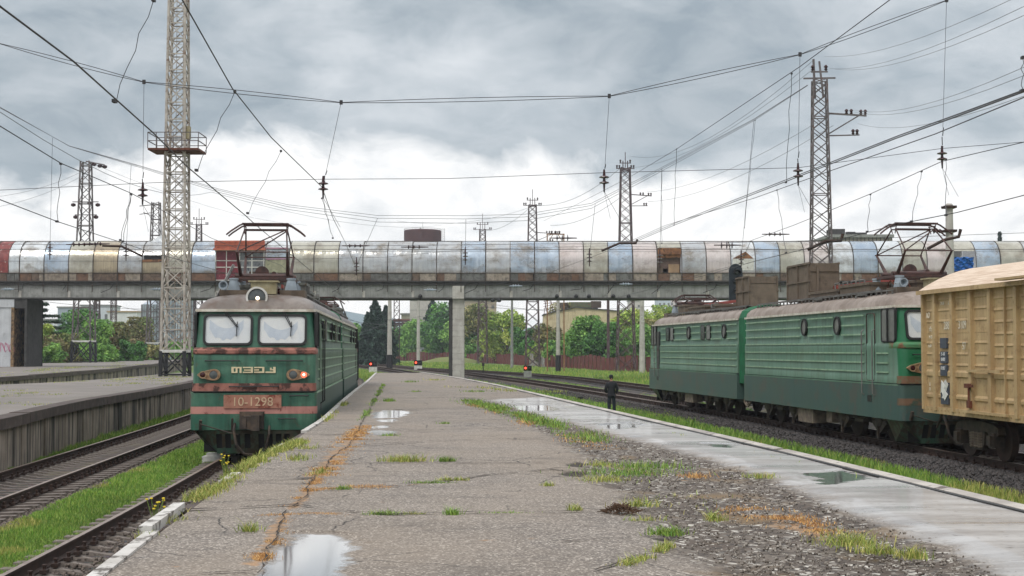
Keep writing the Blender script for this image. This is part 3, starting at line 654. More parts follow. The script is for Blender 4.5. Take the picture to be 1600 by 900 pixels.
    for px, py, n, rx, ry, hh, pal in [(600, 804, 260, .09, .04, .05, PAL_G), (648, 803, 120, .07, .03, .035, PAL_Y), (709, 804, 170, .035, .03, .07, PAL_G), (790, 801, 120, .13, .03, .025, PAL_G), (897, 797, 110, .04, .03, .07, PAL_Y),
            (632, 721, 420, .16, .09, .10, PAL_Y), (698, 721, 220, .06, .05, .08, PAL_G * .8), (670, 755, 260, .14, .04, .045, PAL_G), (708, 751, 220, .10, .04, .055, PAL_Y), (610, 681, 120, .09, .06, .06, PAL_G), (608, 627, 200, .08, .2, .10, PAL_G),
            (694, 662, 120, .06, .06, .05, PAL_G), (855, 759, 70, .04, .03, .06, PAL_Y), (535, 764, 120, .05, .03, .05, PAL_G), (1330, 850, 400, .12, .12, .09, PAL_Y), (1372, 862, 250, .08, .08, .06, PAL_Y), (1425, 870, 220, .06, .06, .08, PAL_Y),
            (1185, 745, 160, .1, .1, .06, PAL_Y), (1115, 812, 150, .05, .05, .08, PAL_Y), (1040, 834, 300, .08, .06, .07, PAL_G), (985, 740, 480, .3, .25, .08, PAL_G), (945, 750, 250, .15, .15, .07, PAL_Y), (1010, 730, 350, .3, .2, .09, PAL_G), (940, 726, 120, .12, .1, .07, PAL_Y),
            (500, 740, 100, .06, .2, .08, PAL_Y), (465, 718, 150, .10, .2, .10, PAL_Y), (480, 701, 100, .1, .2, .08, PAL_Y), (1090, 745, 130, .1, .1, .06, PAL_O), (390, 830, 130, .05, .05, .09, PAL_Y), (1000, 790, 150, .1, .06, .09, PAL_Y), (1005, 812, 80, .1, .03, .05, PAL_Y),
            (745, 612, 120, .3, .5, .08, PAL_G), (650, 612, 60, .1, .2, .06, PAL_G), (770, 640, 60, .1, .1, .06, PAL_G), (860, 612, 120, .3, .5, .08, PAL_Y), (640, 597, 80, .2, .6, .1, PAL_G), (680, 594, 80, .3, .6, .1, PAL_Y)]:
        tuft(px, py, n, rx, ry, hh, pal)
    # long weed bank along the torn edge, upper right
    line([(730, 626), (760, 634), (800, 645), (850, 660), (905, 678), (930, 690)], 240, .20, .10, PAL_G, -.3); line([(730, 628), (800, 650), (880, 680), (930, 700)], 200, .2, 0.039, PAL_O, .3)
    line([(700, 605), (760, 606), (800, 612)], 60, .2, .1, PAL_Y, -.2); line([(930, 892), (975, 885), (1020, 868), (1045, 852)], 650, .035, .06, PAL_Y, -.1)
    line([(1150, 795), (1200, 800), (1290, 830)], 1500, .14, 0.03, PAL_O, -.4); line([(1200, 815), (1290, 832), (1400, 868)], 90, .1, .07, PAL_Y, .3)
    line([(940, 720), (1080, 745)], 320, .12, 0.028, PAL_O, .3); line([(990, 770), (1150, 790)], 60, .25, .05, PAL_Y, .3)
    # orange dry moss along the longitudinal joint
    line([(398, 880), (415, 850), (440, 812), (480, 770), (500, 745)], 1900, .055, 0.02, PAL_O, .1); line([(500, 745), (530, 705), (548, 692), (562, 665)], 1300, .11, 0.032, PAL_O, .05); line([(410, 805), (500, 802), (575, 806)], 1300, .04, 0.02, PAL_O, -.4)
    line([(498, 764), (540, 760), (600, 760)], 1500, .08, 0.022, PAL_O, -.5); line([(640, 758), (760, 746)], 440, .03, 0.014, PAL_O, .1); line([(562, 662), (580, 635), (600, 600)], 60, .05, .08, PAL_G, .1)
    # bank of weeds on the left edge
    line([(300, 782), (345, 760), (375, 735), (430, 708), (470, 690)], 620, .08, .085, PAL_Y, -.5); line([(500, 665), (540, 630)], 60, .06, .1, PAL_Y, .2); line([(210, 850), (290, 800)], 140, .08, .06, PAL_Y, .2)
    line([(940, 650), (1200, 712), (1600, 806)], 14, .04, .04, PAL_Y, .5)
    pos_, h_, c_ = np.concatenate(pos), np.concatenate(hs), np.concatenate(cs); k = (pos_[:, 0] > LEFT(pos_[:, 1]) - .12)
    blades('weeds', pos_[k] - np.array([0, 0, .01]), h_[k], .0045 * (1 + pos_[k][:, 1] / 9), c_[k], 1.3, label='weeds and dry orange moss growing in the cracks of the near platform', cat='weeds')
    # thin weeds on the left platforms
    pos, hs, cs = [], [], []
    for i in range(46):
        y = rng.uniform(36, 90); x = rng.uniform(P2B(y) + .3, P2F(y) - .4); n = 60; pos.append(np.stack([x + rng.normal(0, .3, n), y + rng.normal(0, .5, n), np.full(n, PZ)], 1)); hs.append(.04 * rng.uniform(.3, 1.5, n)); cs.append(pick(PAL_Y, n))
    for i in range(30):
        y = rng.uniform(85, 170); x = P3F(y) - rng.uniform(.3, 6); n = 60; pos.append(np.stack([x + rng.normal(0, .4, n), y + rng.normal(0, 1, n), np.full(n, PZ)], 1)); hs.append(.05 * rng.uniform(.3, 1.5, n)); cs.append(pick(PAL_Y, n))
    p_ = np.concatenate(pos); blades('weeds', p_, np.concatenate(hs), .006 * (1 + p_[:, 1] / 12), np.concatenate(cs), .8, label='thin dry weeds scattered over the two left platforms', cat='weeds')
grass()
def stones():
    def heap(name, n, X, Y, Z, s, mat, label):
        b = MB(); t = (1 + 5 ** .5) / 2
        base = np.array([(1, 1, 1), (-1, -1, 1), (-1, 1, -1), (1, -1, -1), (1.2, -.9, .9), (-.9, 1.1, .8)]); fs = np.array([(0, 5, 1), (0, 1, 4), (0, 2, 5), (0, 3, 2), (0, 4, 3), (1, 2, 3), (1, 3, 4), (1, 5, 2)])
        R = rng.normal(0, 1, (n, 3, 3)); Q = np.linalg.qr(R)[0]; sc = rng.uniform(.5, 1, (n, 1, 3)) * s[:, None, None]
        vs = (base[None] * sc) @ Q + np.stack([X, Y, Z], 1)[:, None, :]; f = (fs[None] + (np.arange(n) * 6)[:, None, None]).reshape(-1, 3)
        me = bpy.data.meshes.new(name); me.vertices.add(n * 6); me.vertices.foreach_set('co', vs.reshape(-1).astype(np.float32)); me.loops.add(f.size); me.loops.foreach_set('vertex_index', f.ravel())
        me.polygons.add(len(f)); me.polygons.foreach_set('loop_start', np.arange(0, f.size, 3)); me.update(calc_edges=True); me.materials.append(mat)
        o = bpy.data.objects.new(name, me); C.objects.link(o); tag(o, label, 'stones', kind='stuff')
    m = MT('dark ballast stone', .85); m.col(m.mix(m.ramp(m.noise(7, detail=2), .35, .7), lin(86, 80, 78), lin(44, 42, 42)))
    X, Y = strip(26000, 22, 100, lambda y: T4(y) - 2.35, lambda y: T4(y) - .95); off = (T4(Y) - X)
    Z = np.where(off < 1.5, RZ['T4'] - .21, RZ['T4'] - .21 - (off - 1.5) / 2.2 * 1.0) + rng.uniform(-.01, .03, len(X)); Z = np.maximum(Z, GZ)
    heap('ballast_stones', len(X), X, Y, Z, .032 * rng.uniform(.6, 1.3, len(X)), m.m, 'dark grey ballast stones beside the freight train')
    m2 = MT('brown ballast stone', .9); m2.col(m2.mix(m2.ramp(m2.noise(7, detail=2), .35, .7), lin(120, 108, 98), lin(62, 54, 50)))
    X, Y = strip(9000, 12, 60, lambda y: T2(y) + 1.0, lambda y: T2(y) + 1.7); heap('ballast_stones', len(X), X, Y, np.full(len(X), GZ + .02), .03 * rng.uniform(.5, 1.2, len(X)), m2.m, 'brown ballast stones at the sleeper ends of the leftmost track')
    X, Y = strip(7000, 8, 36, lambda y: T1(y) - .6, lambda y: T1(y) + 1.7); heap('ballast_stones', len(X), X, Y, np.full(len(X), -.215), .024 * rng.uniform(.5, 1.2, len(X)), m2.m, 'small ballast stones between the sleepers beside the near platform')
    # loose gravel of the broken patch
    m3 = MT('loose gravel', .9); m3.col(m3.mix(m3.ramp(m3.noise(30, detail=1), .35, .65), lin(156, 148, 138), lin(84, 74, 66)))
    poly = pix_poly(ZONES['gravel'][0]); n = 15000; X, Y = strip(n, 9, 48, lambda y: LEFT(y) * 0 + RIGHT(y) - 5.5, lambda y: RIGHT(y) - .5, 1.9)
    sdv = sd_poly(X, Y, poly); k = sdv < rng.normal(-.02, .16, n); X, Y = X[k], Y[k]
    heap('gravel', len(X), X, Y, np.full(len(X), PZ - .035) + rng.uniform(0, .012, len(X)), .0075 * rng.uniform(.3, 1.5, len(X)) * (1 + Y / 50), m3.m, 'loose gravel on the broken right half of the near platform')
stones()
def yellow_flowers():
    ym = plain('yellow petals', lin(226, 200, 40))
    y = 14.6
    for px, py, lab in ((243, 800, 'small yellow flowering weed beside the fallen white kerb piece'), (352, 730, 'small yellow flowering weed at the platform edge below the locomotive')):
        c = G(px, py, PZ); t = empty('flowering_weed', (c[0], c[1], PZ - .25), label=lab, cat='plant'); b = MB(); fl = MB()
        for i in range(9):
            a = rnd.uniform(0, 6.28); r = rnd.uniform(.02, .10); top = (math.cos(a) * r, math.sin(a) * r, rnd.uniform(.28, .42)); b.tube([(0, 0, 0), (top[0] * .4, top[1] * .4, .2), top], .004, 4); fl = MB(); fl.lathe(top, [(.004, -.008), (.016, 0), (.012, .01)], 6); fl.build('flower', ym, t)
        b.build('stem', plain('weed stem', lin(110, 130, 60)), t)
yellow_flowers()
# ---------------------------------------------------------------- electric locomotive, one section: local +X = cab front, Z from rail head
HALF = 7.75
LV = [  # z, half width, x front, corner radius
    (.70, 1.56, HALF, .16), (1.62, 1.56, HALF, .16)]
BODY = [(1.66, 1.53, HALF - .02, .2), (1.84, 1.53, HALF + .01, .2), (1.86, 1.52, HALF - .03, .22), (2.48, 1.52, HALF - .05, .26), (2.60, 1.53, HALF - .07, .26), (2.70, 1.52, HALF - .12, .26), (2.74, 1.49, HALF - .24, .26), (3.66, 1.46, HALF - .42, .26)]
ROOF = [(3.66, 1.50, HALF - .38, .3), (3.71, 1.50, HALF - .38, .3), (3.712, 1.47, HALF - .42, .3), (3.85, 1.43, HALF - .52, .4), (3.98, 1.30, HALF - .68, .5), (4.07, 1.08, HALF - .95, .6), (4.12, .75, HALF - 1.3, .5), (4.14, .3, HALF - 1.8, .2)]
def outline(z, w, xf, r, back=-HALF, wide=None):
    pts = [(back, -w), (back + .02, -w)]
    wr = wide or w
    for k in range(7):
        a = -math.pi / 2 + k * math.pi / 12; pts.append((xf - r + r * math.cos(a), -w + r + r * math.sin(a)))
    for k in range(7):
        a = k * math.pi / 12; pts.append((xf - r + r * math.cos(a), w - r + r * math.sin(a)))
    pts += [(back + .02, w), (back, w)]
    return [(x, y, z) for x, y in pts]
def rrect(cx, cy, w, h, r, n=4):
    p = []
    for (sx, sy, a0) in ((1, 1, 0), (-1, 1, 90), (-1, -1, 180), (1, -1, 270)):
        for k in range(n + 1):
            a = math.radians(a0 + 90 * k / n); p.append((cx + sx * (w / 2 - r) + r * math.cos(a), cy + sy * (h / 2 - r) + r * math.sin(a)))
    return p
def plate(b, poly, M, t0, t1):
    """flat polygon (u,v) in the plane of M (x right, y up, z out) between offsets t0 and t1"""
    old = b.M; b.M = M if old is None else old @ M; n = len(poly)
    b.add([(u, v, t0) for u, v in poly] + [(u, v, t1) for u, v in poly], [tuple(range(n, 2 * n))] + [(i, (i + 1) % n, n + (i + 1) % n, n + i) for i in range(n)]); b.M = old
def ring(b, outer, inner, M, t0, t1):
    old = b.M; b.M = M if old is None else old @ M; n = len(outer)
    b.add([(u, v, t1) for u, v in outer] + [(u, v, t1) for u, v in inner] + [(u, v, t0) for u, v in outer] + [(u, v, t0) for u, v in inner],
          [(i, (i + 1) % n, n + (i + 1) % n, n + i) for i in range(n)] + [(2 * n + i, 2 * n + (i + 1) % n, (i + 1) % n, i) for i in range(n)] + [(n + i, n + (i + 1) % n, 3 * n + (i + 1) % n, 3 * n + i) for i in range(n)]); b.M = old
def frame_M(o, x, y):
    """matrix with origin o and axes x (right), y (up), z = x cross y"""
    x, y = Vector(x).normalized(), Vector(y).normalized(); z = x.cross(y).normalized(); y = z.cross(x)
    return Matrix(((x.x, y.x, z.x, o[0]), (x.y, y.y, z.y, o[1]), (x.z, y.z, z.z, o[2]), (0, 0, 0, 1)))
# front faces: u to the right as seen from outside the cab front = local +Y -> seen from front, right hand is +Y
def FM(z, x, slope=0.0): return frame_M((x, 0, z), (0, 1, 0), (slope, 0, 1))
def SM(side, x, z, y=1.52): return frame_M((x, side * y, z), (-side, 0, 0), (0, 0, 1))

def insulator(b, c, h=.35, r=.09, n=4):
    prof = []
    for i in range(n): z = h * i / n; prof += [(r * .5, z), (r, z + h / n * .35), (r * .5, z + h / n * .7)]
    b.lathe(c, prof, 10)
def coil(b, c, r, z0, z1, turns=5, w=.03, n=12):
    b.tube([(c[0] + r * math.cos(2 * math.pi * i / n), c[1] + r * math.sin(2 * math.pi * i / n), z0 + (z1 - z0) * i / (n * turns)) for i in range(n * turns + 1)], w, 5)
def wheel_prof(r): return [(.12, -.10), (.2, -.06), (r - .12, -.05), (r - .08, -.07), (r, -.07), (r, .04), (r + .028, .06), (r + .02, .075), (r - .08, .06), (r - .12, .02), (.2, .03), (.12, .08)]

def bogie(parent, x, wr=.62, wb=3.0):
    bo = MB()
    for s in (-1, 1):
        bo.bar((x - wb / 2 - .75, s * 1.0, .98), (x + wb / 2 + .75, s * 1.0, .98), .22, .30)
        for k in (-1, 1):
            ax = x + k * wb / 2
            # triangular spring plank bracket with journal box
            bo.add([(ax - .55, s * 1.30, .52), (ax - .06, s * 1.30, .26), (ax + .06, s * 1.30, .26), (ax + .55, s * 1.30, .52), (ax + .5, s * 1.30, .60), (ax - .5, s * 1.30, .60),
                    (ax - .55, s * 1.12, .52), (ax - .06, s * 1.12, .26), (ax + .06, s * 1.12, .26), (ax + .55, s * 1.12, .52), (ax + .5, s * 1.12, .60), (ax - .5, s * 1.12, .60)],
                   [(0, 1, 2, 3, 4, 5), (6, 11, 10, 9, 8, 7)] + [(i, (i + 1) % 6, 6 + (i + 1) % 6, 6 + i) for i in range(6)])
            bo.lathe((ax, s * 1.22, .64), [(.24, -.12), (.24, .1), (.17, .14), (.1, .15)] if s > 0 else [(.1, -.15), (.17, -.14), (.24, -.1), (.24, .12)], 12, 'y')
            bo.bx(ax - .03, ax + .03, min(s * 1.30, s * 1.36), max(s * 1.30, s * 1.36), .12, .5)
        bo.bx(x - .35, x + .35, min(s * 1.1, s * 1.34), max(s * 1.1, s * 1.34), .5, .9)
        bo.tube([(x - .9, s * 1.28, .74), (x - .45, s * 1.34, .62), (x + .45, s * 1.34, .62), (x + .9, s * 1.28, .74)], .035, 6)
    bo.bx(x - .3, x + .3, -1.1, 1.1, .82, .98)
    o = bo.build('bogie', M_['grime'], parent, smooth=True)
    for k in (-1, 1):
        w = MB(); ax = x + k * wb / 2
        for s in (-1, 1): w.lathe((ax, s * .80, wr), [(r, h * -s) for r, h in (wheel_prof(wr) if s < 0 else wheel_prof(wr))], 28, 'y')
        w.tube([(ax, -.8, wr), (ax, .8, wr)], .1, 8); w.build('wheelset', M_['rail_side'], o, smooth=True)
    for k in (-1, 1):
        for d in (-.40, .40):
            c = MB()
            for s in (-1, 1): coil(c, (x + k * wb / 2 + d, s * 1.22), .10, .60, .90)
            c.build('coil_spring', M_['grime_pale'], o)
    return o

def pantograph(parent, x, up=True):
    p = empty('pantograph', (x, 0, 0)); p.parent = parent
    b = MB(); zb = 4.62
    for s in (-1, 1):
        b.bar((-.95, s * .75, zb - .04), (.95, s * .75, zb - .04), .08, .07)
        b.tube([(s * .42, -.78, zb + .04), (s * .42, .78, zb + .04)], .065, 8)
        b.bar((s * .9, -.8, zb - .04), (s * .9, .8, zb - .04), .07)
    b.lathe((0, -.1, zb + .14), [(.02, -.04), (.19, -.04), (.19, .04), (.02, .04)], 18, 'x'); b.tube([(-.4, .25, zb + .1), (.4, .25, zb + .1)], .07, 8)
    b.build('base_frame', M_['pipe'], p, smooth=True)
    zk, zt = (5.26, 5.93) if up else (4.78, 4.9); kx = 1.12 if up else 1.3; tx = .16 if up else .2
    hi = MB()
    for s in (-1, 1):
        lo = MB()
        for q in (-1, 1):
            lo.tube([(s * .42, q * .62, zb + .04), (s * kx, q * .66, zk)], [.055, .03], 7)
            hi.tube([(s * kx, q * .66, zk), (s * tx, q * .56, zt)], .021, 6)
        lo.tube([(s * kx, -.70, zk), (s * kx, .70, zk)], .02, 6); lo.build('lower_arm', M_['pipe'], p, smooth=True)
        hi.tube([(s * kx, -.66, zk), (s * tx, .56, zt)], .018, 6)
        hi.tube([(s * tx, -.58, zt), (s * tx, .58, zt)], .02, 6)
    hi.build('upper_arm', M_['pipe'], p, smooth=True)
    hd = MB()
    for s in (-1, 1):
        X = s * .25; hd.tube([(X, -1.04, zt - .15), (X, -.92, zt - .05), (X, -.68, zt + .11), (X, -.6, zt + .14), (X, .6, zt + .14), (X, .68, zt + .11), (X, .92, zt - .05), (X, 1.04, zt - .15)], .024, 7)
        hd.bar((X, -.62, zt + .155), (X, .62, zt + .155), .07, .035)
        for q in (-1, 1): hd.tube([(X, q * .57, zt + .12), (s * .1, q * .56, zt - .12), (s * tx, q * .56, zt)], .014, 5)
    hd.tube([(-.25, -.56, zt + .08), (.25, -.56, zt + .08)], .016, 6); hd.tube([(-.25, .56, zt + .08), (.25, .56, zt + .08)], .016, 6)
    hd.build('collector_head', M_['pipe'], p, smooth=True)
    return p

def section(parent, style, name, up, hood, front=False, number=None):
    """style 'A' dark green (left locomotive), 'B' pale green (right locomotive)"""
    s = empty(name, (0, 0, 0)); s.parent = parent
    A = style == 'A'; side, skirt, cab, roof = (M_['green_side'], M_['green_skirt'], M_['green_front'], M_['roof_brown']) if A else (M_['greenR_side'], M_['greenR_skirt'], M_['greenR_cab'], M_['roof_pale'])
    sk = MB(); sk.loft([outline(*l) for l in LV]); sk.cur = 0
    sk.m = [1 if max(sk.v[i][0] for i in f) > HALF - .2 and min(sk.v[i][0] for i in f) > HALF - .3 else 0 for f in sk.f]
    sk.build('skirt', [skirt, M_['green_front'] if A else M_['greenR_skirt']], s, smooth=True)
    bd = MB(); bd.loft([outline(*l) for l in BODY]); bd.m = [1 if min(bd.v[i][0] for i in f) > HALF - .75 else 0 for f in bd.f]
    body = bd.build('body', [side, cab], s, smooth=True)
    rf = MB(); rf.loft([outline(*l) for l in ROOF]); roof_o = rf.build('roof', roof, s, smooth=True)
    # roof edge walkway
    wk = MB()
    for sd in (-1, 1):
        wk.bar((-HALF + .2, sd * 1.12, 4.16), (HALF - 1.6, sd * 1.12, 4.16), .04, .03)
        for k in range(34): xx = -HALF + .3 + k * .41; wk.bx(xx, xx + .04, min(sd * 1.1, sd * 1.14), max(sd * 1.1, sd * 1.14), 4.03, 4.16)
        wk.bar((-HALF + .2, sd * .98, 4.2), (HALF - 2.6, sd * .98, 4.2), .22, .02)
        for xx in (-5.2, -.6, 3.4): wk.bar((xx, sd * 1.14, 4.12), (xx + .8, sd * 1.2, 4.10), .07, .03); wk.bar((xx, sd * 1.2, 4.02), (xx, sd * 1.2, 4.1), .05)
    wk.build('roof_walkway', M_['steel'], roof_o)
    tr = MB()
    tr.sweep([(x, y, 3.66) for x, y, _ in outline(0, 1.51, HALF - .36, .3)], [(-.03, -.01), (.03, -.01), (.03, .055), (-.03, .055)], cap=True); tr.build('trim_strip', M_['trim'], s)
    # side ribs: local +Y side (rectangular windows) and -Y side (round windows)
    lay = {1: dict(rects=[3.9, 4.75, 10.3, 11.2], ovals=[7.9, 13.6], door=1.95), -1: dict(rects=[], ovals=[5.1, 8.3], door=2.3)}
    for sd in (1, -1):
        L_ = lay[sd]; blocks = sorted([(L_['door'] - .45, L_['door'] + .45)] + [(x - .32, x + .32) for x in L_['rects']] + [(x - .33, x + .33) for x in L_['ovals']])
        rb = MB(); y0, y1 = sorted((sd * 1.515, sd * 1.548))
        segs, cur = [], 2.75 if sd < 0 else 2.5
        for a, q in blocks:
            if a > cur + .25: segs.append((cur + .08, a - .08))
            cur = max(cur, q)
        segs.append((cur + .08, 15.35))
        for z in (3.50, 3.24, 2.97):
            for a, q in segs: rb.bx(HALF - q, HALF - a, y0, y1, z - .02, z + .02)
        for z in (2.72, 2.45, 2.19, 1.94):
            for a, q in ((L_['door'] + .5, 15.35), (.95, L_['door'] - .5)):
                if q - a > .3 and not (z == 2.72 and a == .95): rb.bx(HALF - q, HALF - a, y0, y1, z - .02, z + .02)
        rb.build('side_ribs', M_['rib'], body)
        for i, x in enumerate(L_['rects']):
            f = MB(); M = SM(sd, HALF - x, 3.24); ring(f, rrect(0, 0, .60, .60, .06), rrect(0, 0, .55, .55, .04), M, -.02, .02); f.build('window_frame', M_['rubber'], s)
            g = MB(); plate(g, rrect(0, 0, .56, .56, .04), M, -.02, .014); g.build('window', M_['dark_glass' if i % 2 == 0 else 'grey_glass'], s)
        for x in L_['ovals']:
            M = SM(sd, HALF - x, 3.25); el = lambda w, h: [(w * math.cos(t * math.pi / 10), h * math.sin(t * math.pi / 10)) for t in range(20)]
            f = MB(); ring(f, el(.27, .27), el(.22, .22), M, -.02, .04); f.build('window_frame', M_['rubber'], s); g = MB(); plate(g, el(.23, .23), M, -.02, .015); g.build('round_window', M_['grey_glass'], s)
        # cab door with recess lines, rails and step
        x = HALF - L_['door']; d = MB(); M = SM(sd, x, 2.62); 
        if sd > 0: plate(d, rrect(0, -.1, .6, 1.72, .08), M, -.02, .02); dd = d.build('door', M_['black'] if not A else M_['green_side'], s)
        else: ring(d, rrect(0, 0, .66, 1.86, .1), rrect(0, 0, .62, 1.82, .09), M, -.02, .012); dd = d.build('door', M_['grime'], s)
        h = MB()
        for k in (-.42, .42): h.tube([(x + k, sd * 1.56, 3.4 if sd > 0 else 3.1), (x + k, sd * 1.63, 3.35 if sd > 0 else 3.05), (x + k, sd * 1.63, 1.35), (x + k, sd * 1.57, 1.3)], .018, 6)
        h.build('handrail', M_['steel'] if not A else M_['black'], dd)
        st = MB(); st.bx(x - .16, x + .16, *sorted((sd * 1.5, sd * 1.57)), 1.12, 1.3); st.build('foot_step', M_['black'], s)
        # cab side windows
        M = SM(sd, HALF - .95, 3.2, 1.50); w = .95; f = MB(); ring(f, rrect(0, 0, w + .08, .92, .1), rrect(0, 0, w, .84, .08), M, -.03, .035); f.bar(tuple(M @ Vector((0, -.42, .03))), tuple(M @ Vector((0, .45, .03))), .07, .05); f.build('window_frame', M_['rubber'], s)
        g = MB(); plate(g, rrect(0, 0, w, .84, .08), M, -.03, .02); g.build('cab_side_window', M_['grey_glass'], s)
        # lower skirt seam and louvre strips
        sm = MB(); sm.bx(-7.6, 7.6, *sorted((sd * 1.5, sd * 1.566)), 1.60, 1.64); sm.build('skirt_seam', M_['rib'] if A else M_['greenR_side'], s)
    # front
    win = FM(3.19, HALF - .325, -.195)
    for k in (-1, 1):
        c = k * .675; f = MB(); ring(f, rrect(c, 0, 1.23, .80, .13), rrect(c, 0, 1.12, .69, .1), win, -.03, .05); wf = f.build('window_frame', M_['rubber'], s)
        g = MB(); plate(g, rrect(c, 0, 1.12, .69, .1), win, -.02, .008); g.build('blind', M_['blind'], wf)
        dr = MB(); n = 16; up_ = [(c - .46 + .84 * i / n, .24 - .02 * k - .22 * math.sin(math.pi * i / n) ** .9) for i in range(n + 1)]; lo_ = [(c - .46 + .84 * i / n, .02 - .27 * math.sin(math.pi * (i / n) ** .9) ** .7 + .03 * math.sin(i * 1.7)) for i in range(n + 1)][::-1]
        plate(dr, up_ + lo_, win, .008, .014); dr.build('drape', M_['drape'], wf)
        gl = MB(); plate(gl, rrect(c, 0, 1.12, .69, .1), win, .022, .026); gl.build('windscreen', M_['glass'], wf)
        wp = MB(); q = [win @ Vector((c - .1 + (.1 if k > 0 else 0), .46, .07)), win @ Vector((c + .22, .06, .075))]
        wp.tube(q, .012, 5); wp.tube([q[0] + Vector((0, .05, 0)), q[1] + Vector((0, .03, 0))], .012, 5); wp.bar(tuple(win @ Vector((c + .23, .20, .06))), tuple(win @ Vector((c + .21, -.18, .06))), .02); wp.build('wiper', M_['black'], wf)
    bars = MB(); xf = lambda z: float(np.interp(z, [l[0] for l in BODY], [l[2] for l in BODY]))
    # sill and red bands
    r1 = MB(); o1 = [(x, y, 0) for x, y, _ in outline(0, 1.53, HALF - .05, .26, back=HALF - .9)][1:-1]
    r1.loft([[(x, y, 2.58) for x, y, _ in o1], [(x + .02, y * 1.004, 2.60) for x, y, _ in o1], [(x + .02, y * 1.004, 2.68) for x, y, _ in o1], [(x - .12, y * .985, 2.745) for x, y, _ in o1], [(x - .22, y * .975, 2.75) for x, y, _ in o1]], closed=False, cap0=False, cap1=False)
    r1.build('window_sill', M_['red_band'] if A else worn('green sill', lin(70, 128, 86), lin(92, 120, 84), lin(120, 84, 60), 3, .6, t3=.56), s, smooth=True)
    def band(z0, z1, pr, mat, nm, bk=.35, wd=1.535, rad=.2):
        q = MB(); o = [(x, y) for x, y, _ in outline(0, wd, HALF + pr, rad, back=HALF - bk)][1:-1]; q.loft([[(x, y, z0) for x, y in o], [(x, y, z1) for x, y in o]], closed=False, cap0=False, cap1=False); q.build(nm, mat, s, smooth=True)
    band(1.665, 1.86, .022, M_['red_band'] if A else M_['olive_band'], 'red_band' if A else 'olive_band'); band(1.645, 1.665, .05, M_['black'], 'ledge', wd=1.56); band(1.10, 1.28, .004, M_['pink_band'] if A else worn('rubbed rust band', lin(120, 92, 72), lin(92, 80, 64), lin(62, 80, 68), 3, .6, t3=.56), 'faded_band', .25, 1.566, .16)
    for y0, y1, z in ((-1.2, -.35, 2.42), (.3, 1.2, 2.42), (-.6, .62, 1.78), (.9, 1.35, 1.55), (.62, 1.05, .98)):
        X = (HALF + .06) if z < 2 else xf(z) + .06; hr = MB(); hr.tube([(X - .06, y0, z), (X, y0, z), (X, y1, z), (X - .06, y1, z)], .016, 5); hr.build('grab_rail', M_['black'], s)
    for k in (-1, 1):
        lp = MB(); M = frame_M((xf(2.1) + .0, k * .98, 2.07), (0, 1, 0), (0, 0, 1)); n = 28
        egg = lambda g: [((.165 + g) * math.cos(t) * (1.0) if k * math.cos(t) < 0 else (.40 + g) * math.cos(t), ((.145 + g) if k * math.cos(t) < 0 else (.145 + g) * (1 - .42 * abs(math.cos(t)))) * math.sin(t)) for t in [2 * math.pi * i / n for i in range(n)]]
        plate(lp, egg(0), M, -.03, .08); ring(lp, egg(.0), egg(-.025), M, .08, .10); ho = lp.build('headlight', M_['brass'], s, smooth=False)
        for (u, r, mt, nm) in ((0, .105, 'lens', 'main_lens'), (k * .265, .07, 'red_on' if (front and k > 0) else 'red_lens', 'marker_lens')):
            l = MB(); cc = M @ Vector((u, 0, .08)); l.lathe(tuple(cc), [(r, -.01), (r, .015), (r * .7, .03), (.002, .035)], 16, 'x'); l.build(nm, M_[mt], ho, smooth=True)
            rr = MB(); rr.lathe(tuple(cc), [(r, 0), (r + .022, 0), (r + .022, .03), (r, .03)], 18, 'x', True); rr.build('lens_ring', M_['brass'], ho, smooth=True)
            if mt == 'red_on': l = MB(); l.lathe(tuple(cc), [(r * .42, .03), (r * .3, .045), (.002, .05)], 12, 'x'); l.build('glowing_core', M_['red_core'], ho)
    # maker's letters, as worn raised blocks
    if A and front:
        lt = MB(); M = frame_M((xf(2.2) + .0, 0, 2.19), (0, 1, 0), (0, 0, 1)); h = .15
        def R(u0, u1, v0, v1): plate(lt, [(u0, v0), (u1, v0), (u1, v1), (u0, v1)], M, -.01, .03)
        u = -.55
        R(u, u + .055, -h / 2, h / 2); R(u + .055, u + .25, h / 2 - .035, h / 2); R(u + .105, u + .15, -h / 2, h / 2 - .035); R(u + .2, u + .25, -h / 2, h / 2 - .035); R(u + .055, u + .105, -h / 2, -h / 2 + .03)
        u = -.27; R(u, u + .25, h / 2 - .03, h / 2); R(u + .2, u + .25, -h / 2, h / 2 - .03); R(u, u + .2, -h / 2, -h / 2 + .03); R(u + .03, u + .2, -.018, .012)
        u = .01; R(u, u + .25, h / 2 - .03, h / 2); R(u + .2, u + .25, -h / 2, h / 2 - .03); R(u, u + .2, -h / 2, -h / 2 + .035); R(u + .0, u + .12, -.018, .018)
        u = .29; R(u + .19, u + .25, -h / 2, h / 2); R(u, u + .19, -h / 2, -h / 2 + .035); R(u + .11, u + .19, -.012, .016); R(u + .11, u + .15, h / 2 - .06, h / 2 - .02)
        lt.build('raised_letters', M_['cream'], s)
    if A and front:
        pl = MB(); M = frame_M((HALF + .0, 0, 1.405), (0, 1, 0), (0, 0, 1)); plate(pl, rrect(-.02, 0, 1.42, .33, .01), M, -.01, .035); po = pl.build('number_board', M_['plate'], s)
        tx = MB(); tx.text(number, .31, M @ Matrix.Translation((-.02, -.105, .036)), ext=.012); tx.build('number', plain('pale raised numerals', lin(206, 178, 146), .5), po)
    # roof headlight, ochre box, horn, insulators, mast
    hl = MB(); hl.lathe((HALF - .86, 0, 4.02), [(.05, -.3), (.2, -.28), (.26, -.1), (.27, .18), (.255, .2), (.225, .2)], 26, 'x'); ho = hl.build('roof_headlight', M_['steel'], s, smooth=True)
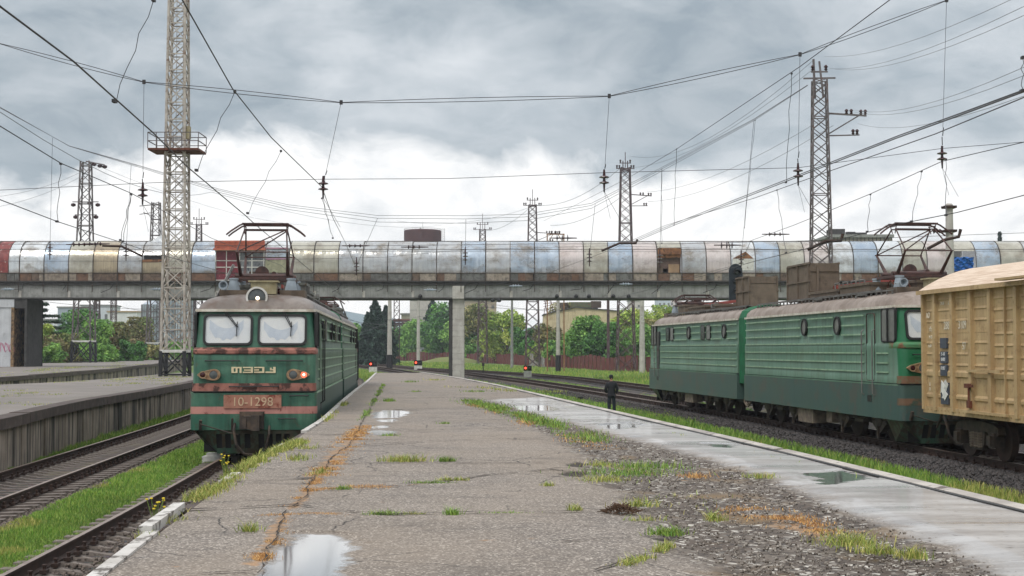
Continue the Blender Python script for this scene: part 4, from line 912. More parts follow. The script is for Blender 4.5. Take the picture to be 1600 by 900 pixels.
    rr = MB(); rr.lathe((HALF - .66, 0, 4.02), [(.225, 0), (.275, 0), (.275, .05), (.225, .05)], 28, 'x', True); rr.build('rim', M_['white_paint'], ho, smooth=True)
    ln = MB(); ln.lathe((HALF - .66, 0, 4.02), [(.23, 0), (.2, .015), (.002, .03)], 24, 'x'); ln.build('lens', M_['lens'], ho, smooth=True)
    if front: bl = MB(); bl.lathe((HALF - .63, .02, 4.0), [(.002, 0), (.05, .0), (.035, .02), (.002, .03)], 10, 'x'); bl.build('bulb', M_['lamp_on'], ho)
    bx_ = MB(); bx_.bx(HALF - 1.75, HALF - 1.25, -.22, .42, 4.13, 4.46); bx_.bx(HALF - 1.8, HALF - 1.2, -.28, .48, 4.44, 4.48); bx_.build('roof_box', M_['hoodbox'], s)
    dk = MB(); dk.bx(HALF - 2.3, HALF - 1.5, -1.05, -.3, 4.06, 4.24); dk.bx(HALF - 2.3, HALF - 1.5, .5, 1.15, 4.04, 4.24); dk.bx(-3.0, 2.9, -.95, .95, 4.10, 4.22); dk.build('roof_duct', M_['hood'], s)
    hn = MB()
    for sy in (-1,): hn.lathe((HALF - 1.45, sy * .93, 4.36), [(.03, -.45), (.035, -.1), (.06, .05), (.11, .14), (.12, .15), (.09, .15), (.03, 0)], 16, 'x'); hn.bx(HALF - 1.75, HALF - 1.55, sy * .93 - .04, sy * .93 + .04, 4.1, 4.36)
    hn.build('horn', M_['insul'], s, smooth=True)
    px = HALF - 3.0
    ins = MB()
    for ix, iy in ((px + .9, -.75), (px + .9, .75), (px - .9, -.75), (px - .9, .75)): ins = MB(); ins.lathe((ix, iy, 4.22), [(.16, 0), (.17, .04), (.11, .3), (.13, .32), (.13, .36)], 14); ins.build('pantograph_insulator', M_['insul'], s, smooth=True)
    pantograph(s, px, up)
    ld = MB()
    for k in (0, .3): ld.bar((HALF - 1.4 - k, -1.12, 4.05), (HALF - 2.3 - k, -.80, 4.95), .035)
    for i in range(6): t = i / 6; ld.bar((HALF - 1.4 - .9 * t, -1.12 + .32 * t, 4.05 + .9 * t), (HALF - 1.7 - .9 * t, -1.12 + .32 * t, 4.05 + .9 * t), .02)
    if A: ld.build('roof_ladder', M_['steel'], s)
    # roof gear: ducts, resistor covers, busbars on insulators
    gdm = worn('grey roof cover', lin(110, 112, 106), lin(96, 94, 88), lin(84, 70, 56), 2, .7, t3=.6) if A else M_['hood']
    for (x0, x1, y0, y1, z1) in ((1.4, 4.0, -1.0, -.35, 4.48), (-1.6, 1.2, -1.0, -.4, 4.4), (-.5, 2.2, .2, .95, 4.42), (2.6, 3.9, .45, 1.0, 4.55), (-3.4, -1.9, .35, .95, 4.40)):
        gd = MB(); gd.bx(x0, x1, y0, y1, 4.18, z1 - .08); gd.bx(x0 - .04, x1 + .04, y0 - .04, y1 + .04, z1 - .08, z1); gd.build('roof_cover', gdm, s)
    gi = MB(); gb = MB()
    for i in range(11):
        x = -6.6 + i * .95
        for y in (-.2, .15): gi = MB(); insulator(gi, (x, y + rnd.uniform(-.08, .08), 4.2), .28, .07, 3); gi.build('bus_insulator', M_['insul_brown'], s, smooth=True)
    gb.bar((-6.8, -.15, 4.56), (3.6, -.15, 4.56), .05, .12); gb.bar((-6.8, .22, 4.52), (2.2, .22, 4.52), .04, .1); gb.build('busbar', M_['red_bar'], s)
    for i in range(16):
        cb = MB()
        x = rnd.uniform(-6, 4.2); y = rnd.uniform(-.85, .85); cb.tube([(x, y, 4.2), (x + rnd.uniform(-.2, .2), y, 4.45), (x + rnd.uniform(.2, .7), y + rnd.uniform(-.3, .3), 4.5), (x + .9, y, 4.2)], .018, 5)
        cb.build('roof_cable', M_['rust'], s); cb = MB(); cb.box((x, y + .2, 4.35), (.18, .12, rnd.uniform(.15, .35))); cb.build('roof_fitting', M_['steel'], s)
    for i in range(4): cb = MB(); x = .2 + i * .75; cb.tube([(x, -.75, 4.4), (x, -.75, 4.6), (x + .4, -.75, 4.6), (x + .4, -.75, 4.4)], .025, 6); cb.build('roof_handle', M_['steel'], s)
    if hood:
        for (x0, x1, y0, y1, z1) in hood:
            hd = MB(); sl = .16
            hd.add([(x0, y0, 4.16), (x1, y0, 4.16), (x1, y1, 4.16), (x0, y1, 4.16), (x0 + sl, y0, z1), (x1 - .03, y0, z1), (x1 - .03, y1, z1), (x0 + sl, y1, z1)], [(0, 1, 5, 4), (1, 2, 6, 5), (2, 3, 7, 6), (3, 0, 4, 7)])
            hd.add([(x0 + .1, y0 + .04, z1 - .25), (x1 - .1, y0 + .04, z1 - .25), (x1 - .1, y1 - .04, z1 - .25), (x0 + .1, y1 - .04, z1 - .25)], [(0, 1, 2, 3)])
            for yy in (y0 - .02, y1 + .02):
                for k in range(3): xx = x0 + .1 + (x1 - x0 - .2) * k / 2; hd.bar((xx, yy, 4.16), (xx, yy, z1), .05)
                hd.bar((x0, yy, (4.2 + z1) / 2), (x1, yy, (4.2 + z1) / 2), .05); hd.bar((x0 + sl, yy, z1), (x1, yy, z1), .06)
            for zz in (4.45, z1 - .25): hd.bar((x1 + .01, y0, zz), (x1 + .01, y1, zz), .03)
            hd.bar((x1 + .03, y0 + (y1 - y0) * .25, 4.16), (x1 + .03, y0 + (y1 - y0) * .25, z1 - .1), .06); hd.build('ventilation_hood', M_['hood'], s)
    # plough, coupler, hose
    pw = MB(); X = HALF - .02; n = 8; y_ = [-1.42, 1.42]
    xs = [-.92, -.70, -.47, -.22, .12, .33, .55, .76]; cur = None
    zt_, zb_ = .66, .10
    def zs(y): return zb_ if abs(y) < .85 else zb_ + (abs(y) - .85) / .60 * (zt_ - zb_)
    sw = .14; edges = [-1.45] + sum([[a, a + sw] for a in xs], []) + [1.45]
    for i in range(0, len(edges), 2):
        a, q = edges[i], edges[i + 1]
        pts = sorted(set([a, q] + [v for v in (-.85, .85) if a < v < q]))
        for u, w in zip(pts, pts[1:]): pw.add([(X - .25 * (1 - .0), u, zs(u)), (X - .25, w, zs(w)), (X, w, .69), (X, u, .69)], [(0, 1, 2, 3)])
    for a in xs:
        pw.add([(X - .25, a, .10), (X - .25, a + sw, .10), (X - .21, a + sw, .24), (X - .21, a, .24)], [(0, 1, 2, 3)]); pw.add([(X - .035, a, .60), (X - .035, a + sw, .60), (X, a + sw, .69), (X, a, .69)], [(0, 1, 2, 3)])
    for sgn in (-1, 1): pw.add([(X, sgn * 1.45, .69), (X - .25, sgn * .85, .10), (X - 1.3, sgn * 1.2, .10), (X - 1.3, sgn * 1.45, .69)], [(0, 1, 2, 3)])
    pw.build('snow_plough', worn('green brown plough', lin(62, 96, 78), lin(88, 82, 68), lin(70, 58, 46), 1.5, .6, t3=.5), s)
    bk = MB(); bk.bx(X - .34, X - .30, -1.25, 1.25, .14, .68); bk.build('plough_backing', M_['black'], s)  # black sheet added to make the plough slots look dark
    cv = MB(); cv.bx(-HALF + .4, HALF - .5, -1.05, 1.05, .55, .95); cv.build('underframe', M_['black'], s)
    cp = MB(); cp.bx(X - .3, X + .12, -.33, .27, .72, 1.16); cp.box((X + .30, -.03, .90), (.42, .36, .32)); cp.box((X + .52, .10, .90), (.22, .20, .38)); cp.box((X + .46, -.19, .90), (.16, .14, .30)); cp.bx(X + .1, X + .2, -.3, .25, 1.06, 1.16); cp.build('coupler', M_['grime'], s)
    hs = MB(); hs.tube([(X + .05, -.45, .86), (X + .25, -.45, .7), (X + .3, -.38, .35), (X + .25, -.2, .12), (X + .2, 0, .1)], .035, 7); hs.tube([(X + .05, .4, .8), (X + .22, .4, .6), (X + .24, .34, .3), (X + .1, .3, .15)], .03, 7)
    hs.tube([(X + .12, -1.3, .86), (X + .16, -.5, .62), (X + .2, -.35, .6)], .016, 5); hs.bar((X + .04, -1.3, .72), (X + .12, -1.28, .95), .07); hs.bar((X + .05, -.52, .66), (X + .15, -.5, 1.0), .05); hs.build('brake_hose', M_['grime'], s)
    bogie(s, 3.95); bogie(s, -3.95)
    for q in ((-1.5, .0, -1.45, -1.0, .25, .85), (-.4, 1.0, 1.0, 1.42, .3, .85), (1.2, 1.7, -1.4, -1.0, .35, .8)): bx2 = MB(); bx2.bx(*q); bx2.build('equipment_box', M_['grime_pale'], s)
    gw = MB(); o = [(y, z) for y, z in ((-1.47, 1.3), (-1.47, 3.72), (-1.36, 3.98), (-1.05, 4.13), (-.7, 4.2), (.7, 4.2), (1.05, 4.13), (1.36, 3.98), (1.47, 3.72), (1.47, 1.3))]
    gw.loft([[(-HALF + .02 - k * .075, y * (1.0 if k % 2 else .988), z * (1.0 if k % 2 else .996)) for y, z in o] for k in range(9)]); gw.build('gangway', M_['gangway'], s)
    for sd in (-1, 1): ho = MB(); ho.tube([(-HALF + .1, sd * 1.2, 1.0), (-HALF - .1, sd * 1.3, .6), (-HALF - .4, sd * 1.3, .45), (-HALF - .7, sd * 1.3, .6)], .03, 6); ho.build('jumper_cable', M_['grime_pale'], s)
    return s

def face(fromY, toY, T): return math.atan2(toY - fromY, T(toY) - T(fromY))
def place_section(s, T, yf, yb, z):
    """front end at depth yf, rear end at depth yb, on track T"""
    fx, bx_ = T(yf), T(yb); ang = math.atan2(yf - yb, fx - bx_); s.location = ((fx + bx_) / 2, (yf + yb) / 2, z); s.rotation_euler = (0, 0, ang)
def flatten(s, root):
    bpy.context.view_layer.update(); M = s.matrix_basis.copy()
    for ch in [o for o in bpy.data.objects if o.parent == s]: ch.parent = root; ch.matrix_basis = M @ ch.matrix_basis
    bpy.data.objects.remove(s)
def locos():
    c = T1(51); L = empty('electric_locomotive', (T1(52), 52, 0), label='dark green electric locomotive numbered 10-1298 with one red lamp lit, beside the near platform', cat='locomotive', group='green electric locomotives')
    a = section(L, 'A', 'front_section', True, None, True, '10-1298'); place_section(a, T1, 36.0, 51.3, 0); a.location -= L.location; flatten(a, L)
    b = section(L, 'A', 'rear_section', False, None); place_section(b, T1, 68.0, 52.6, 0); b.location -= L.location; flatten(b, L)
    R = empty('electric_locomotive', (T4(53), 53, RZ['T4']), label='pale green two section electric locomotive coupled to the tan boxcar on the right', cat='locomotive', group='green electric locomotives')
    a = section(R, 'B', 'near_section', True, [(-4.3, -1.7, -.95, .0, 5.36), ], False); place_section(a, T4, 37.6, 52.8, RZ['T4']); a.location -= R.location; flatten(a, R)
    b = section(R, 'B', 'far_section', False, [(-7.55, -5.6, -.1, .95, 5.3)]); place_section(b, T4, 69.3, 54.0, RZ['T4']); b.location -= R.location; flatten(b, R)
locos()

# ---------------------------------------------------------------- tan boxcar
def boxcar():
    y0, y1 = 36.0, 21.0; z = RZ['T4']; root = empty('boxcar', (T4(28.5), 28.5, z), label='tan ribbed goods wagon with pale plank roof coupled behind the pale green locomotive', cat='freight wagon')
    ang = math.atan2(y0 - y1, T4(y0) - T4(y1)); root.rotation_euler = (0, 0, ang); L = 15.0; H = L / 2     # local +X points at the locomotive; visible side is local +Y
    W = 1.50; zb, zt = 1.10, 3.98
    b = MB(); b.bx(-H, H, -W, W, zb, zt); b.build('body', M_['tan'], root)
    posts = [.06, .80, 1.85, 2.9, 3.95, 5.25, 6.4, 7.5, 8.6, 9.7, 10.8, 11.9, 13.0, 14.0, 14.94]
    for sd in (1, -1):
        pb = MB()
        for i, p in enumerate(posts):
            w = .16 if 0 < i < 14 else .1; y = sorted((sd * W, sd * (W + .10))); pb.bx(H - p - w / 2, H - p + w / 2, y[0], y[1], zb - .02 if i not in (3, 4) else zb + .05, zt)
            pb.bx(H - p - w / 2 - .03, H - p + w / 2 + .03, *sorted((sd * W, sd * (W + .015))), zb, zt)
        pb.build('side_post', M_['tan'], root)
        rb = MB()
        for a, q in zip(posts, posts[1:]):
            x0, x1 = H - q + .09, H - a - .09
            for k in range(7):
                zz = 3.74 - k * .262 - (0 if q < 4.7 else .07)
                if k == 3 and q < 4.7: rb.bx(x0, x1, *sorted((sd * W, sd * (W + .008))), zz - .012, zz); continue
                # pressed rib: slope out, sharp undercut
                ys = sd * W; o = sd * .018; v = [(x0, ys, zz + .06), (x1, ys, zz + .06), (x1, ys + o, zz + .012), (x0, ys + o, zz + .012), (x1, ys + o, zz), (x0, ys + o, zz), (x1, ys, zz - .015), (x0, ys, zz - .015)]
                rb.add(v, [(0, 1, 2, 3), (3, 2, 4, 5), (5, 4, 6, 7), (0, 3, 5, 7), (1, 6, 4, 2)])
            for zz, hh in ((1.88, .18), (1.36, .14)):
                ys = sd * W; o = sd * .035; v = [(x0, ys, zz + hh), (x1, ys, zz + hh), (x1, ys + o, zz + hh - .05), (x0, ys + o, zz + hh - .05), (x1, ys + o, zz + .03), (x0, ys + o, zz + .03), (x1, ys, zz), (x0, ys, zz)]
                v = [(x, sd * W + (y - sd * W) * (1 if i in (2, 3, 4, 5) else 1), z_) for i, (x, y, z_) in enumerate(v)]; rb.add(v, [(0, 1, 2, 3), (3, 2, 4, 5), (5, 4, 6, 7), (0, 3, 5, 7), (1, 6, 4, 2)])
        rb.build('pressed_ribs', M_['tan'], root)
        sl = MB(); ys = sorted((sd * (W + .001), sd * (W + .06))); sl.bx(-H, H, ys[0], ys[1], zb - .10, zb + .06); sl.build('side_sill', M_['tan'], root)
        hl = MB()
        for k in range(70): x = H - .3 - k * .21; hl.bx(x - .045, x, *sorted((sd * (W + .06), sd * (W + .066))), zb - .03, zb); 
        hl.build('rivet_row', M_['tan_dark'], root)
        dr = MB(); ys = sorted((sd * (W + .1), sd * (W + .15))); dr.bx(H - 4.6, H - 2.85, ys[0], ys[1], 2.03, 2.10); dr.bx(H - 4.9, H - 2.6, ys[0], ys[1], zb + .0, zb + .06); dr.bx(H - 4.66, H - 4.62, *sorted((sd * W, sd * (W + .06))), zb, zt); dr.build('door_rail', M_['tan'], root)
        lk = MB(); xx = H - 2.93; lk.box((xx + .06, sd * (W + .14), 1.72), (.22, .08, .10)); lk.box((xx - .08, sd * (W + .14), 1.72), (.28, .04, .06)); lk.box((xx, sd * (W + .13), 1.30), (.16, .07, .16)); lk.tube([(xx, sd * (W + .14), 1.72), (xx, sd * (W + .14), 1.32)], .025, 6); lk.build('door_latch', M_['rust'], root)
    def roofring(x, k=0.0):
        pts = []
        for i in range(13): t = -1 + i / 6; pts.append((x, t * (W + .16), 3.98 + .62 * (1 - abs(t) ** 1.8)))
        return pts + [(x, W + .16, 3.93), (x, -W - .16, 3.93)]
    rf = MB(); rf.loft([roofring(-H - .08), roofring(H + .08)]); rf.build('roof', M_['plank_roof'], root)
    ef = MB()
    for sd in (1, -1): ef.bx(-H - .07, H + .07, *sorted((sd * (W + .165), sd * (W + .19))), 3.90, 4.0); ef.bx(-H + 2, H - 5.0, *sorted((sd * (W + .2), sd * (W + .42))), 4.02, 4.07)
    ef.build('roof_edge', M_['tan'], root)
    ge = MB()
    for sd in (1, -1): ge.loft([[(sd * (H + k), y, z_) for y, z_ in [(-W, 3.9)] + [(t / 6 * W, 3.93 + .60 * (1 - abs(t / 6) ** 1.8)) for t in range(-6, 7)] + [(W, 3.9)]] for k in (0, .03)])
    ge.build('gable', M_['tan'], root)
    # lettering on the visible side
    def LM(d, z_, off=.004): return frame_M((H - d, W + off, z_), (-1, 0, 0), (0, 0, 1))
    tx = MB()
    for s_, d, z_, sz, of in (('288', 1.40, 3.03, .28, .012), ('3109', 2.32, 3.03, .28, .012), ('57', 2.5, 2.55, .24, .05), ('AO', .35, 3.32, .2, .05), ('32', .40, 3.05, .09, .01), ('2A 80', 1.15, 3.62, .11, .01), ('64', 1.55, 3.62, .11, .01), ('T.22,5', .42, 3.0, .11, .012), ('M 120', .42, 2.82, .10, .012), ('11.800', .45, 2.6, .10, .05), ('II', .42, 1.66, .12, .05), ('3.5', .42, 1.55, .10, .05)):
        tx.text(s_, sz, LM(d, z_, of) @ Matrix.Diagonal((.8, 1, 1, 1)))
    tx.build('white_lettering', plain('white stencil paint', lin(226, 216, 196)), root)
    pl = MB()
    for d, z_, w, h in ((1.28, 2.70, .38, .25), (1.28, 2.36, .38, .28), (1.28, 2.05, .38, .26), (1.33, 1.50, .46, .52)): plate(pl, rrect(0, 0, w, h, .01), LM(d, z_, .0), .0, .056)
    po = pl.build('placard', plain('dark blue grey placard', lin(72, 78, 90), .5), root)
    tx = MB()
    for s_, d, z_ in (('5-10', 1.28, 2.40), ('0480', 1.28, 2.27), ('8 887', 1.28, 2.06)): tx.text(s_, .12, LM(d, z_, .062))
    tx.build('placard_text', plain('pale placard text', lin(214, 214, 214)), po)
    pp = MB()
    for i in range(7): plate(pp, [(rnd.uniform(-.22, .2) + u * .13, rnd.uniform(-.2, .22) + v * .13) for u, v in ((0, 0), (1, .3), (.8, 1), (.2, 1.2))], LM(1.3, 1.50), .057, .062 + i * .002)
    pp.build('torn_poster', plain('torn white paper', lin(222, 220, 214), .8), root)
    # bogies of the wagon
    for bxx in (H - 2.1, -H + 2.1):
        g = MB(); wr = .475
        for s in (-1, 1):
            pr = [(-1.2, .62), (-1.15, .78), (-.9, .84), (-.3, .88), (.3, .88), (.9, .84), (1.15, .78), (1.2, .62), (.95, .5), (.8, .62), (.45, .66), (.42, .35), (.25, .22), (-.25, .22), (-.42, .35), (-.45, .66), (-.8, .62), (-.95, .5)]
            g.loft([[(bxx + x, s * 1.02 + k, z_) for x, z_ in pr] for k in (-.09, .09)])
            for k in (-1, 1): g.box((bxx + k * .925, s * 1.04, .48), (.3, .26, .34)); g.box((bxx + k * .925, s * 1.2, .48), (.2, .08, .22))
        g.bx(bxx - .25, bxx + .25, -1.05, 1.05, .5, .8); bo = g.build('bogie', M_['grime'], root)
        for k in (-1, 1):
            w = MB()
            for s in (-1, 1): w.lathe((bxx + k * .925, s * .80, wr), wheel_prof(wr) if s < 0 else [(r, -h) for r, h in wheel_prof(wr)], 30, 'y')
            w.tube([(bxx + k * .925, -1.1, wr), (bxx + k * .925, 1.1, wr)], .08, 8); w.build('wheelset', M_['rail_side'], bo, smooth=True)
        for d in (-.22, 0, .22):
            c = MB()
            for s in (-1, 1): coil(c, (bxx + d, s * 1.06), .09, .28, .64, 6, .028)
            c.build('coil_spring', M_['grime_pale'], bo)
    u = MB(); u.bx(-H + .3, H - .3, -.3, .3, .8, 1.1); u.bx(-2, .2, .4, 1.2, .55, 1.0); u.box((H + .35, 0, .95), (.8, .3, .3)); u.bar((H - .2, 1.3, .62), (H - .6, 1.3, 1.05), .04); u.build('underframe', M_['grime'], root)
boxcar()
# ---------------------------------------------------------------- covered footbridge over the tracks
def footbridge():
    Y0, W, Z0, Z1, ZW, ZT = 133.0, 4.6, 7.49, 8.97, 9.76, 12.86
    yc = Y0 + W / 2; root = empty('footbridge', (0, yc, 0), label='long covered footbridge with curved patchwork plastic glazing crossing above all the tracks', cat='footbridge')
    def sh(b): b.v = [(x, y - yc, z) for x, y, z in b.v]; return b
    xa, xb = -62.0, 72.0
    b = MB(); b.bx(xa, xb, Y0 + .05, Y0 + .45, Z0, Z1); b.bx(xa, xb, Y0 + W - .45, Y0 + W - .05, Z0, Z1); sh(b).build('girder', M_['conc'], root)
    b = MB(); b.bx(xa, xb, Y0 + .45, Y0 + W - .45, Z0 + .35, Z0 + .75); b.bx(xa, xb, Y0 - .06, Y0 + W + .06, Z0 - .12, Z0); sh(b).build('deck', M_['conc_dark'], root)
    b = MB(); b.bx(xa, xb, Y0 - .12, Y0 + .05, Z1 - .34, Z1 - .06)
    x = xa
    while x < xb: b.bx(x, x + .11, Y0 - .16, Y0 - .12, Z1 - .30, Z1 - .12); x += .28
    b.bx(xa, xb, Y0 - .25, Y0 + W + .25, Z1 - .05, Z1 + .03); sh(b).build('cornice', M_['conc_dark'], root)
    PAN = 2.27; base = P(567, 420, Y0)[0]; i0, i1 = -21, 37
    # glazing materials
    def glaze(nm, c1, c2, alpha, c3=None, rough=.22, streak=.5, sp=.6):
        m = MT(nm, rough, .45, sp); c = m.mix(m.ramp(m.noise(.9, (1, 1, .35), 4), .35, .65), c1, c2)
        c = m.mix(m.mth('MULTIPLY', m.ramp(m.noise(2.5, (3, 3, .12), 5, .7), .45, .7), streak), c, tuple(v * .72 for v in c1))
        z = m.sep()[2]; lo = m.ramp(m.mth('ADD', z, m.mth('MULTIPLY', m.noise(1.1, (1, 1, .6), 6, .7), 1.3)), Z1 + 1.45, Z1 + 1.95, True)
        c = m.mix(m.mth('MULTIPLY', lo, .7), c, c3 or lin(116, 104, 90)); c = m.mix(m.ramp(m.noise(.45, (1, 1, 1.6), 6, .72, loc=(2, 2, 9)), .48, .7), c, lin(128, 116, 100)); m.col(c); m.L.new(m.mth('ADD', alpha, m.mth('MULTIPLY', lo, .08), True), m.b.inputs['Alpha']); m.bump(m.noise(.8, (1, 1, .5), 4), .35, .25); return m.m
    GL = {'b': glaze('pale blue plastic sheet', lin(168, 186, 204), lin(190, 202, 214), .72), 'g': glaze('grey plastic sheet', lin(182, 186, 190), lin(198, 198, 196), .76), 'y': glaze('beige weathered sheet', lin(170, 166, 150), lin(192, 188, 174), .9, lin(110, 96, 78)),
          'o': glaze('brown weathered sheet', lin(160, 146, 122), lin(182, 166, 138), .9, lin(70, 62, 54), .3, .9), 'p': glaze('pinkish sheet', lin(204, 190, 184), lin(214, 204, 198), .8), 'w': glaze('white milky sheet', lin(222, 224, 224), lin(206, 212, 216), .85)}
    redm = worn('red corrugated sheet', lin(136, 66, 62), lin(112, 54, 54), lin(190, 180, 170), 3, .6, t3=.62); ply = worn('brown plywood', lin(150, 104, 70), lin(110, 74, 54), lin(60, 46, 40), 2, .8, t3=.56)
    ply_d = worn('dark plywood', lin(104, 84, 74), lin(84, 66, 58), None, 2, .8)
    order = {-15: 'r', -14: 'w', -13: 'b', -12: 'y', -11: 'o', -10: 'g', -9: 'q', -8: 'y', -7: 'b', -6: 's', -5: 's2', -4: 's3', -3: 'y', -2: 'y', -1: 'g', 0: 'g', 1: 'g', 2: 'g', 3: 'g', 4: 'b', 5: 'g', 6: 'b', 7: 'b', 8: 'p', 9: 'y', 10: 'b', 11: 'p', 12: 'k', 13: 'g', 14: 'p', 15: 't', 16: 'b', 17: 'y', 18: 'p', 19: 'w', 20: 'b', 21: 'w', 22: 'y', 23: 'p', 24: 'tarp', 25: 'b', 26: 'y', 27: 'g', 28: 'g'}
    def prof(z0=ZW, n=9, half='near'):
        pts = [(Y0, z0), (Y0, 10.7)]
        for k in range(1, n + 1): a = math.pi / 2 * k / n; pts.append((yc - (W / 2) * math.cos(a), 10.7 + (ZT - 10.7) * math.sin(a)))
        return pts
    near = prof(); far = [(2 * yc - y, z) for y, z in near][::-1]; full = near + far[1:]
    for i in range(i0, i1):
        x0, x1 = base + i * PAN + .05, base + (i + 1) * PAN - .05; k = order.get(i, 'bgywpg'[i % 6])
        if k in 'bgyowp': pf, mt = full, GL[k]
        elif k == 'r':
            pf, mt = full, redm; b = MB(); b.loft([[(xx, y, z) for y, z in pf] for xx in (x0 + PAN * .55, x1)], closed=False, cap0=False, cap1=False); sh(b).build('glazing_panel', GL['w'], root, smooth=True); x1 = x0 + PAN * .52
        elif k == 'k': pf, mt = near[5:] + far[1:], GL['y']
        elif k == 'q': pf, mt = near[3:] + far[1:], GL['g']
        elif k == 't': pf, mt = full, GL['w']
        elif k == 'tarp': pf, mt = near[4:] + far[1:], GL['y']
        else: pf, mt = near[5:] + far[1:], GL['g' if k != 's3' else 'w']
        b = MB(); dz = rnd.uniform(-.05, .04); rings = [[(xx, y, z + (dz if z > 11 else 0)) for y, z in pf] for xx in (x0, x1)]
        b.loft(rings, closed=False, cap0=False, cap1=False); sh(b).build('glazing_panel', mt, root, smooth=True)
    def px0(i): return base + i * PAN
    # special bays
    b = MB(); b.bx(px0(12) + .08, px0(13) - .08, Y0 + .5, Y0 + .56, ZW, 11.4); sh(b).build('plywood_sheet', ply_d, root)
    b = MB(); b.bx(px0(12) + .06, px0(13) - .06, Y0 + .1, Y0 + .3, 11.5, 12.1); b.bx(px0(12) + .06, px0(13) - .06, Y0 + .25, Y0 + .32, 11.2, 11.5); sh(b).build('plywood_board', ply, root)
    b = MB(); x = px0(15); b.add([(x + .15, Y0 - .03, 11.1), (x + 2.1, Y0 - .03, 11.1), (x + 1.35, Y0 - .03, 11.75), (x + .15, Y0 + .03, 11.1), (x + 2.1, Y0 + .03, 11.1), (x + 1.35, Y0 + .03, 11.75)], [(0, 1, 2), (5, 4, 3), (0, 3, 4, 1), (1, 4, 5, 2), (2, 5, 3, 0)]); sh(b).build('plywood_board', ply, root)
    b = MB(); b.bx(px0(15) + .15, px0(15) + 2.1, Y0 - .05, Y0 - .02, 10.0, 11.08); sh(b).build('white_board', M_['white_paint'], root)
    b = MB(); b.bx(px0(-9) + .1, px0(-8) - .1, Y0 + .3, Y0 + .35, 10.9, 11.7); sh(b).build('dark_opening', M_['black'], root)  # black sheet stands for the shade inside the open bay
    b = MB(); b.bx(px0(-9) + .06, px0(-8) - .06, Y0 - .05, Y0 + .05, ZW, 10.75); sh(b).build('brown_sheet', GL['o'], root)
    b = MB(); b.bx(px0(-9) + .06, px0(-8) - .06, Y0 - .1, Y0 + .1, 10.78, 11.0); sh(b).build('plywood_board', ply, root)
    b = MB(); xq = px0(-9); b.add([(xq + .2, yc - .6, 12.7), (xq + 2.2, yc - .6, 12.7), (xq + 1.2, yc, 13.5), (xq + 1.2, yc + .9, 12.8)], [(0, 1, 2), (1, 3, 2), (0, 2, 3)]); sh(b).build('film_sheet', GL['g'], root)
    b = MB(); b.bx(px0(-14) + .45, px0(-14) + 1.7, Y0 - .03, Y0 + .02, 10.2, 11.2); sh(b).build('patch_sheet', GL['w'], root)
    # red kiosk bays
    kx0, kx1 = px0(-6) - .05, px0(-4)
    b = MB(); b.bx(kx0, kx1, Y0 - .35, Y0 + .1, 12.0, 12.75); b.bx(kx0 - .1, kx1 + .1, Y0 - .5, Y0 + .1, 11.85, 12.02)
    for k in range(5): b.bx(kx0, kx1, Y0 - .4, Y0 - .35, 12.05 + k * .14, 12.10 + k * .14)
    sh(b).build('orange_awning', worn('orange sheet', lin(196, 110, 84), lin(170, 92, 72), lin(120, 60, 48), 3, .6, t3=.62), root)
    b = MB(); b.bx(kx0 + .1, kx0 + PAN, Y0 + .0, Y0 + .04, 9.1, 11.85); sh(b).build('red_wall', worn('dark red panel', lin(120, 44, 54), lin(96, 36, 46), lin(150, 80, 86), 2, .5), root)
    b = MB(); b.bx(kx0 + PAN, kx1 - .1, Y0 + .0, Y0 + .04, 9.9, 11.85); sh(b).build('kiosk_window', worn('grey kiosk window', lin(120, 122, 124), lin(80, 82, 86), lin(60, 60, 66), 1.4, .3, t3=.55), root)
    b = MB()
    for xx in (kx0 + .05, kx0 + 1.05, kx0 + PAN, kx0 + 1.5 * PAN, kx1 - .08): b.bx(xx - .04, xx + .04, Y0 - .05, Y0 - .0, 9.1, 11.9)
    for zz in (9.1, 10.3, 10.9, 11.85): b.bx(kx0, kx1, Y0 - .045, Y0 - .0, zz - .04, zz + .04)
    sh(b).build('kiosk_frame', M_['white_paint'], root)
    b = MB(); b.bx(px0(-4) + .05, px0(-3) - .1, Y0 - .02, Y0 + .02, 9.8, 11.0); sh(b).build('grey_green_wall', worn('grey green board', lin(158, 156, 130), lin(136, 134, 110), lin(90, 90, 76), 2, .8), root)
    b = MB(); b.bx(px0(-4) + .2, px0(-3) - .2, Y0 - .02, Y0 + .02, 11.1, 11.9); sh(b).build('kiosk_window', GL['b'], root)
    b = MB(); b.bx(px0(-4) + .1, px0(-3) - .1, Y0 - .05, Y0 + .0, 11.0, 11.12); b.bx(px0(-4) + .1, px0(-3) - .1, Y0 - .06, Y0 + .0, 12.0, 12.12); sh(b).build('pink_board', worn('pinkish board', lin(180, 130, 150), lin(160, 110, 130)), root)
    # blue tarpaulin
    b = MB(); n = 8; x0 = px0(24) + .45
    rings = [[(x0 - .3 + j * .3, Y0 - .18 - .12 * math.sin(i * 1.9 + j * 2.3) , 9.9 + i * .19 + .05 * math.sin(j * 2 + i)) for j in range(7)] for i in range(n)]
    b.loft(rings, closed=False, cap0=False, cap1=False); sh(b).build('tarpaulin', worn('blue tarpaulin', lin(24, 96, 172), lin(12, 72, 140), None, 2, .5, streak=0), root)
    # stalls and boards standing inside, seen through the sheets
    stall = [worn('inner board brown', lin(104, 88, 74), lin(84, 72, 62), None, 1, .9), worn('inner board grey', lin(112, 112, 108), lin(90, 90, 88), None, 1, .9), worn('inner board tan', lin(168, 140, 110), lin(140, 116, 92), None, 1, .9), worn('inner board dark', lin(62, 62, 60), lin(50, 48, 48), None, 1, .9)]
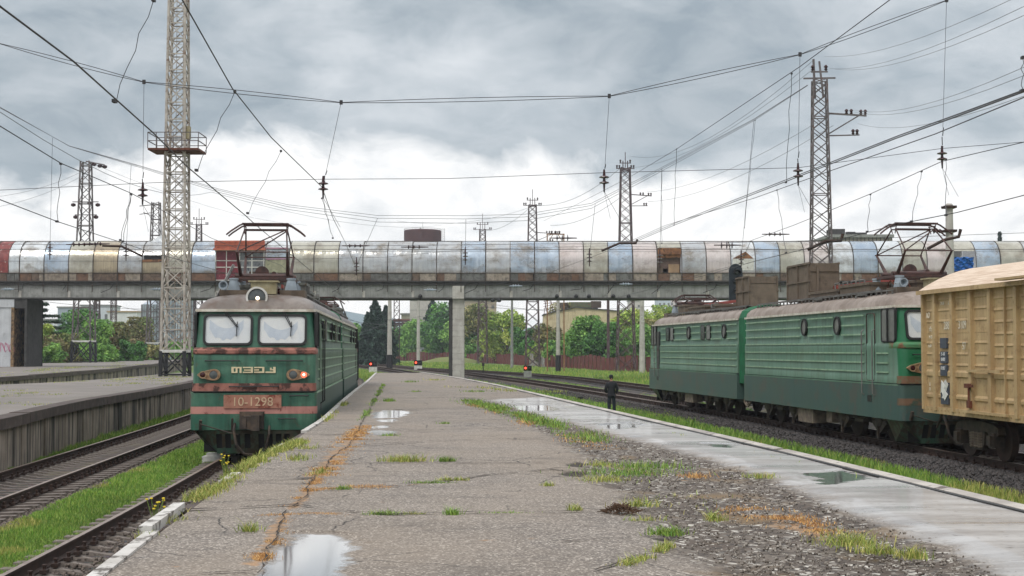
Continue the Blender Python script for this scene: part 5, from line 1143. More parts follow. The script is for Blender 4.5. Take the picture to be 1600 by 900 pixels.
    for i in range(i0, i1):
        x = px0(i) + rnd.uniform(0, .3)
        while x < px0(i + 1) - .4:
            w = rnd.uniform(.5, 1.6); zt_ = rnd.choice((10.2, 10.3, 10.4, 10.6, 11.2)); b = MB(); yy = Y0 + rnd.choice((.35, .5, 3.6)); b.bx(x, x + w, yy, yy + .15, Z1 + .1, zt_); sh(b).build('stall_board', stall[min(3, int(rnd.random() ** .7 * 4))], root); x += w + rnd.uniform(0, .5)
    # lower band of mixed sheets
    cols = [worn('lower band brown', lin(116, 98, 84), lin(96, 80, 70), lin(60, 50, 44), 1.5, .8, t3=.52, e3=.2), worn('lower band rust', lin(122, 92, 74), lin(102, 80, 66), lin(70, 54, 46), 1.5, .8, t3=.54, e3=.2), worn('lower band grey', lin(116, 116, 112), lin(96, 94, 90), lin(60, 56, 52), 1.5, .8, t3=.54, e3=.2), worn('lower band pale', lin(160, 148, 134), lin(136, 124, 110), lin(76, 68, 62), 1.5, .8, t3=.54, e3=.2)]
    for i in range(i0, i1):
        if i in (-6, -5): continue
        x = px0(i) + .04
        while x < px0(i + 1) - .3:
            w = rnd.choice((.7, 1.1, 2.2)); e = min(x + w, px0(i + 1) - .04)
            b = MB(); dy = rnd.uniform(0, .05); b.bx(x, e - .02, Y0 - .02 + dy, Y0 + .06 + dy, Z1 + .04, ZW - .03); sh(b).build('lower_sheet', rnd.choice(cols if i != -13 else cols[3:]), root); x = e
    b = MB(); b.bx(xa, xb, Y0 - .04, Y0 + .04, ZW - .03, ZW + .03); b.bx(xa, xb, Y0 - .04, Y0 + .03, Z1 + .02, Z1 + .09); b.bx(xa, xb, Y0 + W - .04, Y0 + W + .04, ZW - .03, ZW + .03); b.bx(xa, xb, yc - .03, yc + .03, ZT - .02, ZT + .05); b.bx(xa, xb, Y0 + .22, Y0 + .26, 11.95, 12.0)
    b.bx(xa, xb, Y0 + W - .05, Y0 + W + .0, Z1, ZW); sh(b).build('longitudinal_rail', M_['grime'], root)
    for i in range(i0, i1 + 1):
        x = px0(i); b = MB(); b.tube([(x, y - .03 if y < yc else y + .03, z + .02) for y, z in full], .035, 5); b.bar((x, Y0 - .06, Z1), (x, Y0 - .03, ZW), .09); b.bar((x, Y0 - .14, Z0 + .5), (x, Y0 - .12, Z1 + .1), .06)
        b.bar((x, Y0 + W, Z1), (x, Y0 + W, ZW), .09); sh(b).build('arch_rib', M_['grime'], root)
    for i in range(i0 + 1, i1, 2): b = MB(); x = px0(i) + .1; b.bx(x - .12, x + .12, Y0 - .02, Y0 + .06, Z0 + .02, Z0 + .62); sh(b).build('concrete_bracket', M_['conc_pale'], root)
    # hanging cables and lamps below the girder
    b = MB()
    for i in range(26):
        x = xa + 8 + i * 4.3 + rnd.uniform(-1, 1); b.tube([(x, Y0 - .18, Z1 - .1), (x - rnd.uniform(.1, .5), Y0 - .2, Z0 + .8), (x - rnd.uniform(.3, 1.4), Y0 - .2, Z0 + rnd.uniform(.3, .7))], .03, 5)
    sh(b).build('loose_cable', M_['black'], root)
    for px in (345, 483, 657, 770, 780, 870, 900, 920, 958, 982):
        x = P(px, 465, Y0)[0]; b = MB(); b.lathe((x, Y0 - .3, Z0 + rnd.choice((-.25, .12))), [(.02, -.2), (.18, -.14), (.2, 0), (.12, .14), (.03, .18)], 10); sh(b).build('lamp', M_['black'], root)
    # piers
    def pier(px_a, px_b, name, label):
        xA, xB = P(px_a, 500, Y0)[0], P(px_b, 500, Y0)[0]; t = empty(name, ((xA + xB) / 2, Y0 + .2, GZ), label=label, cat='pier'); w = xB - xA; b = MB()
        z = 0
        while z < Z0 - GZ - .9: b.bx(-w / 2 + .0, w / 2, 0, 1.4, z + .02, z + .5); z += .52
        b.bx(-w / 2 + .03, w / 2 - .03, .03, 1.37, 0, Z0 - GZ - .14); b.bx(-w / 2, w / 2, 0, 1.4, z + .02, Z0 - GZ - .13); b.build('shaft', M_['conc_pale'], t)
        f = MB(); f.bx(-w / 2 - .35, -w / 2 - .02, .05, 1.3, 0, Z0 - GZ - .13); f.build('side_shaft', M_['conc_dark'], t); f = MB(); f.bx(-w / 2 - .5, w / 2 + .4, -.15, 1.5, 0, .35); f.build('foot', M_['conc_dark'], t)  # dark left face of the pier, built as a separate darker box
        c = MB(); c.bx(-w / 2, w / 2, -.33, -.17, Z0 - GZ - .1, Z1 - GZ - .4); c.build('bracket_block', M_['conc_pale'], t); return t
    pier(707, 725, 'bridge_pier', 'block built concrete pier of the footbridge standing beside the end of the near platform')
    xA, xB = P(-70, 500, 133)[0], P(20, 500, 133)[0]; xC = P(42, 500, 133)[0]
    t = empty('bridge_pier', (xB, Y0, PZ), label='white graffiti marked stair tower of the footbridge at the left edge', cat='pier')
    b = MB(); b.bx(xA - xB, -.15, .1, W - .1, 0, Z0 - PZ - .14); b.bx(xA - xB, .1, -.0, .1, Z0 - PZ - .9, Z0 - PZ - .14); b.build('white_wall', M_['whitewash'], t)
    b = MB(); b.bx(-.15, .12, -.02, W, 0, Z0 - PZ - .92); b.build('corner_post', worn('yellow brown post', lin(150, 120, 84), lin(120, 100, 76), lin(80, 64, 50), 2, .8, t3=.5), t)
    b = MB(); w = xC - xB - .12; b.bx(.12, .12 + w, W - .3, W, 0, Z0 - PZ - .14); b.bx(w - .1, w + .12, .0, W, 0, Z0 - PZ - .14); b.bx(.12, w, .05, .3, Z0 - PZ - 1.0, Z0 - PZ - .14)
    arch = [(.25, 0), (.25, 3.4)] + [(.25 + (w - .5) / 2 * (1 - math.cos(math.pi * k / 8)), 3.4 + .5 * math.sin(math.pi * k / 8)) for k in range(1, 8)] + [(w - .25, 3.4), (w - .25, 0)]
    b.build('passage_wall', M_['conc_dark'], t); b = MB(); b.add([(x, W - .32, z + .0) for x, z in arch], [tuple(range(len(arch)))]); b.build('arched_opening', M_['black'], t)  # black sheet paints the shade inside the arch
    g = MB(); r = random.Random(5)
    for k in range(6):
        cx = -2.2 + k * .42; g.tube([(cx + .25 * math.cos(q * .9 + k), .08, 1.8 + .45 * math.sin(q * 1.3 + k * 2)) for q in range(9)], .022, 4)
    g.build('graffiti', plain('pink spray paint', lin(206, 120, 150)), t)
    g = MB(); g.tube([(.45 + .22 * 16 * math.sin(a) ** 3 / 16, W - .36, 2.3 + .22 * (13 * math.cos(a) - 5 * math.cos(2 * a) - 2 * math.cos(3 * a) - math.cos(4 * a)) / 16) for a in [i * math.pi / 9 for i in range(19)]], .025, 4)
    g.tube([(.3 + i * .1, W - .36, 1.5 + .15 * (i % 2)) for i in range(9)], .03, 4); g.build('graffiti', plain('pale blue spray paint', lin(150, 200, 214)), t)
footbridge()

# ---------------------------------------------------------------- lattice masts
def lattice(name, label, base, H, w0, w1, mat, group=None, foot=None, leg=.11, steps=None, brace=.05, double=True, ring_every=2, cat='lattice mast'):
    t = empty(name, base, rz=rnd.uniform(-.12, .12) if foot is None else .0, label=label, cat=cat, group=group)
    wd = lambda z: w0 + (w1 - w0) * z / H
    corners = lambda z: [(s * wd(z) / 2, q * wd(z) / 2, z) for s, q in ((-1, -1), (1, -1), (1, 1), (-1, 1))]
    zf = foot or 0; b = MB()
    for i in range(4): b.bar(corners(zf)[i], corners(H)[i], leg)
    b.build('corner_legs', mat, t)
    if foot:
        f = MB()
        for i in range(4): f.bar(corners(0)[i], corners(zf)[i], leg * 1.5)
        for i in range(4):
            a, q = corners(.1)[i], corners(.1)[(i + 1) % 4]; c, d = corners(zf)[i], corners(zf)[(i + 1) % 4]; f.bar(a, d, brace * 1.4); f.bar(q, c, brace * 1.4); f.bar(a, q, brace * 1.4)
        f.build('black_foot', M_['black_paint'], t); g = MB()
        for i in range(4): g.bar(corners(zf)[i], corners(zf)[(i + 1) % 4], leg * 1.3)
        g.build('white_ring', M_['white_paint'], t)
    br = MB(); z = zf; k = 0
    while z < H - .2:
        h = max(.55, wd(z) * (steps or 1.0)); z2 = min(z + h, H); A, B = corners(z), corners(z2)
        for i in range(4):
            j = (i + 1) % 4
            if double: br.bar(A[i], B[j], brace); br.bar(A[j], B[i], brace)
            else: br.bar(*((A[i], B[j]) if (k + i) % 2 == 0 else (A[j], B[i])), brace)
            if k % ring_every == 0: br.bar(A[i], A[j], brace * 1.2)
        z = z2; k += 1
    br.build('bracing', mat, t); return t, wd
def pin_ins(b, c, s=1.0): b.lathe(c, [(.03 * s, 0), (.10 * s, .08 * s), (.05 * s, .14 * s), (.12 * s, .2 * s), (.05 * s, .3 * s)], 8)
def arms(t, z, half, mat, n=2, ins=True, tilt=0.0, y=0.0):
    b = MB(); b.bar((-half, y, z - tilt), (half, y, z + tilt), .10); b.build('cross_arm', mat, t)
    if ins:
        for s in (-1, 1):
            for k in range(n):
                i = MB(); pin_ins(i, (s * (half - .12 - k * .32), y, z + .06), 1.3); i.build('pin_insulator', M_['insul_brown'], t)
def side_bracket(t, z, x0, L, mat):
    b = MB(); b.bar((x0, 0, z + .55), (x0 + L, 0, z + .35), .11); b.bar((x0, 0, z - .9), (x0 + L * .8, 0, z + .35), .08); b.bar((x0, 0, z - .95), (x0 + L * .82, 0, z - .92), .08); b.build('side_bracket', mat, t)
    for xx, zz in ((x0 + L * .5, z + .45), (x0 + L * .62, z + .45), (x0 + L * .86, z + .4), (x0 + L * .97, z + .4), (x0 + L * .66, z - .9), (x0 + L * .76, z - .9)):
        i = MB(); pin_ins(i, (xx, 0, zz), 1.2); i.build('pin_insulator', M_['insul_brown'], t)
def masts():
    # tall floodlight mast on the left platform
    b0 = G(273.5, 588, PZ); t, wd = lattice('lattice_mast', 'tall flaking white lattice mast with railed work platform and black foot, on the left platform', (b0[0], b0[1], PZ), 31, 1.42, .78, M_['lattice_pale'], foot=1.5, leg=.13, brace=.055, steps=.92, ring_every=1)
    z = P(270, 238, b0[1])[2] - PZ; s = .5; b = MB(); b.bx(-1.5, 1.5, -1.1, 1.1, z, z + .12); b.build('work_deck', M_['rust'], t); r = MB()
    for y in (-1.1, 1.1):
        for zz in (.55, 1.05): r.bar((-1.5, y, z + zz), (1.5, y, z + zz), .045)
        for k in range(7): x = -1.5 + k * .5; r.bar((x, y, z + .1), (x, y, z + 1.05), .04)
    for x in (-1.5, 1.5):
        for zz in (.55, 1.05): r.bar((x, -1.1, z + zz), (x, 1.1, z + zz), .045)
    r.build('railing', M_['lattice_grey'], t); c = MB(); c.bx(.45, .85, -.5, -.15, z + .75, z + 1.5); c.build('control_box', M_['hoodbox'], t); l = MB()
    for x in (-.2, .2): l.bar((x, .62, .2), (x, .35, 30.5), .03)
    for k in range(80): zz = .4 + k * .37; y = .62 - .27 * zz / 31; l.bar((-.2, y, zz), (.2, y, zz), .02)
    l.build('ladder', M_['lattice_pale'], t)
    # right mast in front of the footbridge
    b0 = (P(1283, 415, 95)[0], 95, GZ); t, wd = lattice('lattice_mast', 'dark lattice mast with forked top and side bracket, in front of the footbridge', b0, P(1283, 125, 95)[2] - GZ, 1.6, .88, M_['lattice_grey'], leg=.10, brace=.05, steps=.8, double=True, ring_every=6)
    H = P(1283, 125, 95)[2] - GZ; b = MB(); b.bar((-.3, 0, H - 1.2), (-.38, 0, H + 1.4), .14); b.bar((.25, 0, H - 1.2), (.0, 0, H + 1.25), .12); b.build('forked_top', M_['lattice_grey'], t); arms(t, H + .12, 1.05, M_['lattice_grey'], 1, False); arms(t, H + .55, .55, M_['lattice_grey'], 1); side_bracket(t, P(0, 190, 95)[2] - GZ, .45, 2.6, M_['lattice_grey'])
    # masts behind the footbridge
    for px, top, Y, w0, w1, side, lab in ((977, 262, 185, 2.3, 1.15, 1, 'brown lattice mast with two crossarms, tallest behind the middle of the footbridge'), (832, 320, 235, 2.3, 1.2, 1, 'reddish lattice mast with a side bracket, second from the right behind the footbridge'), (754, 358, 300, 2.0, 1.1, 0, 'small distant lattice mast just right of the brown water tower'),
                                          (311, 350, 270, 1.8, .9, 0, 'small distant lattice mast right of the tall white mast')):
        x, y, z = P(px, top, Y); H = z - GZ; m = M_['lattice_brown']; t, wd = lattice('lattice_mast', lab, (x, Y, GZ), H, w0, w1, m, leg=.14, brace=.08, steps=.85, double=True, ring_every=6, group=None)
        sc = Y / 185; arms(t, H - .1, 1.2 * sc, m, 2); arms(t, H + .6 * sc, .75 * sc, m, 1); b = MB(); b.bar((-.3 * sc, 0, H), (-.3 * sc, 0, H + .9 * sc), .12); b.bar((.3 * sc, 0, H), (.3 * sc, 0, H + .9 * sc), .12); b.bar((0, 0, H), (0, 0, H + 2.0 * sc), .09); b.build('top_spike', m, t)
        if side: side_bracket(t, H - 4.0 * sc, .5, 2.9 * sc, m)
    for px, top, pb, Y, w0, w1, lab in ((134.5, 252, 566, 176, 2.35, 1.05, 'grey lattice mast with insulators at its top, left of the tall white mast'), (244, 316, 559.5, 225, 2.3, 1.1, 'grey lattice mast with a small bracket, just left of the tall white mast')):
        x, y, z = P(px, top, Y); zb = PZ; H = z - zb; t, wd = lattice('lattice_mast', lab, (x, Y, zb), H, w0, w1, M_['lattice_grey'], foot=2.6, leg=.16, brace=.08, steps=.95, double=False, ring_every=2)
        if px < 200:
            for q in (((-1.6, 0, H - 5), (1.6, 0, H - 5), .1), ((-1.3, 0, H - 6.6), (1.4, 0, H - 6.6), .1), ((0, 0, H), (2.4, -.5, H - .5), .14)): b = MB(); b.bar(*q); b.build('cross_arm', M_['lattice_grey'], t)
            for xx, zz in ((-1.5, -5.4), (1.5, -5.4), (-1.2, -6.9), (1.3, -6.9), (1.0, -.4), (1.7, -.6), (2.3, -.7), (.5, -5.2)): i = MB(); i.lathe((xx, 0, H + zz), [(.06, -.2), (.3, -.1), (.3, .15), (.06, .25)], 8); i.build('insulator', M_['insul_brown'], t)
        else:
            b = MB(); b.bar((-2.6, 0, H - .6), (.4, 0, H - .3), .12); b.bar((-2.0, 0, H - 1.6), (0, 0, H - 2.4), .1); b.bar((-2.6, 0, H - 1.9), (-.3, 0, H - 1.6), .1); b.build('side_bracket', M_['lattice_grey'], t)
    # rusty lattice portal on the footbridge line
    x, y, z = P(868, 384, 190); t = empty('lattice_portal', (x, 190, GZ), label='rust orange lattice portal frame showing above the middle of the footbridge', cat='lattice portal'); H = P(868, 366, 190)[2] - GZ; m = worn('orange rust steel', lin(150, 112, 76), lin(120, 86, 60), None, 2, .8)
    for s, nm in ((-1, 'upright'), (1, 'upright')):
        b = MB(); b.bar((s * 1.1, -.3, 0), (s * 1.1, -.3, H), .14); b.bar((s * 1.1, .3, 0), (s * 1.1, .3, H), .14)
        for k in range(14): z0 = k * H / 14; b.bar((s * 1.1, -.3, z0), (s * 1.1, .3, z0 + H / 14), .08)
        b.build(nm, m, t)
    b = MB(); b.bar((-1.2, 0, H), (1.2, 0, H), .14); b.bar((-1.2, 0, H - 1.3), (-.3, 0, H), .08); b.bar((1.2, 0, H - 1.4), (.3, 0, H), .08); b.build('crossbeam', m, t)
    for k in (-.5, 0, .5): i = MB(); pin_ins(i, (k, 0, H), 1.5); i.build('pin_insulator', M_['insul_brown'], t)
    # concrete poles
    conc = M_['conc_pale']
    def pole(px, top, Y, w, lab, black=False, arms_=False, number=None, zb=GZ, mat=None):
        x, y, z = P(px, top, Y); t = empty('concrete_pole', (x, Y, zb), label=lab, cat='pole'); H = z - zb; b = MB(); b.lathe((0, 0, 0), [(w * .62, 0), (w * .42, H), (w * .3, H + .05)], 14); b.build('shaft', mat or conc, t, smooth=True)
        if black: b = MB(); b.lathe((0, 0, 0), [(w * .7, 0), (w * .7, 2.2), (w * .6, 2.22)], 14); b.build('black_base', M_['black_paint'], t)
        if arms_:
            b = MB()
            for zz, L in ((H - .1, .55), (H - 1.1, .5), (H - 3.7, .45)): b.bar((-L * (1 if zz < H - .5 else .6), 0, zz), (.2, 0, zz), .07); b.box((0, 0, zz), (.5, .5, .1))
            b.build('bracket', M_['rail_side'], t)
            for zz in (H - 1.1, H - 3.7): i = MB(); i.lathe((-.5, 0, zz), [(.03, -.2), (.1, -.14), (.05, -.08), (.11, -.02), (.05, .04), (.1, .1), (.03, .2)], 10, 'x'); i.build('insulator', M_['insul_brown'], t)
        if number: n = MB(); n.text(number, 1.0, frame_M((0, -w * .62, P(px, 503, Y)[2] - zb), (1, 0, 0), (0, 0, 1))); n.build('number', M_['white_paint'], t)
    pole(1483, 320, 60, .36, 'thick concrete pole with insulator arms behind the tan boxcar roof', False, True)
    pole(609, 470, 205, .62, 'pale concrete pole with black base beyond the end of the near platform', True)
    pole(553, 512, 110, .34, 'slim pole right behind the rear end of the dark green locomotive'); pole(872, 462, 190, .5, 'pale concrete pole with black base in the middle of the red brown fence', True)
    pole(1003, 466, 178, .62, 'concrete pole painted with the number 2 left of the pale green locomotive', False, False, '2'); pole(654, 440, 230, .5, 'thin pole in front of the bushes left of the footbridge pier')
    pole(800, 468, 225, .4, 'thin dull pole among the trees right of the footbridge pier', mat=M_['conc']); pole(950, 400, 210, .4, 'thin steel pole behind the yellow building roof', mat=M_['lattice_brown'])
    for px, top, Y, lab in ((153, 462, 260, 'thin red brown lattice post above the left bushes'),):
        x, y, z = P(px, top + 4, Y); lattice('lattice_mast', lab, (x, Y, GZ), z - GZ, .9, .6, M_['lattice_brown'], leg=.12, brace=.06, steps=1, double=True)
    for px, Y, lab in ((620, 260, 'slim far lattice post right of the dark spruces'), (178, 290, 'slim far lattice post in front of the white factory hall')):
        x, y, z = P(px, 450, Y); lattice('lattice_mast', lab, (x, Y, GZ), z - GZ, 1.1, .9, M_['lattice_brown'], leg=.12, brace=.06, steps=1.2, double=True)
masts()

# ---------------------------------------------------------------- overhead wires
def sag(a, b_, s, n=10):
    a, b_ = Vector(a), Vector(b_); return [a.lerp(b_, i / n) - Vector((0, 0, s * 4 * (i / n) * (1 - i / n))) for i in range(n + 1)]
def disc_ins(b, c, axis='z', n=2, r=.16, p=.16):
    prof = [(.03, -p * n)]
    for i in range(n): z = -p * n / 2 + i * p * 1.15; prof += [(.04, z), (r, z + .03), (r * .9, z + .06), (.05, z + .10)]
    prof += [(.03, p * n)]; b.lathe(c, prof, 12, axis)
def wires():
    R1 = .013
    # near cross-span
    Y = 47.0; t = empty('cross_span_wire', (0, Y, 0), label='nearest cross span cable hung over all tracks with five brown insulators', cat='overhead wire'); t.location = (0, 0, 0)
    up = [(-120, 36), (0, 68), (225, 128), (533, 160), (952, 150), (1250, 85), (1480, 0), (1700, -90)]
    b = MB(); pts = [Vector(P(x, y, Y)) for x, y in up]
    for dy in (0, .07):
        q = []
        for a, c in zip(pts, pts[1:]): q += sag(a + Vector((0, dy, 0)), c + Vector((0, dy, 0)), -.05 + dy * 1.6, 6)[:-1]
        b.tube(q + [pts[-1]], .011, 4)
    b.build('messenger_cable', M_['wire'], t)
    b = MB(); b.tube([P(x, y, Y) for x, y in ((-100, 298), (0, 297), (250, 285), (505, 280), (700, 279), (940, 270), (1247, 262), (1472, 232), (1700, 214))], .009, 4); b.build('lower_cable', M_['wire'], t)
    for (x0, y0), (x1, y1) in (((225, 128), (223, 300)), ((533, 160), (505, 290)), ((952, 150), (944, 280)), ((1250, 85), (1247, 270)), ((1479, 0), (1472, 243))):
        a, c = Vector(P(x0, y0, Y)), Vector(P(x1, y1, Y)); h = MB(); m = a.lerp(c, .82); h.tube([a, m], .007, 4)
        for k in range(3): h.tube([m.lerp(c, k / 3) + Vector((.02 * (-1) ** k, 0, 0)), m.lerp(c, (k + .9) / 3)], .016, 4)
        h.box(tuple(a), (.10, .06, .14)); h.build('hanger', M_['wire'], t)
        i = MB(); disc_ins(i, tuple(c), 'z', 2, .17, .16); i.build('disc_insulator', M_['insul_brown'], t, smooth=False)
        s = MB(); s.tube([c - Vector((0, 0, .3)), c - Vector((0, 0, .42))], .03, 5); s.tube([c - Vector((0, 0, .4)), c + Vector((.55, .1, -1.35))], .006, 4); s.tube([c - Vector((0, 0, .4)), c + Vector((.2, .0, -1.3))], .005, 4); s.build('bridle', M_['wire'], t)
    # second cross-span, at the big masts
    Y = 94.0; t = empty('cross_span_wire', (0, 0, 0), label='second cross span cable with small hanging insulators, tied to the forked right mast', cat='overhead wire')
    up = [(-60, 140), (0, 168), (108, 228), (225, 262), (340, 297), (450, 323), (590, 341), (728, 342), (820, 339), (924, 321), (1034, 264), (1178, 187), (1262, 133)]
    b = MB()
    for dz, dx in ((0, 0), (.22, 0), (-.3, 1)):
        b.tube([Vector(P(x, y, Y)) + Vector((0, 0, dz * (1 - abs(x - 700) / 620))) for x, y in up], .014, 4)
    b.build('messenger_cable', M_['wire_pale'], t)
    b = MB(); b.tube([P(x, y, Y) for x, y in ((-40, 381), (170, 383), (330, 384), (590, 384), (850, 381), (1050, 381), (1265, 376), (1650, 362))], .014, 4); b.tube([P(x, y, Y) for x, y in ((0, 408), (330, 408), (600, 402), (727, 390), (950, 384), (1262, 392))], .009, 4); b.build('lower_cable', M_['wire'], t)
    for (x0, y0), (x1, y1) in (((82, 215), (78, 392)), ((205, 257), (197, 393)), ((590, 341), (557, 416)), ((728, 342), (727, 400)), ((930, 318), (921, 402)), ((1034, 264), (1031, 404)), ((1178, 187), (1158, 405))):
        a, c = Vector(P(x0, y0, Y)), Vector(P(x1, y1, Y)); h = MB(); h.tube([a, c], .012, 4); h.build('hanger', M_['wire'], t); i = MB(); disc_ins(i, tuple(c), 'z', 3, .2, .2); i.build('disc_insulator', M_['insul_brown'], t)
    for x0, y0 in ((880, 372), (1137, 383), (556, 384), (648, 386), (150, 381), (125, 382), (1212, 366)):
        i = MB(); disc_ins(i, P(x0, y0, Y - .05), 'x', 3, .24 if x0 in (880, 1137) else .14, .3); i.build('disc_insulator', M_['insul_brown'], t)
    for x0, y0 in ((12, 452), (245, 452), (672, 453), (806, 447), (978, 444)):
        i = MB(); disc_ins(i, P(x0, y0, Y - .05), 'x', 3, .11, .14); i.build('disc_insulator', M_['insul'], t)
    # catenaries along the tracks: contact wire, messenger, droppers
    def line(px, Ys=None, z=None):
        out = []
        for k, (x, y) in enumerate(px):
            if Ys: out.append(P(x, y, Ys[k]))
            else: out.append(G(x, y, z))
        return out
    def cat_(label, contact, messenger, droppers, r=.012, rm=.013):
        t = empty('overhead_line', (0, 0, 0), label=label, cat='overhead wire')
        if contact: b = MB(); b.tube(contact, r, 5); b.build('contact_wire', M_['wire'], t)
        if messenger: b = MB(); b.tube(messenger, rm, 5); b.build('messenger_wire', M_['wire'], t)
        for a, c in droppers:
            b = MB(); a, c = Vector(a), Vector(c); k = 6; b.tube([a.lerp(c, i / k) + Vector((.03 * math.sin(i * 2.4), 0, 0)) for i in range(k + 1)], min(.011, .0032 + .00012 * a.y), 4); b.box(tuple(a), (.05, .1, .05)); b.box(tuple(c), (.06, .12, .05)); b.build('dropper', M_['wire'], t)
        return t
    zc = 6.12; A = line([(-60, -70), (0, 10), (115, 96), (240, 208), (292, 260), (385, 338), (398, 350)], None, zc) + [P(455, 398, 60), P(515, 447, 95), P(545, 472, 132)]
    B = [P(x, y, Y_) for x, y, Y_ in ((250, -55, 21), (285, 0, 23.5), (363, 138, 30), (424, 215, 36.5), (503, 292, 47), (520, 340, 62), (540, 380, 80), (557, 420, 94), (560, 455, 132))]
    cat_('overhead line above the dark green locomotive, steep wires crossing near the tall white mast', A, B, [(P(367, 143, 30.4), P(307, 266, 30.2)), (P(439, 236, 38.5), P(387, 333, 37.5)), (P(240, 0, 22.0), P(179, 158, 22)), (P(503, 310, 50), P(520, 372, 56))])
    Cc = [P(x, y, Y_) for x, y, Y_ in ((-60, 284, 27), (0, 312, 31), (89, 346, 37), (150, 366, 43), (230, 392, 55), (330, 420, 75), (430, 452, 110))]
    D = [P(x, y, Y_) for x, y, Y_ in ((-60, 160, 27), (0, 197, 30.5), (95, 255, 36), (205, 302, 44), (224, 312, 47), (330, 372, 70), (440, 415, 94), (480, 450, 130))]
    cat_('overhead line above the leftmost track, lowest pair of wires at the left edge', Cc, D, [(P(95, 256, 36), P(89, 346, 36.6)), (P(205, 303, 44), P(188, 375, 47)), (P(205, 304, 44.2), P(192, 377, 48))])
    zc = 6.30; E = [P(x, y, Y_) for x, y, Y_ in ((1700, 276, 30.5), (1600, 305, 33.5), (1495, 332, 36.5), (1400, 351, 40.3), (1262, 388, 47.5), (1180, 408, 57), (1110, 428, 68), (1040, 446, 84), (960, 466, 120))]
    Fm = [P(x, y, Y_) for x, y, Y_ in ((1700, 205, 37), (1600, 222, 40), (1472, 252, 47), (1360, 303, 55), (1240, 352, 68), (1173, 376, 82), (1158, 412, 94), (1050, 440, 120))]
    cat_('overhead line above the freight train, touching the raised pantograph on the right', E, Fm, [(P(1478, 250, 46.5), P(1478, 336, 38)), (P(1440, 268, 49), P(1424, 346, 40)), (P(1360, 304, 55), P(1355, 362, 43)), (P(1214, 297, 60), P(1228, 395, 52))])
    Hh = [P(x, y, Y_) for x, y, Y_ in ((1700, 105, 22), (1600, 143, 25), (1500, 180, 29), (1400, 216, 35), (1250, 275, 47), (1155, 312, 60), (1053, 352, 78), (990, 379, 94))]
    t = cat_('doubled heavy feeder wire rising to the right edge, thickest wire above the boxcar', None, Hh, [(P(1237, 115, 46.4), P(1228, 285, 49)), (P(1057, 233, 75), P(1053, 352, 78)), (P(1598, 90, 25), P(1597, 142, 25))], rm=.016)
    b = MB(); b.tube([Vector(p) + Vector((.08, 0, .03 + .0012 * p[1])) for p in Hh], .015, 5); b.build('messenger_wire', M_['wire'], t); b = MB(); b.tube([P(x, y, Y_) for x, y, Y_ in ((1700, 112, 22), (1600, 152, 25), (1462, 209, 31), (1300, 266, 42), (1180, 309, 56), (1040, 352, 80), (950, 392, 100), (760, 462, 132))], .012, 5); b.build('contact_wire', M_['wire'], t)
    I = [P(x, y, Y_) for x, y, Y_ in ((1420, -25, 33), (1390, 0, 34), (1250, 104, 45), (1057, 233, 76), (985, 276, 94), (900, 320, 120), (850, 345, 150))]
    cat_('steep messenger wire falling from the top right edge towards the middle masts', None, I, [(P(1180, 188, 94), P(1163, 356, 94)), (P(1034, 264, 94), P(1034, 380, 94))])
    # wires between masts, far telephone wires
    t = empty('line_wires', (0, 0, 0), label='thin wires strung from the forked right mast to the top right corner', cat='overhead wire')
    for s, e in (((1288, 88), (1600, -10)), ((1296, 107), (1600, 10)), ((1304, 108), (1600, 24)), ((1335, 172), (1600, 105)), ((1335, 175), (1600, 118)), ((1340, 193), (1600, 150))):
        b = MB(); a, c = Vector(P(*s, 95)), Vector(P(*e, 40)); b.tube(sag(a, c, .55), .009, 4); b.build('line_wire', M_['wire_pale'], t)
    t = empty('line_wires', (0, 0, 0), label='thin wires strung between the forked right mast and the brown masts behind the footbridge', cat='overhead wire')
    for (s, ys), (e, ye), sg in (((1270, 95), 95), ((985, 244), 185), 2.2), (((1268, 110), 95), ((985, 262), 185), 1.5), (((1300, 177), 95), ((1010, 300), 185), 1.2), (((1302, 196), 95), ((1012, 315), 185), 1.2), (((970, 262), 185), ((834, 320), 235), 1.6), (((980, 300), 185), ((860, 352), 235), 1.2), (((830, 322), 235), ((755, 360), 300), 1.2):
        b = MB(); b.tube(sag(P(*s, ys), P(*e, ye), sg), .016 if ye < 200 else .03, 4); b.build('line_wire', M_['wire_pale'], t)
    t = empty('line_wires', (0, 0, 0), label='thin wires crossing the sky low on the left behind the lattice masts', cat='overhead wire')
    for (s, ys), (e, ye), sg in (((150, 258), 176), ((480, 352), 300), 1.5), (((140, 262), 176), ((-60, 310), 150), 1.0), (((140, 268), 176), ((-60, 330), 150), 1.0), (((0, 175), 60), ((330, 300), 140), 1.5), (((330, 300), 140), ((690, 352), 260), 1.5), (((250, 320), 225), ((310, 352), 270), .6), (((620, 345), 250), ((834, 322), 235), 1.5):
        b = MB(); b.tube(sag(P(*s, ys), P(*e, ye), sg), .018, 4); b.build('line_wire', M_['wire_pale'], t)
    # steady arms
    for a, m, c, Y_, w, lab in (((160, 384), (190, 385), (222, 400), 60, .05, 'dark steady arm clamped to the wire before the left end of the footbridge'), ((940, 392), (968, 380), (994, 380), 80, .07, 'dark steady arm hanging before the middle of the footbridge'), ((1262, 390), (1290, 377), (1314, 376), 48, .06, 'dark steady arm beside the forked right mast'), ((1449, 389), (1475, 375), (1498, 370), 42, .05, 'dark steady arm beside the thick concrete pole')):
        b = MB(); b.tube([P(*a, Y_), P(*m, Y_), P(*c, Y_), tuple(Vector(P(*c, Y_)) + Vector((.06, 0, .22)))], w, 6); o = b.build('steady_arm', M_['rail_side']); tag(o, lab, 'steady arm')
    # wires seen under the footbridge
    t = empty('line_wires', (0, 0, 0), label='dark wires sagging below the footbridge deck over the far tracks', cat='overhead wire')
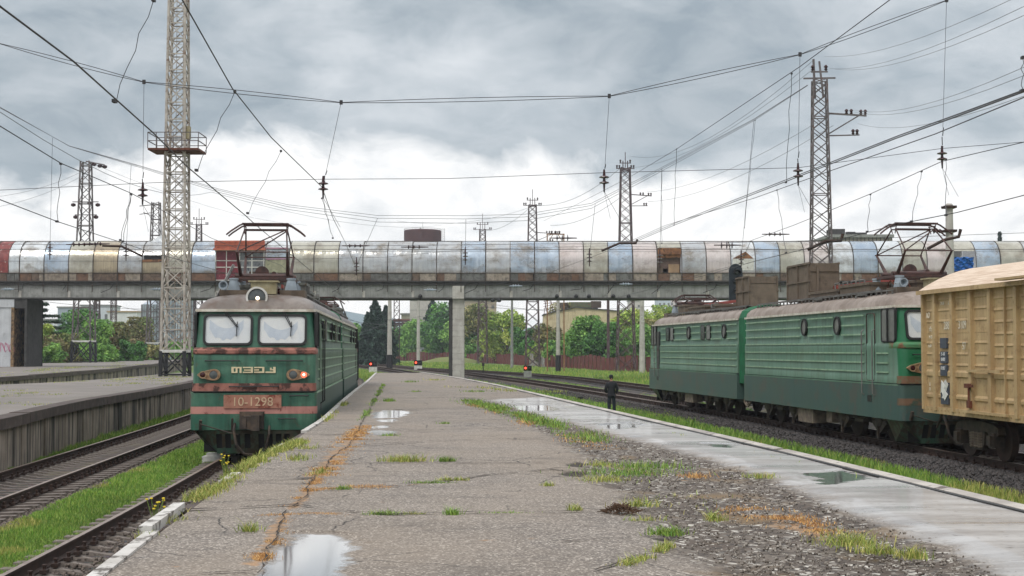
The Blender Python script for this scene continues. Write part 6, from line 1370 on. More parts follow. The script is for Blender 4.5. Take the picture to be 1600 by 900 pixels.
    for s, e, Y0_, Y1_ in (((60, 470), (300, 482), 150, 190), ((170, 472), (250, 484), 150, 170), ((500, 478), (620, 520), 150, 220), ((545, 500), (640, 505), 170, 230), ((560, 520), (620, 492), 180, 210), ((740, 470), (900, 486), 150, 230), ((760, 480), (1020, 478), 150, 180), ((600, 500), (720, 480), 200, 230)):
        b = MB(); b.tube(sag(P(*s, Y0_), P(*e, Y1_), .4), .02, 4); b.build('line_wire', M_['wire'], t)
wires()
# ---------------------------------------------------------------- vegetation
leaf_m = MT('leaves', .7, 0, .3); leaf_m.L.new(leaf_m.attr('Col', 0), leaf_m.b.inputs['Base Color'])
trunk_m = plain('bark', lin(88, 74, 62), .9)
def leaves(name, pos, size, cols, parent=None, flat=.0, **k):
    n = len(pos); a = rng.normal(0, 1, (n, 3)); a[:, 2] *= (1 - flat); a /= np.linalg.norm(a, axis=1)[:, None]; b_ = np.cross(a, rng.normal(0, 1, (n, 3))); b_ /= np.linalg.norm(b_, axis=1)[:, None]; c = np.cross(a, b_)
    s = size * rng.uniform(.5, 1.3, n); u, v = b_ * s[:, None], c * (s * .6)[:, None]
    vs = np.stack([pos - u, pos - v * .8 + u * .1, pos + u, pos + v * .8 - u * .1], 1).reshape(-1, 3); f = np.arange(4 * n)
    me = bpy.data.meshes.new(name); me.vertices.add(4 * n); me.vertices.foreach_set('co', vs.ravel().astype(np.float32)); me.loops.add(4 * n); me.loops.foreach_set('vertex_index', f); me.polygons.add(n); me.polygons.foreach_set('loop_start', np.arange(0, 4 * n, 4)); me.update(calc_edges=True)
    ca = me.attributes.new('Col', 'FLOAT_COLOR', 'POINT'); cc = np.repeat(np.concatenate([cols, np.ones((n, 1))], 1)[:, None, :], 4, 1).reshape(-1, 4); ca.data.foreach_set('color', cc.ravel().astype(np.float32)); me.materials.append(leaf_m.m)
    o = bpy.data.objects.new(name, me); C.objects.link(o)
    if parent is not None: o.parent = parent
    return tag(o, **k)
PALS = {'green': [lin(98, 132, 62), lin(80, 114, 54), lin(118, 148, 72), lin(66, 98, 50)], 'deep': [lin(70, 108, 52), lin(58, 94, 46), lin(88, 126, 60), lin(50, 82, 44)], 'yellow': [lin(132, 148, 66), lin(150, 156, 78), lin(112, 134, 58), lin(92, 114, 52)],
        'brown': [lin(112, 106, 66), lin(98, 98, 60), lin(124, 118, 74), lin(92, 108, 58)], 'spruce': [lin(56, 76, 66), lin(44, 64, 56), lin(68, 90, 74)], 'pine': [lin(60, 78, 58), lin(48, 66, 52), lin(72, 90, 64)], 'copper': [lin(104, 92, 68), lin(110, 102, 66), lin(92, 90, 58), lin(94, 110, 58)]}
def tree(px, py_base, py_top, w_px, Y, pal, label, kind='tree', seed=None, density=1.0, trunk=True, name='tree', zb=GZ, group=None):
    r = np.random.RandomState(seed if seed is not None else int(px * 7 + Y)); s = F / Y; x, _, zt = P(px, py_top, Y); _, _, zbm = P(px, py_base, Y); H = zt - zb; W = w_px / s * (1.18 if name != 'bush' else 1.1)
    t = empty(name, (x, Y, zb), label=label, cat='tree' if name != 'bush' else 'bush', group=group)
    z0 = .05 * H if name != 'bush' else 0.05
    nb = 34; cen = []
    for i in range(nb):
        a = r.uniform(0, 6.28); hz = r.uniform(0, 1); rad = W / 2 * .68 * (1 - .55 * abs(hz - .42) ** 1.2 * 1.4) * r.uniform(.25, 1); cen.append((rad * math.cos(a), rad * math.sin(a) * .9, z0 + (H - z0) * (.12 + .80 * hz), r.uniform(.09, .20) * min(W, H)))
    n = int(7500 * density * (1 if w_px * (py_base - py_top) > 2500 else .6)); ci = r.randint(0, nb, n); cen = np.array(cen); d = r.normal(0, 1, (n, 3)); d /= np.linalg.norm(d, axis=1)[:, None]; rr = cen[ci, 3] * (r.uniform(.35, 1.12, n) ** .7)
    pos = cen[ci, :3] + d * rr[:, None] * np.array([1, 1, .85]); pos[:, 2] = np.clip(pos[:, 2], .05, H); palette = np.array(PALS[pal]); base = palette[r.randint(0, len(palette), nb)][ci] * .6 + palette[r.randint(0, len(palette), n)] * .4
    cols = base * r.uniform(.65, 1.4, (n, 1)) * 1.6; leaves('crown', pos, .0009 * Y + .07, cols, t)
    if trunk:
        b = MB(); b.tube([(0, 0, 0), (.1, 0, H * .35), (0, .1, H * .7)], [.03 * H + .05, .02 * H + .03, .02], 7)
        for i in range(9): c = cen[i]; z = H * r.uniform(.12, .5); b.tube([(0, 0, z), (c[0] * .5, c[1] * .5, (z + c[2]) / 2 + .3), (c[0], c[1], c[2])], [.012 * H, .008 * H, .02], 5)
        b.build('trunk', trunk_m, t)
    return t
def conifer(px, py_base, py_top, w_px, Y, label, cedar=False, zb=GZ, seed=1):
    r = np.random.RandomState(seed); s = F / Y; x, _, zt = P(px, py_top, Y); H = zt - zb; W = w_px / s; t = empty('conifer_tree', (x, Y, zb), label=label, cat='tree'); b = MB(); b.tube([(0, 0, 0), (0, 0, H * .98)], [.025 * H, .03], 7); pos = []
    tiers = 13 if cedar else 26
    for k in range(tiers):
        f = k / (tiers - 1); z = H * (.10 + .88 * f) if not cedar else H * (.12 + .84 * f); R_ = W / 2 * ((1 - f) ** (.75 if not cedar else .55) + .05) * r.uniform(.8, 1.1); nbh = 9 if not cedar else 7
        for j in range(nbh):
            a = 6.283 * (j + r.uniform(-.3, .3)) / nbh + k; L = R_ * r.uniform(.5, 1.2); m = 70 if not cedar else 150; u = r.uniform(.08, 1, m) ** .8; dz = (-.22 * u * L if not cedar else .05 * u * L - .14 * (u * L) ** 1.2 * .3)
            sp = (.10 + .22 * L * .35 * (1 - u * .4)); pos.append(np.stack([np.cos(a) * u * L + r.normal(0, 1, m) * sp * .5, np.sin(a) * u * L + r.normal(0, 1, m) * sp * .5, z + dz + r.normal(0, .07 if cedar else .16, m)], 1))
            b.tube([(0, 0, z), (math.cos(a) * L * .9, math.sin(a) * L * .9, z + (-.2 * L if not cedar else -.06 * L))], [.05, .02], 4)
    pos = np.concatenate(pos); pal = np.array(PALS['spruce' if not cedar else 'pine']); cols = pal[r.randint(0, len(pal), len(pos))] * r.uniform(.7, 1.3, (len(pos), 1)); leaves('crown', pos, (.0011 if not cedar else .0008) * Y + .07, cols, t, flat=.0); b.build('trunk', trunk_m, t); return t
def vegetation():
    conifer(586, 560, 470, 66, 255, 'tall dark spruce beyond the rear of the dark green locomotive, left of the pale pole', seed=3); conifer(574, 560, 492, 40, 262, 'lower dark spruce close behind the rear end of the dark green locomotive', seed=8); conifer(603, 560, 480, 42, 258, 'dark spruce directly behind the pale concrete pole', seed=9)
    conifer(60, 545, 452, 118, 185, 'wide tiered cedar beside the white stair tower', cedar=True, seed=5); conifer(676, 560, 470, 60, 392, 'dark cedar behind the bushes left of the footbridge pier', seed=12); conifer(1562, 560, 362, 18, 330, 'small pointed conifer top above the footbridge at the right', seed=4)
    T_ = [(120, 560, 480, 78, 215, 'deep', 'dark pine like tree behind the left lattice mast', 'tree'), (150, 562, 500, 70, 196, 'green', 'bright green leafy tree right of the left lattice mast', 'tree'), (185, 560, 504, 60, 205, 'copper', 'brown leaved tree left of the tall white mast', 'tree'), (215, 560, 496, 70, 235, 'copper', 'sparse brown tree close left of the tall white mast', 'tree'),
          (205, 562, 530, 60, 200, 'deep', 'low dark green bush behind the left platform', 'bush'), (285, 560, 530, 60, 230, 'green', 'green bush between the tall white mast and the locomotive', 'bush'), (245, 562, 540, 60, 215, 'brown', 'dull brown thicket behind the tall white mast', 'bush'),
          (647, 568, 505, 44, 240, 'green', 'round green bush left of the footbridge pier', 'tree'), (690, 568, 478, 60, 245, 'deep', 'dark green tree touching the left side of the footbridge pier', 'tree'), (716, 568, 500, 50, 250, 'green', 'green tree directly behind the footbridge pier', 'tree'),
          (745, 566, 482, 52, 258, 'brown', 'sparse brown tree just right of the footbridge pier', 'tree'), (792, 568, 490, 66, 228, 'yellow', 'yellow green tree right of the footbridge pier', 'tree'), (820, 566, 518, 50, 212, 'deep', 'round dark green bush below the yellow green tree', 'bush'),
          (858, 566, 512, 46, 215, 'copper', 'brown leaved small tree before the yellow building', 'tree'), (868, 570, 538, 48, 205, 'green', 'low green bush at the fence below the yellow building', 'bush'), (918, 572, 500, 66, 196, 'green', 'broad green tree in front of the yellow building', 'tree'), (946, 576, 510, 60, 190, 'deep', 'dark green tree hanging over the fence beside the broad green tree', 'tree'),
          (1000, 580, 512, 60, 178, 'green', 'bright green tree left of the pale green locomotive', 'tree'), (985, 560, 488, 70, 240, 'yellow', 'yellowish tree behind the numbered pole', 'tree'), (1045, 560, 484, 70, 250, 'yellow', 'yellow green tree above the far end of the pale green locomotive', 'tree'),
          (1020, 575, 530, 40, 185, 'green', 'green bush at the far end of the pale green locomotive', 'bush'), (620, 566, 520, 40, 280, 'deep', 'small dark tree behind the utility cabinet', 'tree'), (555, 560, 505, 40, 290, 'green', 'green tree top just behind the rear of the dark green locomotive', 'tree'), (880, 560, 480, 60, 300, 'brown', 'bare brownish tree left of the yellow building roof', 'tree')]
    HB = [(742, 528, 40, 262, 'green', 'green shrub between the footbridge pier and the sparse brown tree'), (770, 522, 46, 250, 'yellow', 'yellow green shrub right of the sparse brown tree'), (845, 538, 40, 222, 'yellow', 'small yellow green shrub left of the patched fence sheets'), (895, 520, 52, 214, 'green', 'green shrub filling the gap before the yellow building'),
          (932, 516, 50, 205, 'yellow', 'light green tree between the two trees of the yellow building'), (972, 520, 50, 200, 'brown', 'dull shrub left of the numbered pole'), (1012, 505, 54, 215, 'brown', 'olive brown shrub behind the numbered pole'), (632, 540, 36, 262, 'green', 'low green shrub left of the utility cabinet'), (668, 532, 40, 255, 'green', 'low green shrub right of the utility cabinet'), (230, 545, 50, 222, 'green', 'green shrub seen through the second left mast'), (135, 540, 50, 185, 'green', 'bright green shrub behind the left lattice mast')]
    T_ += [(px, 572, pt, w, Y, pal, lab, 'bush') for px, pt, w, Y, pal, lab in HB]
    fx = [605, 740, 860, 967, 1020, 1150]; fy = [G(605, 563, GZ)[1], G(740, 566, GZ)[1], G(860, 573.5, GZ)[1], G(967, 580, GZ)[1], G(1020, 582.5, GZ)[1], G(1150, 587.5, GZ)[1]]
    T_ = [(px, pb, pt - (6 if px > 615 else 0), w * (1.25 if px > 615 else 1), (max(Y * .55 + 120, float(np.interp(px, fx, fy)) + 3.5 + (Y % 7)) if px > 615 else Y), pal, lab, nm) for px, pb, pt, w, Y, pal, lab, nm in T_]
    for px, pb, pt, w, Y, pal, lab, nm in T_: tree(px, pb, pt, w, Y, pal, lab, name=nm, density=1.15)
    # overgrown bank at the left
    for i, (px, pt, w, pal, lab) in enumerate(((52, 530, 44, 'green', 'bright green ivy mound beside the white stair tower'), (82, 536, 50, 'green', 'bright green ivy mound left of the left lattice mast'), (75, 518, 60, 'copper', 'brown thicket above the ivy mounds'), (108, 522, 50, 'brown', 'dull brown thicket behind the left lattice mast'), (100, 545, 44, 'deep', 'dark ivy mound at the foot of the left lattice mast'), (70, 505, 46, 'yellow', 'yellowish shrub on the bank under the cedar'), (165, 540, 56, 'green', 'leafy shrub at the edge of the far left platform'))):
        tree(px, 568, pt, w, 168 + i * 3, pal, lab, name='bush', density=1.1, trunk=False)
    # far wood behind everything
    X = rng.uniform(-210, 180, 26000); Yw = rng.uniform(425, 465, 26000); hgt = (7 + 3.5 * vnoise(X, Yw, 9, 40)).clip(2.5, 14); Z = hgt * rng.uniform(0, 1, 26000) ** .6; pal = np.array(PALS['deep'] + PALS['green'] + PALS['yellow'][2:]); cl = pal[((vnoise(X, Yw, 6, 41) * 2 + 5).astype(int)) % len(pal)] * rng.uniform(.7, 1.3, (26000, 1))
    leaves('wood', np.stack([X, Yw, Z + GZ], 1), .9, cl, None, label='far belt of mixed trees behind the yards', cat='wood', kind='stuff')
vegetation()

# ---------------------------------------------------------------- fence, buildings, cabinet
def fence():
    A, B = G(1130, 586, GZ), G(640, 562.5, GZ); pts = [G(1150, 587.5, GZ), G(1020, 582.5, GZ), G(967, 580, GZ), G(860, 573.5, GZ), G(740, 566, GZ), G(605, 563, GZ)]
    root = empty('fence', (0, 0, GZ), label='long red brown sheet metal fence behind the farthest track', cat='fence'); m = worn('red brown sheet fence', lin(112, 60, 54), lin(92, 50, 46), lin(130, 92, 80), 1.2, .75, t3=.66, streak=.5, cs=lin(70, 44, 40)); mw = worn('patched fence sheet', lin(160, 156, 152), lin(110, 112, 116), lin(150, 110, 60), 2, .7, t3=.55)
    q = [Vector((p[0], p[1], 0)) for p in pts]; k = 0
    for a, b_ in zip(q, q[1:]):
        L = (b_ - a).length; n = int(L / 2.5); d = (b_ - a).normalized(); nn = Vector((-d.y, d.x, 0))
        for i in range(n):
            p0, p1 = a.lerp(b_, i / n), a.lerp(b_, (i + 1) / n); h = 1.75 + .18 * math.sin(k * .7) + rnd.uniform(-.07, .07) + .0012 * p0.y; w = MB(); m_ = 9
            rings = [[p0.lerp(p1, j / m_) + nn * (.05 * (-1) ** j) + Vector((0, 0, z)) for j in range(m_ + 1)] for z in (0, h)]; w.loft(rings, closed=False, cap0=False, cap1=False); px = 800 + F * p0.x / p0.y
            w.build('fence_sheet', mw if 828 < px < 852 else m, root); k += 1
fence()
def windows_grid(t, x0, x1, y, z0, rows, cols_, w, h, dz, mat):
    for r_ in range(rows):
        for c in range(cols_):
            x = x0 + (x1 - x0) * (c + .5) / cols_; z = z0 + r_ * dz; b = MB(); b.bx(x - w / 2, x + w / 2, y - .04, y + .02, z, z + h); b.build('window', mat, t)
def buildings():
    # yellow building
    Y = 280; x0, x1 = P(850, 500, Y)[0], P(968, 500, Y)[0]; zt = P(0, 484, Y)[2] - GZ; t = empty('building', ((x0 + x1) / 2, Y, GZ), label='stained yellow building with rusty tanks on its roof behind the fence', cat='building'); w = (x1 - x0) / 2
    m = worn('peeling yellow plaster', lin(214, 198, 160), lin(200, 184, 148), lin(140, 112, 84), .5, .9, t3=.60, e3=.12, sc3=.45, streak=.6, cs=lin(120, 96, 70)); b = MB()
    b.loft([[(-w, yy, 0), (-w, yy, zt - .9), (-w * .15, yy, zt + .5), (w * .3, yy, zt + .2), (w, yy, zt - .3), (w, yy, 0)] for yy in (0, 12)]); b.build('wall', m, t); b = MB(); b.loft([[(-w - .2, yy, zt - .85), (-w * .15, yy, zt + .62), (w * .3, yy, zt + .32), (w + .2, yy, zt - .2), (w + .2, yy, zt - .35), (w * .3, yy, zt + .12), (-w * .15, yy, zt + .42), (-w - .2, yy, zt - 1.0)] for yy in (-.25, 12.2)]); b.build('roof', M_['conc_dark'], t)
    b = MB(); b.bx(-w - .2, -w * .2, -2.5, 0, 0, zt * .55); b.build('annex', m, t); b = MB(); b.bx(-w - .4, -w * .15, -2.8, .1, zt * .55, zt * .55 + .2); b.build('annex_roof', M_['conc_dark'], t)
    for px, wd, hh in ((862, 2.2, .9), (945, 1.6, 1.0)): xx = P(px, 500, Y)[0] - (x0 + x1) / 2; b = MB(); b.bx(xx - wd / 2, xx + wd / 2, -2.6 if px < 900 else -.08, -2.48 if px < 900 else .02, zt * .28, zt * .28 + hh); b.build('window', M_['dark_glass'], t)
    zr = zt + .3; gm = worn('green grey tank', lin(96, 106, 76), lin(80, 84, 66), lin(110, 80, 56), 1, .7, t3=.55); bmx = worn('brown tank', lin(86, 72, 60), lin(70, 60, 52), None, 1, .8)
    def rel(px): return P(px, 480, Y)[0] - (x0 + x1) / 2
    b = MB(); b.lathe((rel(882), 4, zr - .4), [(1.0, 0), (1.0, 1.5), (.9, 1.6)], 16); b.build('roof_tank', bmx, t, smooth=True); b = MB(); b.bx(rel(893), rel(925), 3, 5, zr + .2, zr + 1.3); b.build('roof_tank', gm, t); b = MB(); b.bx(rel(925), rel(941), 3, 5, zr + .2, zr + 1.5); b.build('roof_tank', bmx, t)
    b = MB(); 
    for px in (900, 918, 932): b.bx(rel(px) - .5, rel(px) + .5, 3.3, 4.6, zr - .3, zr + .2)
    b.build('tank_support', M_['conc_dark'], t); b = MB()
    for px in (851, 856, 861, 866, 872): b.bar((rel(px), 5, zr - 1), (rel(px) + rnd.uniform(-.8, .8), 5, zr + 3), .12)
    for k in range(6): b.bar((rel(850), 5, zr + k * .5), (rel(873), 5, zr + .4 + k * .5), .08)
    b.build('rusty_framework', M_['rust'], t)
    # water tower, pale shaft colour includes distance haze
    Y = 400; x, _, z = P(660.5, 378, Y); t = empty('water_tower', (x, Y, GZ), label='brown round tank above the footbridge on a pale concrete shaft', cat='water tower'); zt = P(660, 361, Y)[2] - GZ; z0 = z - GZ; mm = worn('dark brown tank steel', lin(84, 50, 50), lin(72, 44, 46), lin(110, 66, 50), .8, .7, t3=.66)
    b = MB(); b.lathe((0, 0, 0), [(5.07, z0 - .6), (5.23, z0 - .6), (5.23, zt), (4.7, zt + .25), (1, zt + .5), (.02, zt + .55)], 30); b.build('tank', mm, t, smooth=True); b = MB(); b.bar((0, 0, zt), (0, 0, zt + 2.6), .07); b.bar((-.6, 0, zt + .4), (-.6, 0, zt + .9), .3)
    for k in range(30): a = k * 2 * math.pi / 30; b.bar((5.2 * math.cos(a), 5.2 * math.sin(a), zt), (5.2 * math.cos(a), 5.2 * math.sin(a), zt + .5), .04)
    b.tube([(5.2 * math.cos(a * .2), 5.2 * math.sin(a * .2), zt + .5) for a in range(33)], .04, 4); b.bar((5.6, 0, zt - 3), (5.6, 0, zt + .8), .08); b.bar((6.1, 0, zt - 3), (6.1, 0, zt + .8), .08)
    for k in range(8): b.bar((5.6, 0, zt - 3 + k * .5), (6.1, 0, zt - 3 + k * .5), .06)
    b.build('railing', M_['lattice_grey'], t); cm = worn('pale panel wall', lin(200, 194, 184), lin(180, 174, 166), lin(150, 142, 134), .5, .9, t3=.64); b = MB(); w0, w1 = P(641, 500, Y)[0] - x, P(677, 500, Y)[0] - x; b.bx(w0, w1, -2, 4, 0, z0 - .6); b.bx(w1 - .8, w1 - .4, -2.1, -2, 0, z0 - .7); b.build('shaft', cm, t)
    b = MB()
    for k in range(7): b.bx(w0, w1, -2.05, -2.0, 6 + k * 2.6, 6.1 + k * 2.6)
    b.build('floor_band', M_['conc'], t)
    # blocks, distance haze put into their pale colours: px0, px1, py_top, depth, material
    defs = [(90, 132, 481, 520, lin(158, 168, 178), 'pale blue grey factory hall far left', 'factory', 0, 0), (126, 172, 478, 540, lin(206, 210, 212), 'white factory hall behind the left lattice mast', 'factory', 3, 4), (168, 214, 488, 480, lin(222, 222, 218), 'low white office block with tan roof edge behind the left trees', 'building', 2, 5),
            (1028, 1048, 467, 620, lin(196, 204, 214), 'pale blue apartment tower above the far end of the pale green locomotive', 'apartment block', 8, 3), (1047, 1066, 466, 660, lin(222, 210, 208), 'pinkish white apartment tower beside the pale blue one', 'apartment block', 8, 3), (1298, 1395, 371, 240, lin(150, 142, 130), 'grey beige long building top above the footbridge behind the right pantograph', 'building', 0, 0),
            (627, 642, 492, 415, lin(170, 162, 144), 'low beige building left of the water tower', 'building', 1, 2), (726, 775, 470, 470, lin(176, 160, 138), 'tall beige building partly hidden by trees right of the footbridge pier', 'apartment block', 7, 5), (60, 94, 500, 560, lin(214, 216, 218), 'white building glimpsed through the cedar', 'building', 2, 4), (985, 1003, 470, 560, lin(204, 196, 190), 'narrow pale tower behind the numbered pole', 'apartment block', 8, 2)]
    for a, q, top, Y, c, lab, cat, rows, cols_ in defs:
        x0, x1 = P(a, 500, Y)[0], P(q, 500, Y)[0]; H = P(0, top, Y)[2] - GZ; t = empty('building', ((x0 + x1) / 2, Y, GZ), label=lab, cat=cat); w = (x1 - x0) / 2; m = worn('facade ' + cat, c, tuple(v * .86 for v in c), None, .3, .9, streak=.3); b = MB(); b.bx(-w, w, 0, 14, 0, H); b.build('wall', m, t)
        b = MB(); b.bx(-w - .3, w + .3, -.3, 14.3, H, H + .5); b.build('roof', plain('tan roof edge', lin(176, 150, 116)) if 'tan' in lab else M_['conc'], t)
        if rows: windows_grid(t, -w, w, 0, H * .18, rows, cols_, w / cols_ * .9, H / rows * .38, H * .8 / rows, M_['grey_glass'])
        if a == 1298:
            b = MB(); [b.bx(-w + k * w / 8 - .05, -w + k * w / 8 + .05, -.1, 0, 0, H) for k in range(17)]; b.build('pilasters', M_['conc_dark'], t); b = MB(); b.bx(-w + .5, -w + 3, 2, 5, H, H + 1.6); b.bx(-1, 1.5, 2, 5, H, H + 1.0); b.bx(-w + 3.5, -w + 5, 3, 4, H, H + 1.2); b.build('roof_equipment', M_['conc_dark'], t)
    # silos, steel colour paled for distance haze
    for i, (px, top, r) in enumerate(((262, 470, 2.6), (288, 466, 2.6), (238, 476, 2.4))):
        Y = 330; x = P(px, 500, Y)[0]; H = P(0, top, Y)[2] - GZ; t = empty('silo', (x, Y, GZ), label=('pale steel silo seen through the tall white mast', 'pale blue steel silo between the tall white mast and the locomotive', 'pale steel silo just left of the tall white mast')[i], cat='silo'); b = MB(); b.lathe((0, 0, 0), [(r, 0), (r, H), (.3, H + 1.2)], 24); b.build('shell', worn('pale silo steel', lin(176, 186, 194), lin(156, 168, 178), None, .6, .5, streak=.4), t, smooth=True)
        b = MB()
        for k in range(14): a = -math.pi * k / 13; b.bar((r * 1.02 * math.cos(a), r * 1.02 * math.sin(a), 0), (r * 1.02 * math.cos(a), r * 1.02 * math.sin(a), H), .12)
        for k in range(8): b.tube([(r * 1.04 * math.cos(q * .3), r * 1.04 * math.sin(q * .3), H * k / 8) for q in range(22)], .08, 4)
        b.build('stiffeners', M_['lattice_grey'], t)
    # utility cabinet
    x, y, z = G(659, 564, GZ); s = F / y; t = empty('utility_cabinet', (x, y, GZ), label='light grey utility cabinet with dark vent beyond the platform end', cat='cabinet'); w, h = 12 / s, 21 / s; b = MB(); b.bx(-w / 2, w / 2, 0, w * .8, 0, h); b.bx(-w / 2 - .05, w / 2 + .05, -.05, w * .8 + .05, h, h + .08); b.build('housing', plain('light grey enamel', lin(206, 210, 214), .4, var=.08), t); b = MB(); b.bx(w * .05, w * .25, -.03, 0, h * .76, h * .86); b.build('vent', M_['black'], t); b = MB(); b.bx(w / 2 - .08, w / 2 - .04, -.02, 0, .1, h - .1); b.build('door_seam', M_['steel'], t)
    # pipeline rack behind pole
    Y = 400; x0 = P(616, 500, Y)[0]; t = empty('pipe_rack', (x0, Y, GZ), label='rusty pipe rack standing right of the pale concrete pole', cat='pipe rack'); H = P(0, 502, Y)[2] - GZ; b = MB()
    for k in (0, 2.3, 4.6): b.bar((k, 0, 0), (k, 0, H), .35); b.bar((k, 2, 0), (k, 2, H), .35)
    for z_ in (H, H - 1): b.bar((-.2, 0, z_), (5.4, 0, z_), .4)
    b.build('frame', M_['lattice_brown'], t); b = MB(); b.tube([(-.5, .5, H + .3), (6, .5, H + .3)], .3, 8); b.tube([(-.5, 1.3, H - .6), (6, 1.3, H - .6)], .2, 8); b.build('pipe', M_['rust'], t)
    # earth mound
    b = MB(); c = G(715, 566, GZ); n = 14; rings = []
    for k in range(6): rr = (1 - k / 5.2); rings.append([(c[0] - 1 + 7 * rr * math.cos(a * 6.283 / n), c[1] - 12 + 5 * rr * math.sin(a * 6.283 / n), GZ + 1.3 * (1 - rr ** 2) + .1 * math.sin(a * 3 + k)) for a in range(n)])
    b.loft(rings, cap0=False); b.build('mound', plain('grassy mound', lin(112, 118, 66), .95), smooth=True, kind='structure')
buildings()

# ---------------------------------------------------------------- signals
def dwarf_signal(px, py, zg, label, lit=True):
    x, y, _ = G(px, py, zg); s = F / y; t = empty('dwarf_signal', (x, y, zg), label=label, cat='signal', group='dwarf signals'); w = 12 / s; h = 10 / s; b = MB(); b.bx(-w / 2, w / 2, 0, w * .7, 0, h * .92); b.bx(-w * .3, w * .3, -.02, 0, h * .45, h * .62) ; b.build('white_base', M_['white_paint'], t)
    for k, nm in ((-1, 'left'), (1, 'right')):
        b = MB(); c = k * w * .27; b.bx(c - w * .25, c + w * .25, .05, w * .55, h * .95, h * 1.75); b.lathe((c, .05, h * 1.4), [(w * .22, 0), (w * .22, -.18), (w * .19, -.18), (w * .19, 0)], 12, 'y'); b.build('lamp_head', M_['black'], t)
        l = MB(); l.lathe((c, .03, h * 1.38), [(w * .13, 0), (w * .10, -.04), (.003, -.05)], 12, 'y'); l.build('lens', M_['red_on' if (lit and k < 0) else 'lens'], t)
dwarf_signal(582.5, 582.5, GZ, 'dwarf signal with red lamp lit beside the left corner of the platform end'); dwarf_signal(653, 580.5, GZ, 'dwarf signal with red lamp lit beyond the middle of the platform end'); dwarf_signal(824.5, 589, .0, 'dwarf signal with dull red lamp between the two far tracks')
def signals():
    x, y, _ = G(561, 568, GZ); t = empty('white_post', (x, y, GZ), label='short white post by the tracks behind the dark green locomotive', cat='post'); b = MB(); b.lathe((0, 0, 0), [(.28, 0), (.28, 1.5), (.2, 1.6)], 10); b.build('shaft', M_['white_paint'], t)
    x, y, _ = G(580.5, 563.5, GZ); t = empty('dwarf_signal', (x, y, GZ), label='tiny distant red and white marker post before the spruces', cat='signal', group=None); b = MB(); b.bx(-.25, .25, 0, .3, 0, .9); b.build('white_base', M_['white_paint'], t); b = MB(); b.bx(-.3, .3, -.05, .3, .9, 1.7); b.build('red_head', plain('red paint', lin(190, 60, 50)), t)
    x, y, _ = G(755, 583, -.0); t = empty('point_indicator', (x, y, 0), label='small black switch lever post by the track right of the pier', cat='switch post'); b = MB(); b.bar((0, 0, 0), (0, 0, 1.0), .12); b.box((0, 0, 1.0), (.3, .2, .35)); b.build('lever', M_['black'], t)
    x, y, _ = G(779, 593.5, GZ); t = empty('switch_box', (x, y, GZ), label='low black track side box in the grass left of the person', cat='switch box'); b = MB(); b.bx(-.45, .45, 0, .5, 0, .22); b.bx(-.2, .2, .1, .4, .22, .34); b.build('housing', M_['black'], t)
    x, y, _ = G(907, 625.5, GZ); t = empty('switch_box', (x, y, GZ), label='small dark box in the grass just left of the person', cat='switch box'); b = MB(); b.bx(-.16, .16, 0, .3, 0, .22); b.build('housing', M_['black'], t)
    # three-lamp signal behind the locomotive
    Y = 74; x, _, zt = P(1149.5, 412, Y); x2, _, zb = P(1149, 440, Y); t = empty('signal', (x, Y, GZ), label='black three lamp signal with rounded top behind the locomotive roofs', cat='signal'); w = 21 * Y / F; h = 1.25; top = zt - GZ; b = MB()
    prof = [(-w / 2, top - 1.9), (w / 2, top - 1.9), (w / 2, top - w / 2)] + [(w / 2 * math.cos(a * math.pi / 10), top - w / 2 + w / 2 * math.sin(a * math.pi / 10)) for a in range(1, 10)] + [(-w / 2, top - w / 2)]
    b.loft([[(u, yy, v) for u, v in prof] for yy in (0, .1)]); b.build('backboard', plain('signal black', lin(34, 42, 48), .5), t)
    for k in range(3):
        z = top - .42 - k * .5; b = MB(); n = 10; rings = []
        for d in (0, -.32): rings.append([(.05 + .17 * math.cos(math.pi * (i / n * 1.3 - .15)), d, z + .17 * math.sin(math.pi * (i / n * 1.3 - .15)) + d * .2) for i in range(n + 1)])
        b.loft(rings, closed=False, cap0=False, cap1=False); b.build('visor', M_['black'], t); l = MB(); l.lathe((.05, -.02, z), [(.13, 0), (.1, -.03), (.003, -.04)], 12, 'y'); l.build('lens', M_['lens'], t)
    b = MB(); b.lathe((0, .25, 0), [(.09, 0), (.08, top - .6)], 10); b.build('mast', M_['steel'], t)
    # small concrete marker under the locomotive nose
    c = (T1(36.5) - 1.05, 37.4, GZ); b = MB(); b.bx(-.45, .45, -.2, .2, 0, .22); b.bx(-.35, .35, -.15, .15, .22, .30); t = b.build('marker_stone', M_['white_paint']); t.location = c; tag(t, 'low whitewashed stone beside the plough of the dark green locomotive', 'marker stone')
    # roof-level white lamp globes / small floodlights between hoods
    b0 = P(1267, 455, 110); 
signals()

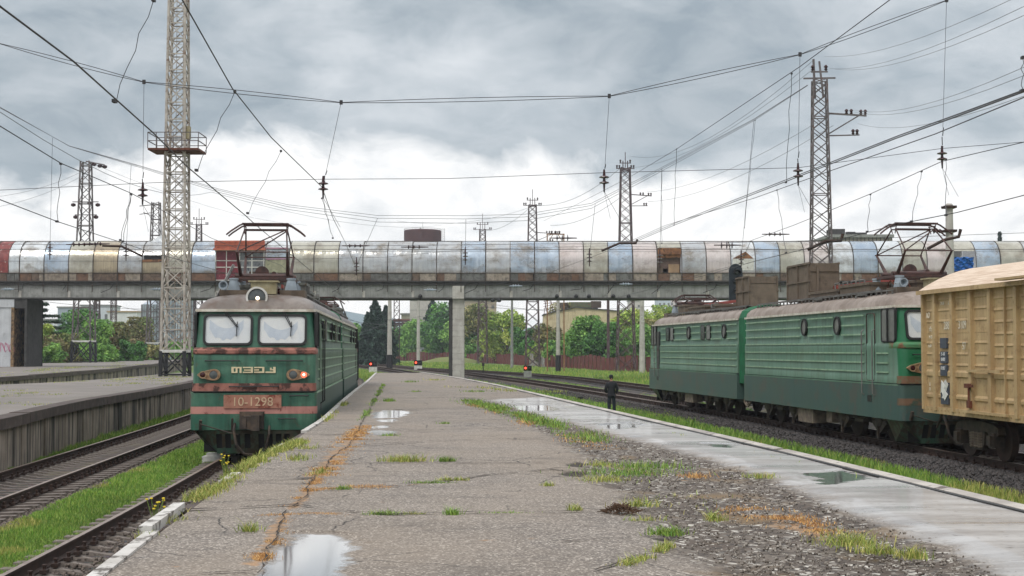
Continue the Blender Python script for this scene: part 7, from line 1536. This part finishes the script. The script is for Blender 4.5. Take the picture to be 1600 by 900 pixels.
# ---------------------------------------------------------------- person
def skin(name, joints, edges, mat, parent=None, sub=2):
    me = bpy.data.meshes.new(name); me.from_pydata([j[0] for j in joints], edges, []); o = bpy.data.objects.new(name, me); C.objects.link(o)
    if parent is not None: o.parent = parent
    sk = o.modifiers.new('skin', 'SKIN'); me.update()
    if not me.skin_vertices: me.attributes.new
    for i, j in enumerate(joints):
        v = me.skin_vertices[0].data[i]; v.radius = j[1] if isinstance(j[1], tuple) else (j[1], j[1]); v.use_root = (i == 0)
    sk.use_smooth_shade = True; ss = o.modifiers.new('sub', 'SUBSURF'); ss.levels = sub; ss.render_levels = sub
    dg = bpy.context.evaluated_depsgraph_get(); m2 = bpy.data.meshes.new_from_object(o.evaluated_get(dg)); o.modifiers.clear(); o.data = m2; m2.name = name; m2.materials.clear(); m2.materials.append(mat); m2.shade_smooth()
    return o
def person():
    x, y, _ = G(955.5, 646, GZ); x = x; t = empty('person', (x, y, GZ), rz=math.radians(0), label='person in black jacket, dark trousers and cap seen from behind, hands in pockets', cat='person')
    skin_m = plain('skin', lin(190, 140, 116), .5, var=.1); jac = plain('black jacket', (.012, .013, .017), .8, var=.4, sc=12); trs = plain('dark blue trousers', (.016, .022, .034), .85, var=.4, sc=12); cap_m = plain('black cap', (.012, .013, .016), .8)
    # facing away (+Y); head turned to the left (-X)
    J = [((0, 0, .95), (.14, .10)), ((0, .0, 1.15), (.13, .10)), ((0, 0, 1.38), (.15, .10)), ((0, .01, 1.49), (.06, .06)), ((-.01, .02, 1.56), (.058, .062)), ((-.015, .02, 1.66), (.078, .088)), ((-.015, .02, 1.73), (.062, .07)),
         ((-.18, 0, 1.40), .055), ((-.27, -.03, 1.15), .045), ((-.20, .05, .96), .035), ((-.15, .06, .92), .035), ((.18, 0, 1.40), .055), ((.27, -.03, 1.15), .045), ((.20, .05, .96), .035), ((.15, .06, .92), .035),
         ((-.10, 0, .86), .085), ((-.11, .02, .50), .06), ((-.12, -.01, .09), .042), ((-.12, .12, .04), .035), ((.10, 0, .86), .085), ((.13, .02, .50), .06), ((.14, -.01, .09), .042), ((.15, .12, .04), .035), ((-.085, .0, 1.64), .02)]
    E = [(0, 1), (1, 2), (2, 3), (3, 4), (4, 5), (5, 6), (2, 7), (7, 8), (8, 9), (9, 10), (2, 11), (11, 12), (12, 13), (13, 14), (0, 15), (15, 16), (16, 17), (17, 18), (0, 19), (19, 20), (20, 21), (21, 22), (5, 23)]
    skin('body', J, E, skin_m, t)
    JJ = [((0, 0, .98), (.20, .15)), ((0, -.005, .86), (.20, .15)), ((0, -.005, 1.18), (.19, .145)), ((0, 0, 1.36), (.195, .135)), ((0, 0, 1.45), (.12, .10)), ((0, .01, 1.51), (.085, .085)), ((-.19, 0, 1.38), .088), ((-.275, -.03, 1.14), .075), ((-.225, .05, .93), .068), ((.19, 0, 1.38), .088), ((.275, -.03, 1.14), .075), ((.225, .05, .93), .068)]
    skin('jacket', JJ, [(0, 1), (0, 2), (2, 3), (3, 4), (4, 5), (3, 6), (6, 7), (7, 8), (3, 9), (9, 10), (10, 11)], jac, t)
    TT = [((0, 0, .93), (.165, .13)), ((0, 0, .86), (.16, .125)), ((-.09, 0, .78), .105), ((-.105, .01, .48), .088), ((-.115, -.005, .08), .078), ((.09, 0, .78), .105), ((.12, .01, .48), .088), ((.135, -.005, .08), .078)]
    skin('trousers', TT, [(0, 1), (1, 2), (2, 3), (3, 4), (1, 5), (5, 6), (6, 7)], trs, t)
    for s, xx in ((-1, -.12), (1, .145)):
        b = MB(); b.loft([[(xx + .05 * math.cos(a) * k, .05 + .14 * math.sin(a) * k, z) for a in [i * math.pi / 6 for i in range(12)]] for k, z in ((1, .0), (1.05, .03), (.9, .08), (.5, .10))]); b.build('shoe', M_['black'], t, smooth=True)
    b = MB(); b.lathe((-.015, .02, 1.66), [(.095, .0), (.102, .03), (.098, .09), (.075, .13), (.03, .145), (.003, .148)], 16); b.add([(-.10, -.06, 1.675), (-.10, .10, 1.675), (-.20, .08, 1.665), (-.215, .02, 1.66), (-.20, -.04, 1.665), (-.10, -.06, 1.69), (-.10, .10, 1.69), (-.20, .08, 1.68), (-.215, .02, 1.675), (-.20, -.04, 1.68)], [(0, 1, 2, 3, 4), (9, 8, 7, 6, 5), (0, 4, 9, 5), (4, 3, 8, 9), (3, 2, 7, 8), (2, 1, 6, 7)]); b.build('cap', cap_m, t, smooth=True)
    h = MB(); h.lathe((-.005, .0, 1.60), [(.07, .0), (.088, .04), (.09, .07)], 14); h.build('hair', plain('dark hair', (.03, .02, .016)), t, smooth=True)
    e = MB(); e.lathe((.0, -.07, 1.62), [(.01, -.03), (.022, 0), (.01, .03)], 8, 'z'); e.build('ear', skin_m, t, smooth=True)
person()

# small debris on the platform
def debris():
    b = MB(); r = random.Random(3)
    c = Vector(G(970, 801, PZ))
    for i in range(260): a = r.uniform(0, 6.28); rr = r.uniform(0, .19); p = c + Vector((math.cos(a) * rr, math.sin(a) * rr * .7, .0 + .07 * (1 - rr / .2))); q = p + Vector((r.uniform(-.08, .08), r.uniform(-.08, .08), r.uniform(-.02, .03))); b.bar(p, q, .006)
    tag(b.build('dry_weed_heap', plain('dead brown weeds', lin(88, 66, 48), .9)), 'small heap of dead brown weeds on the near platform', 'weed heap')
debris()

# ---------------------------------------------------------------- air
def haze():
    b = MB(); b.bx(-710, 710, -65, 890, GZ - 1.2, 42); m = bpy.data.materials.new('haze'); m.use_nodes = True; N = m.node_tree.nodes; N.remove(N['Principled BSDF']); v = N.new('ShaderNodeVolumePrincipled')
    v.inputs['Density'].default_value = .00025; v.inputs['Color'].default_value = (.86, .92, 1, 1); m.node_tree.links.new(v.outputs[0], N['Material Output'].inputs['Volume'])
    o = b.build('haze', m); tag(o, kind='stuff')
haze()
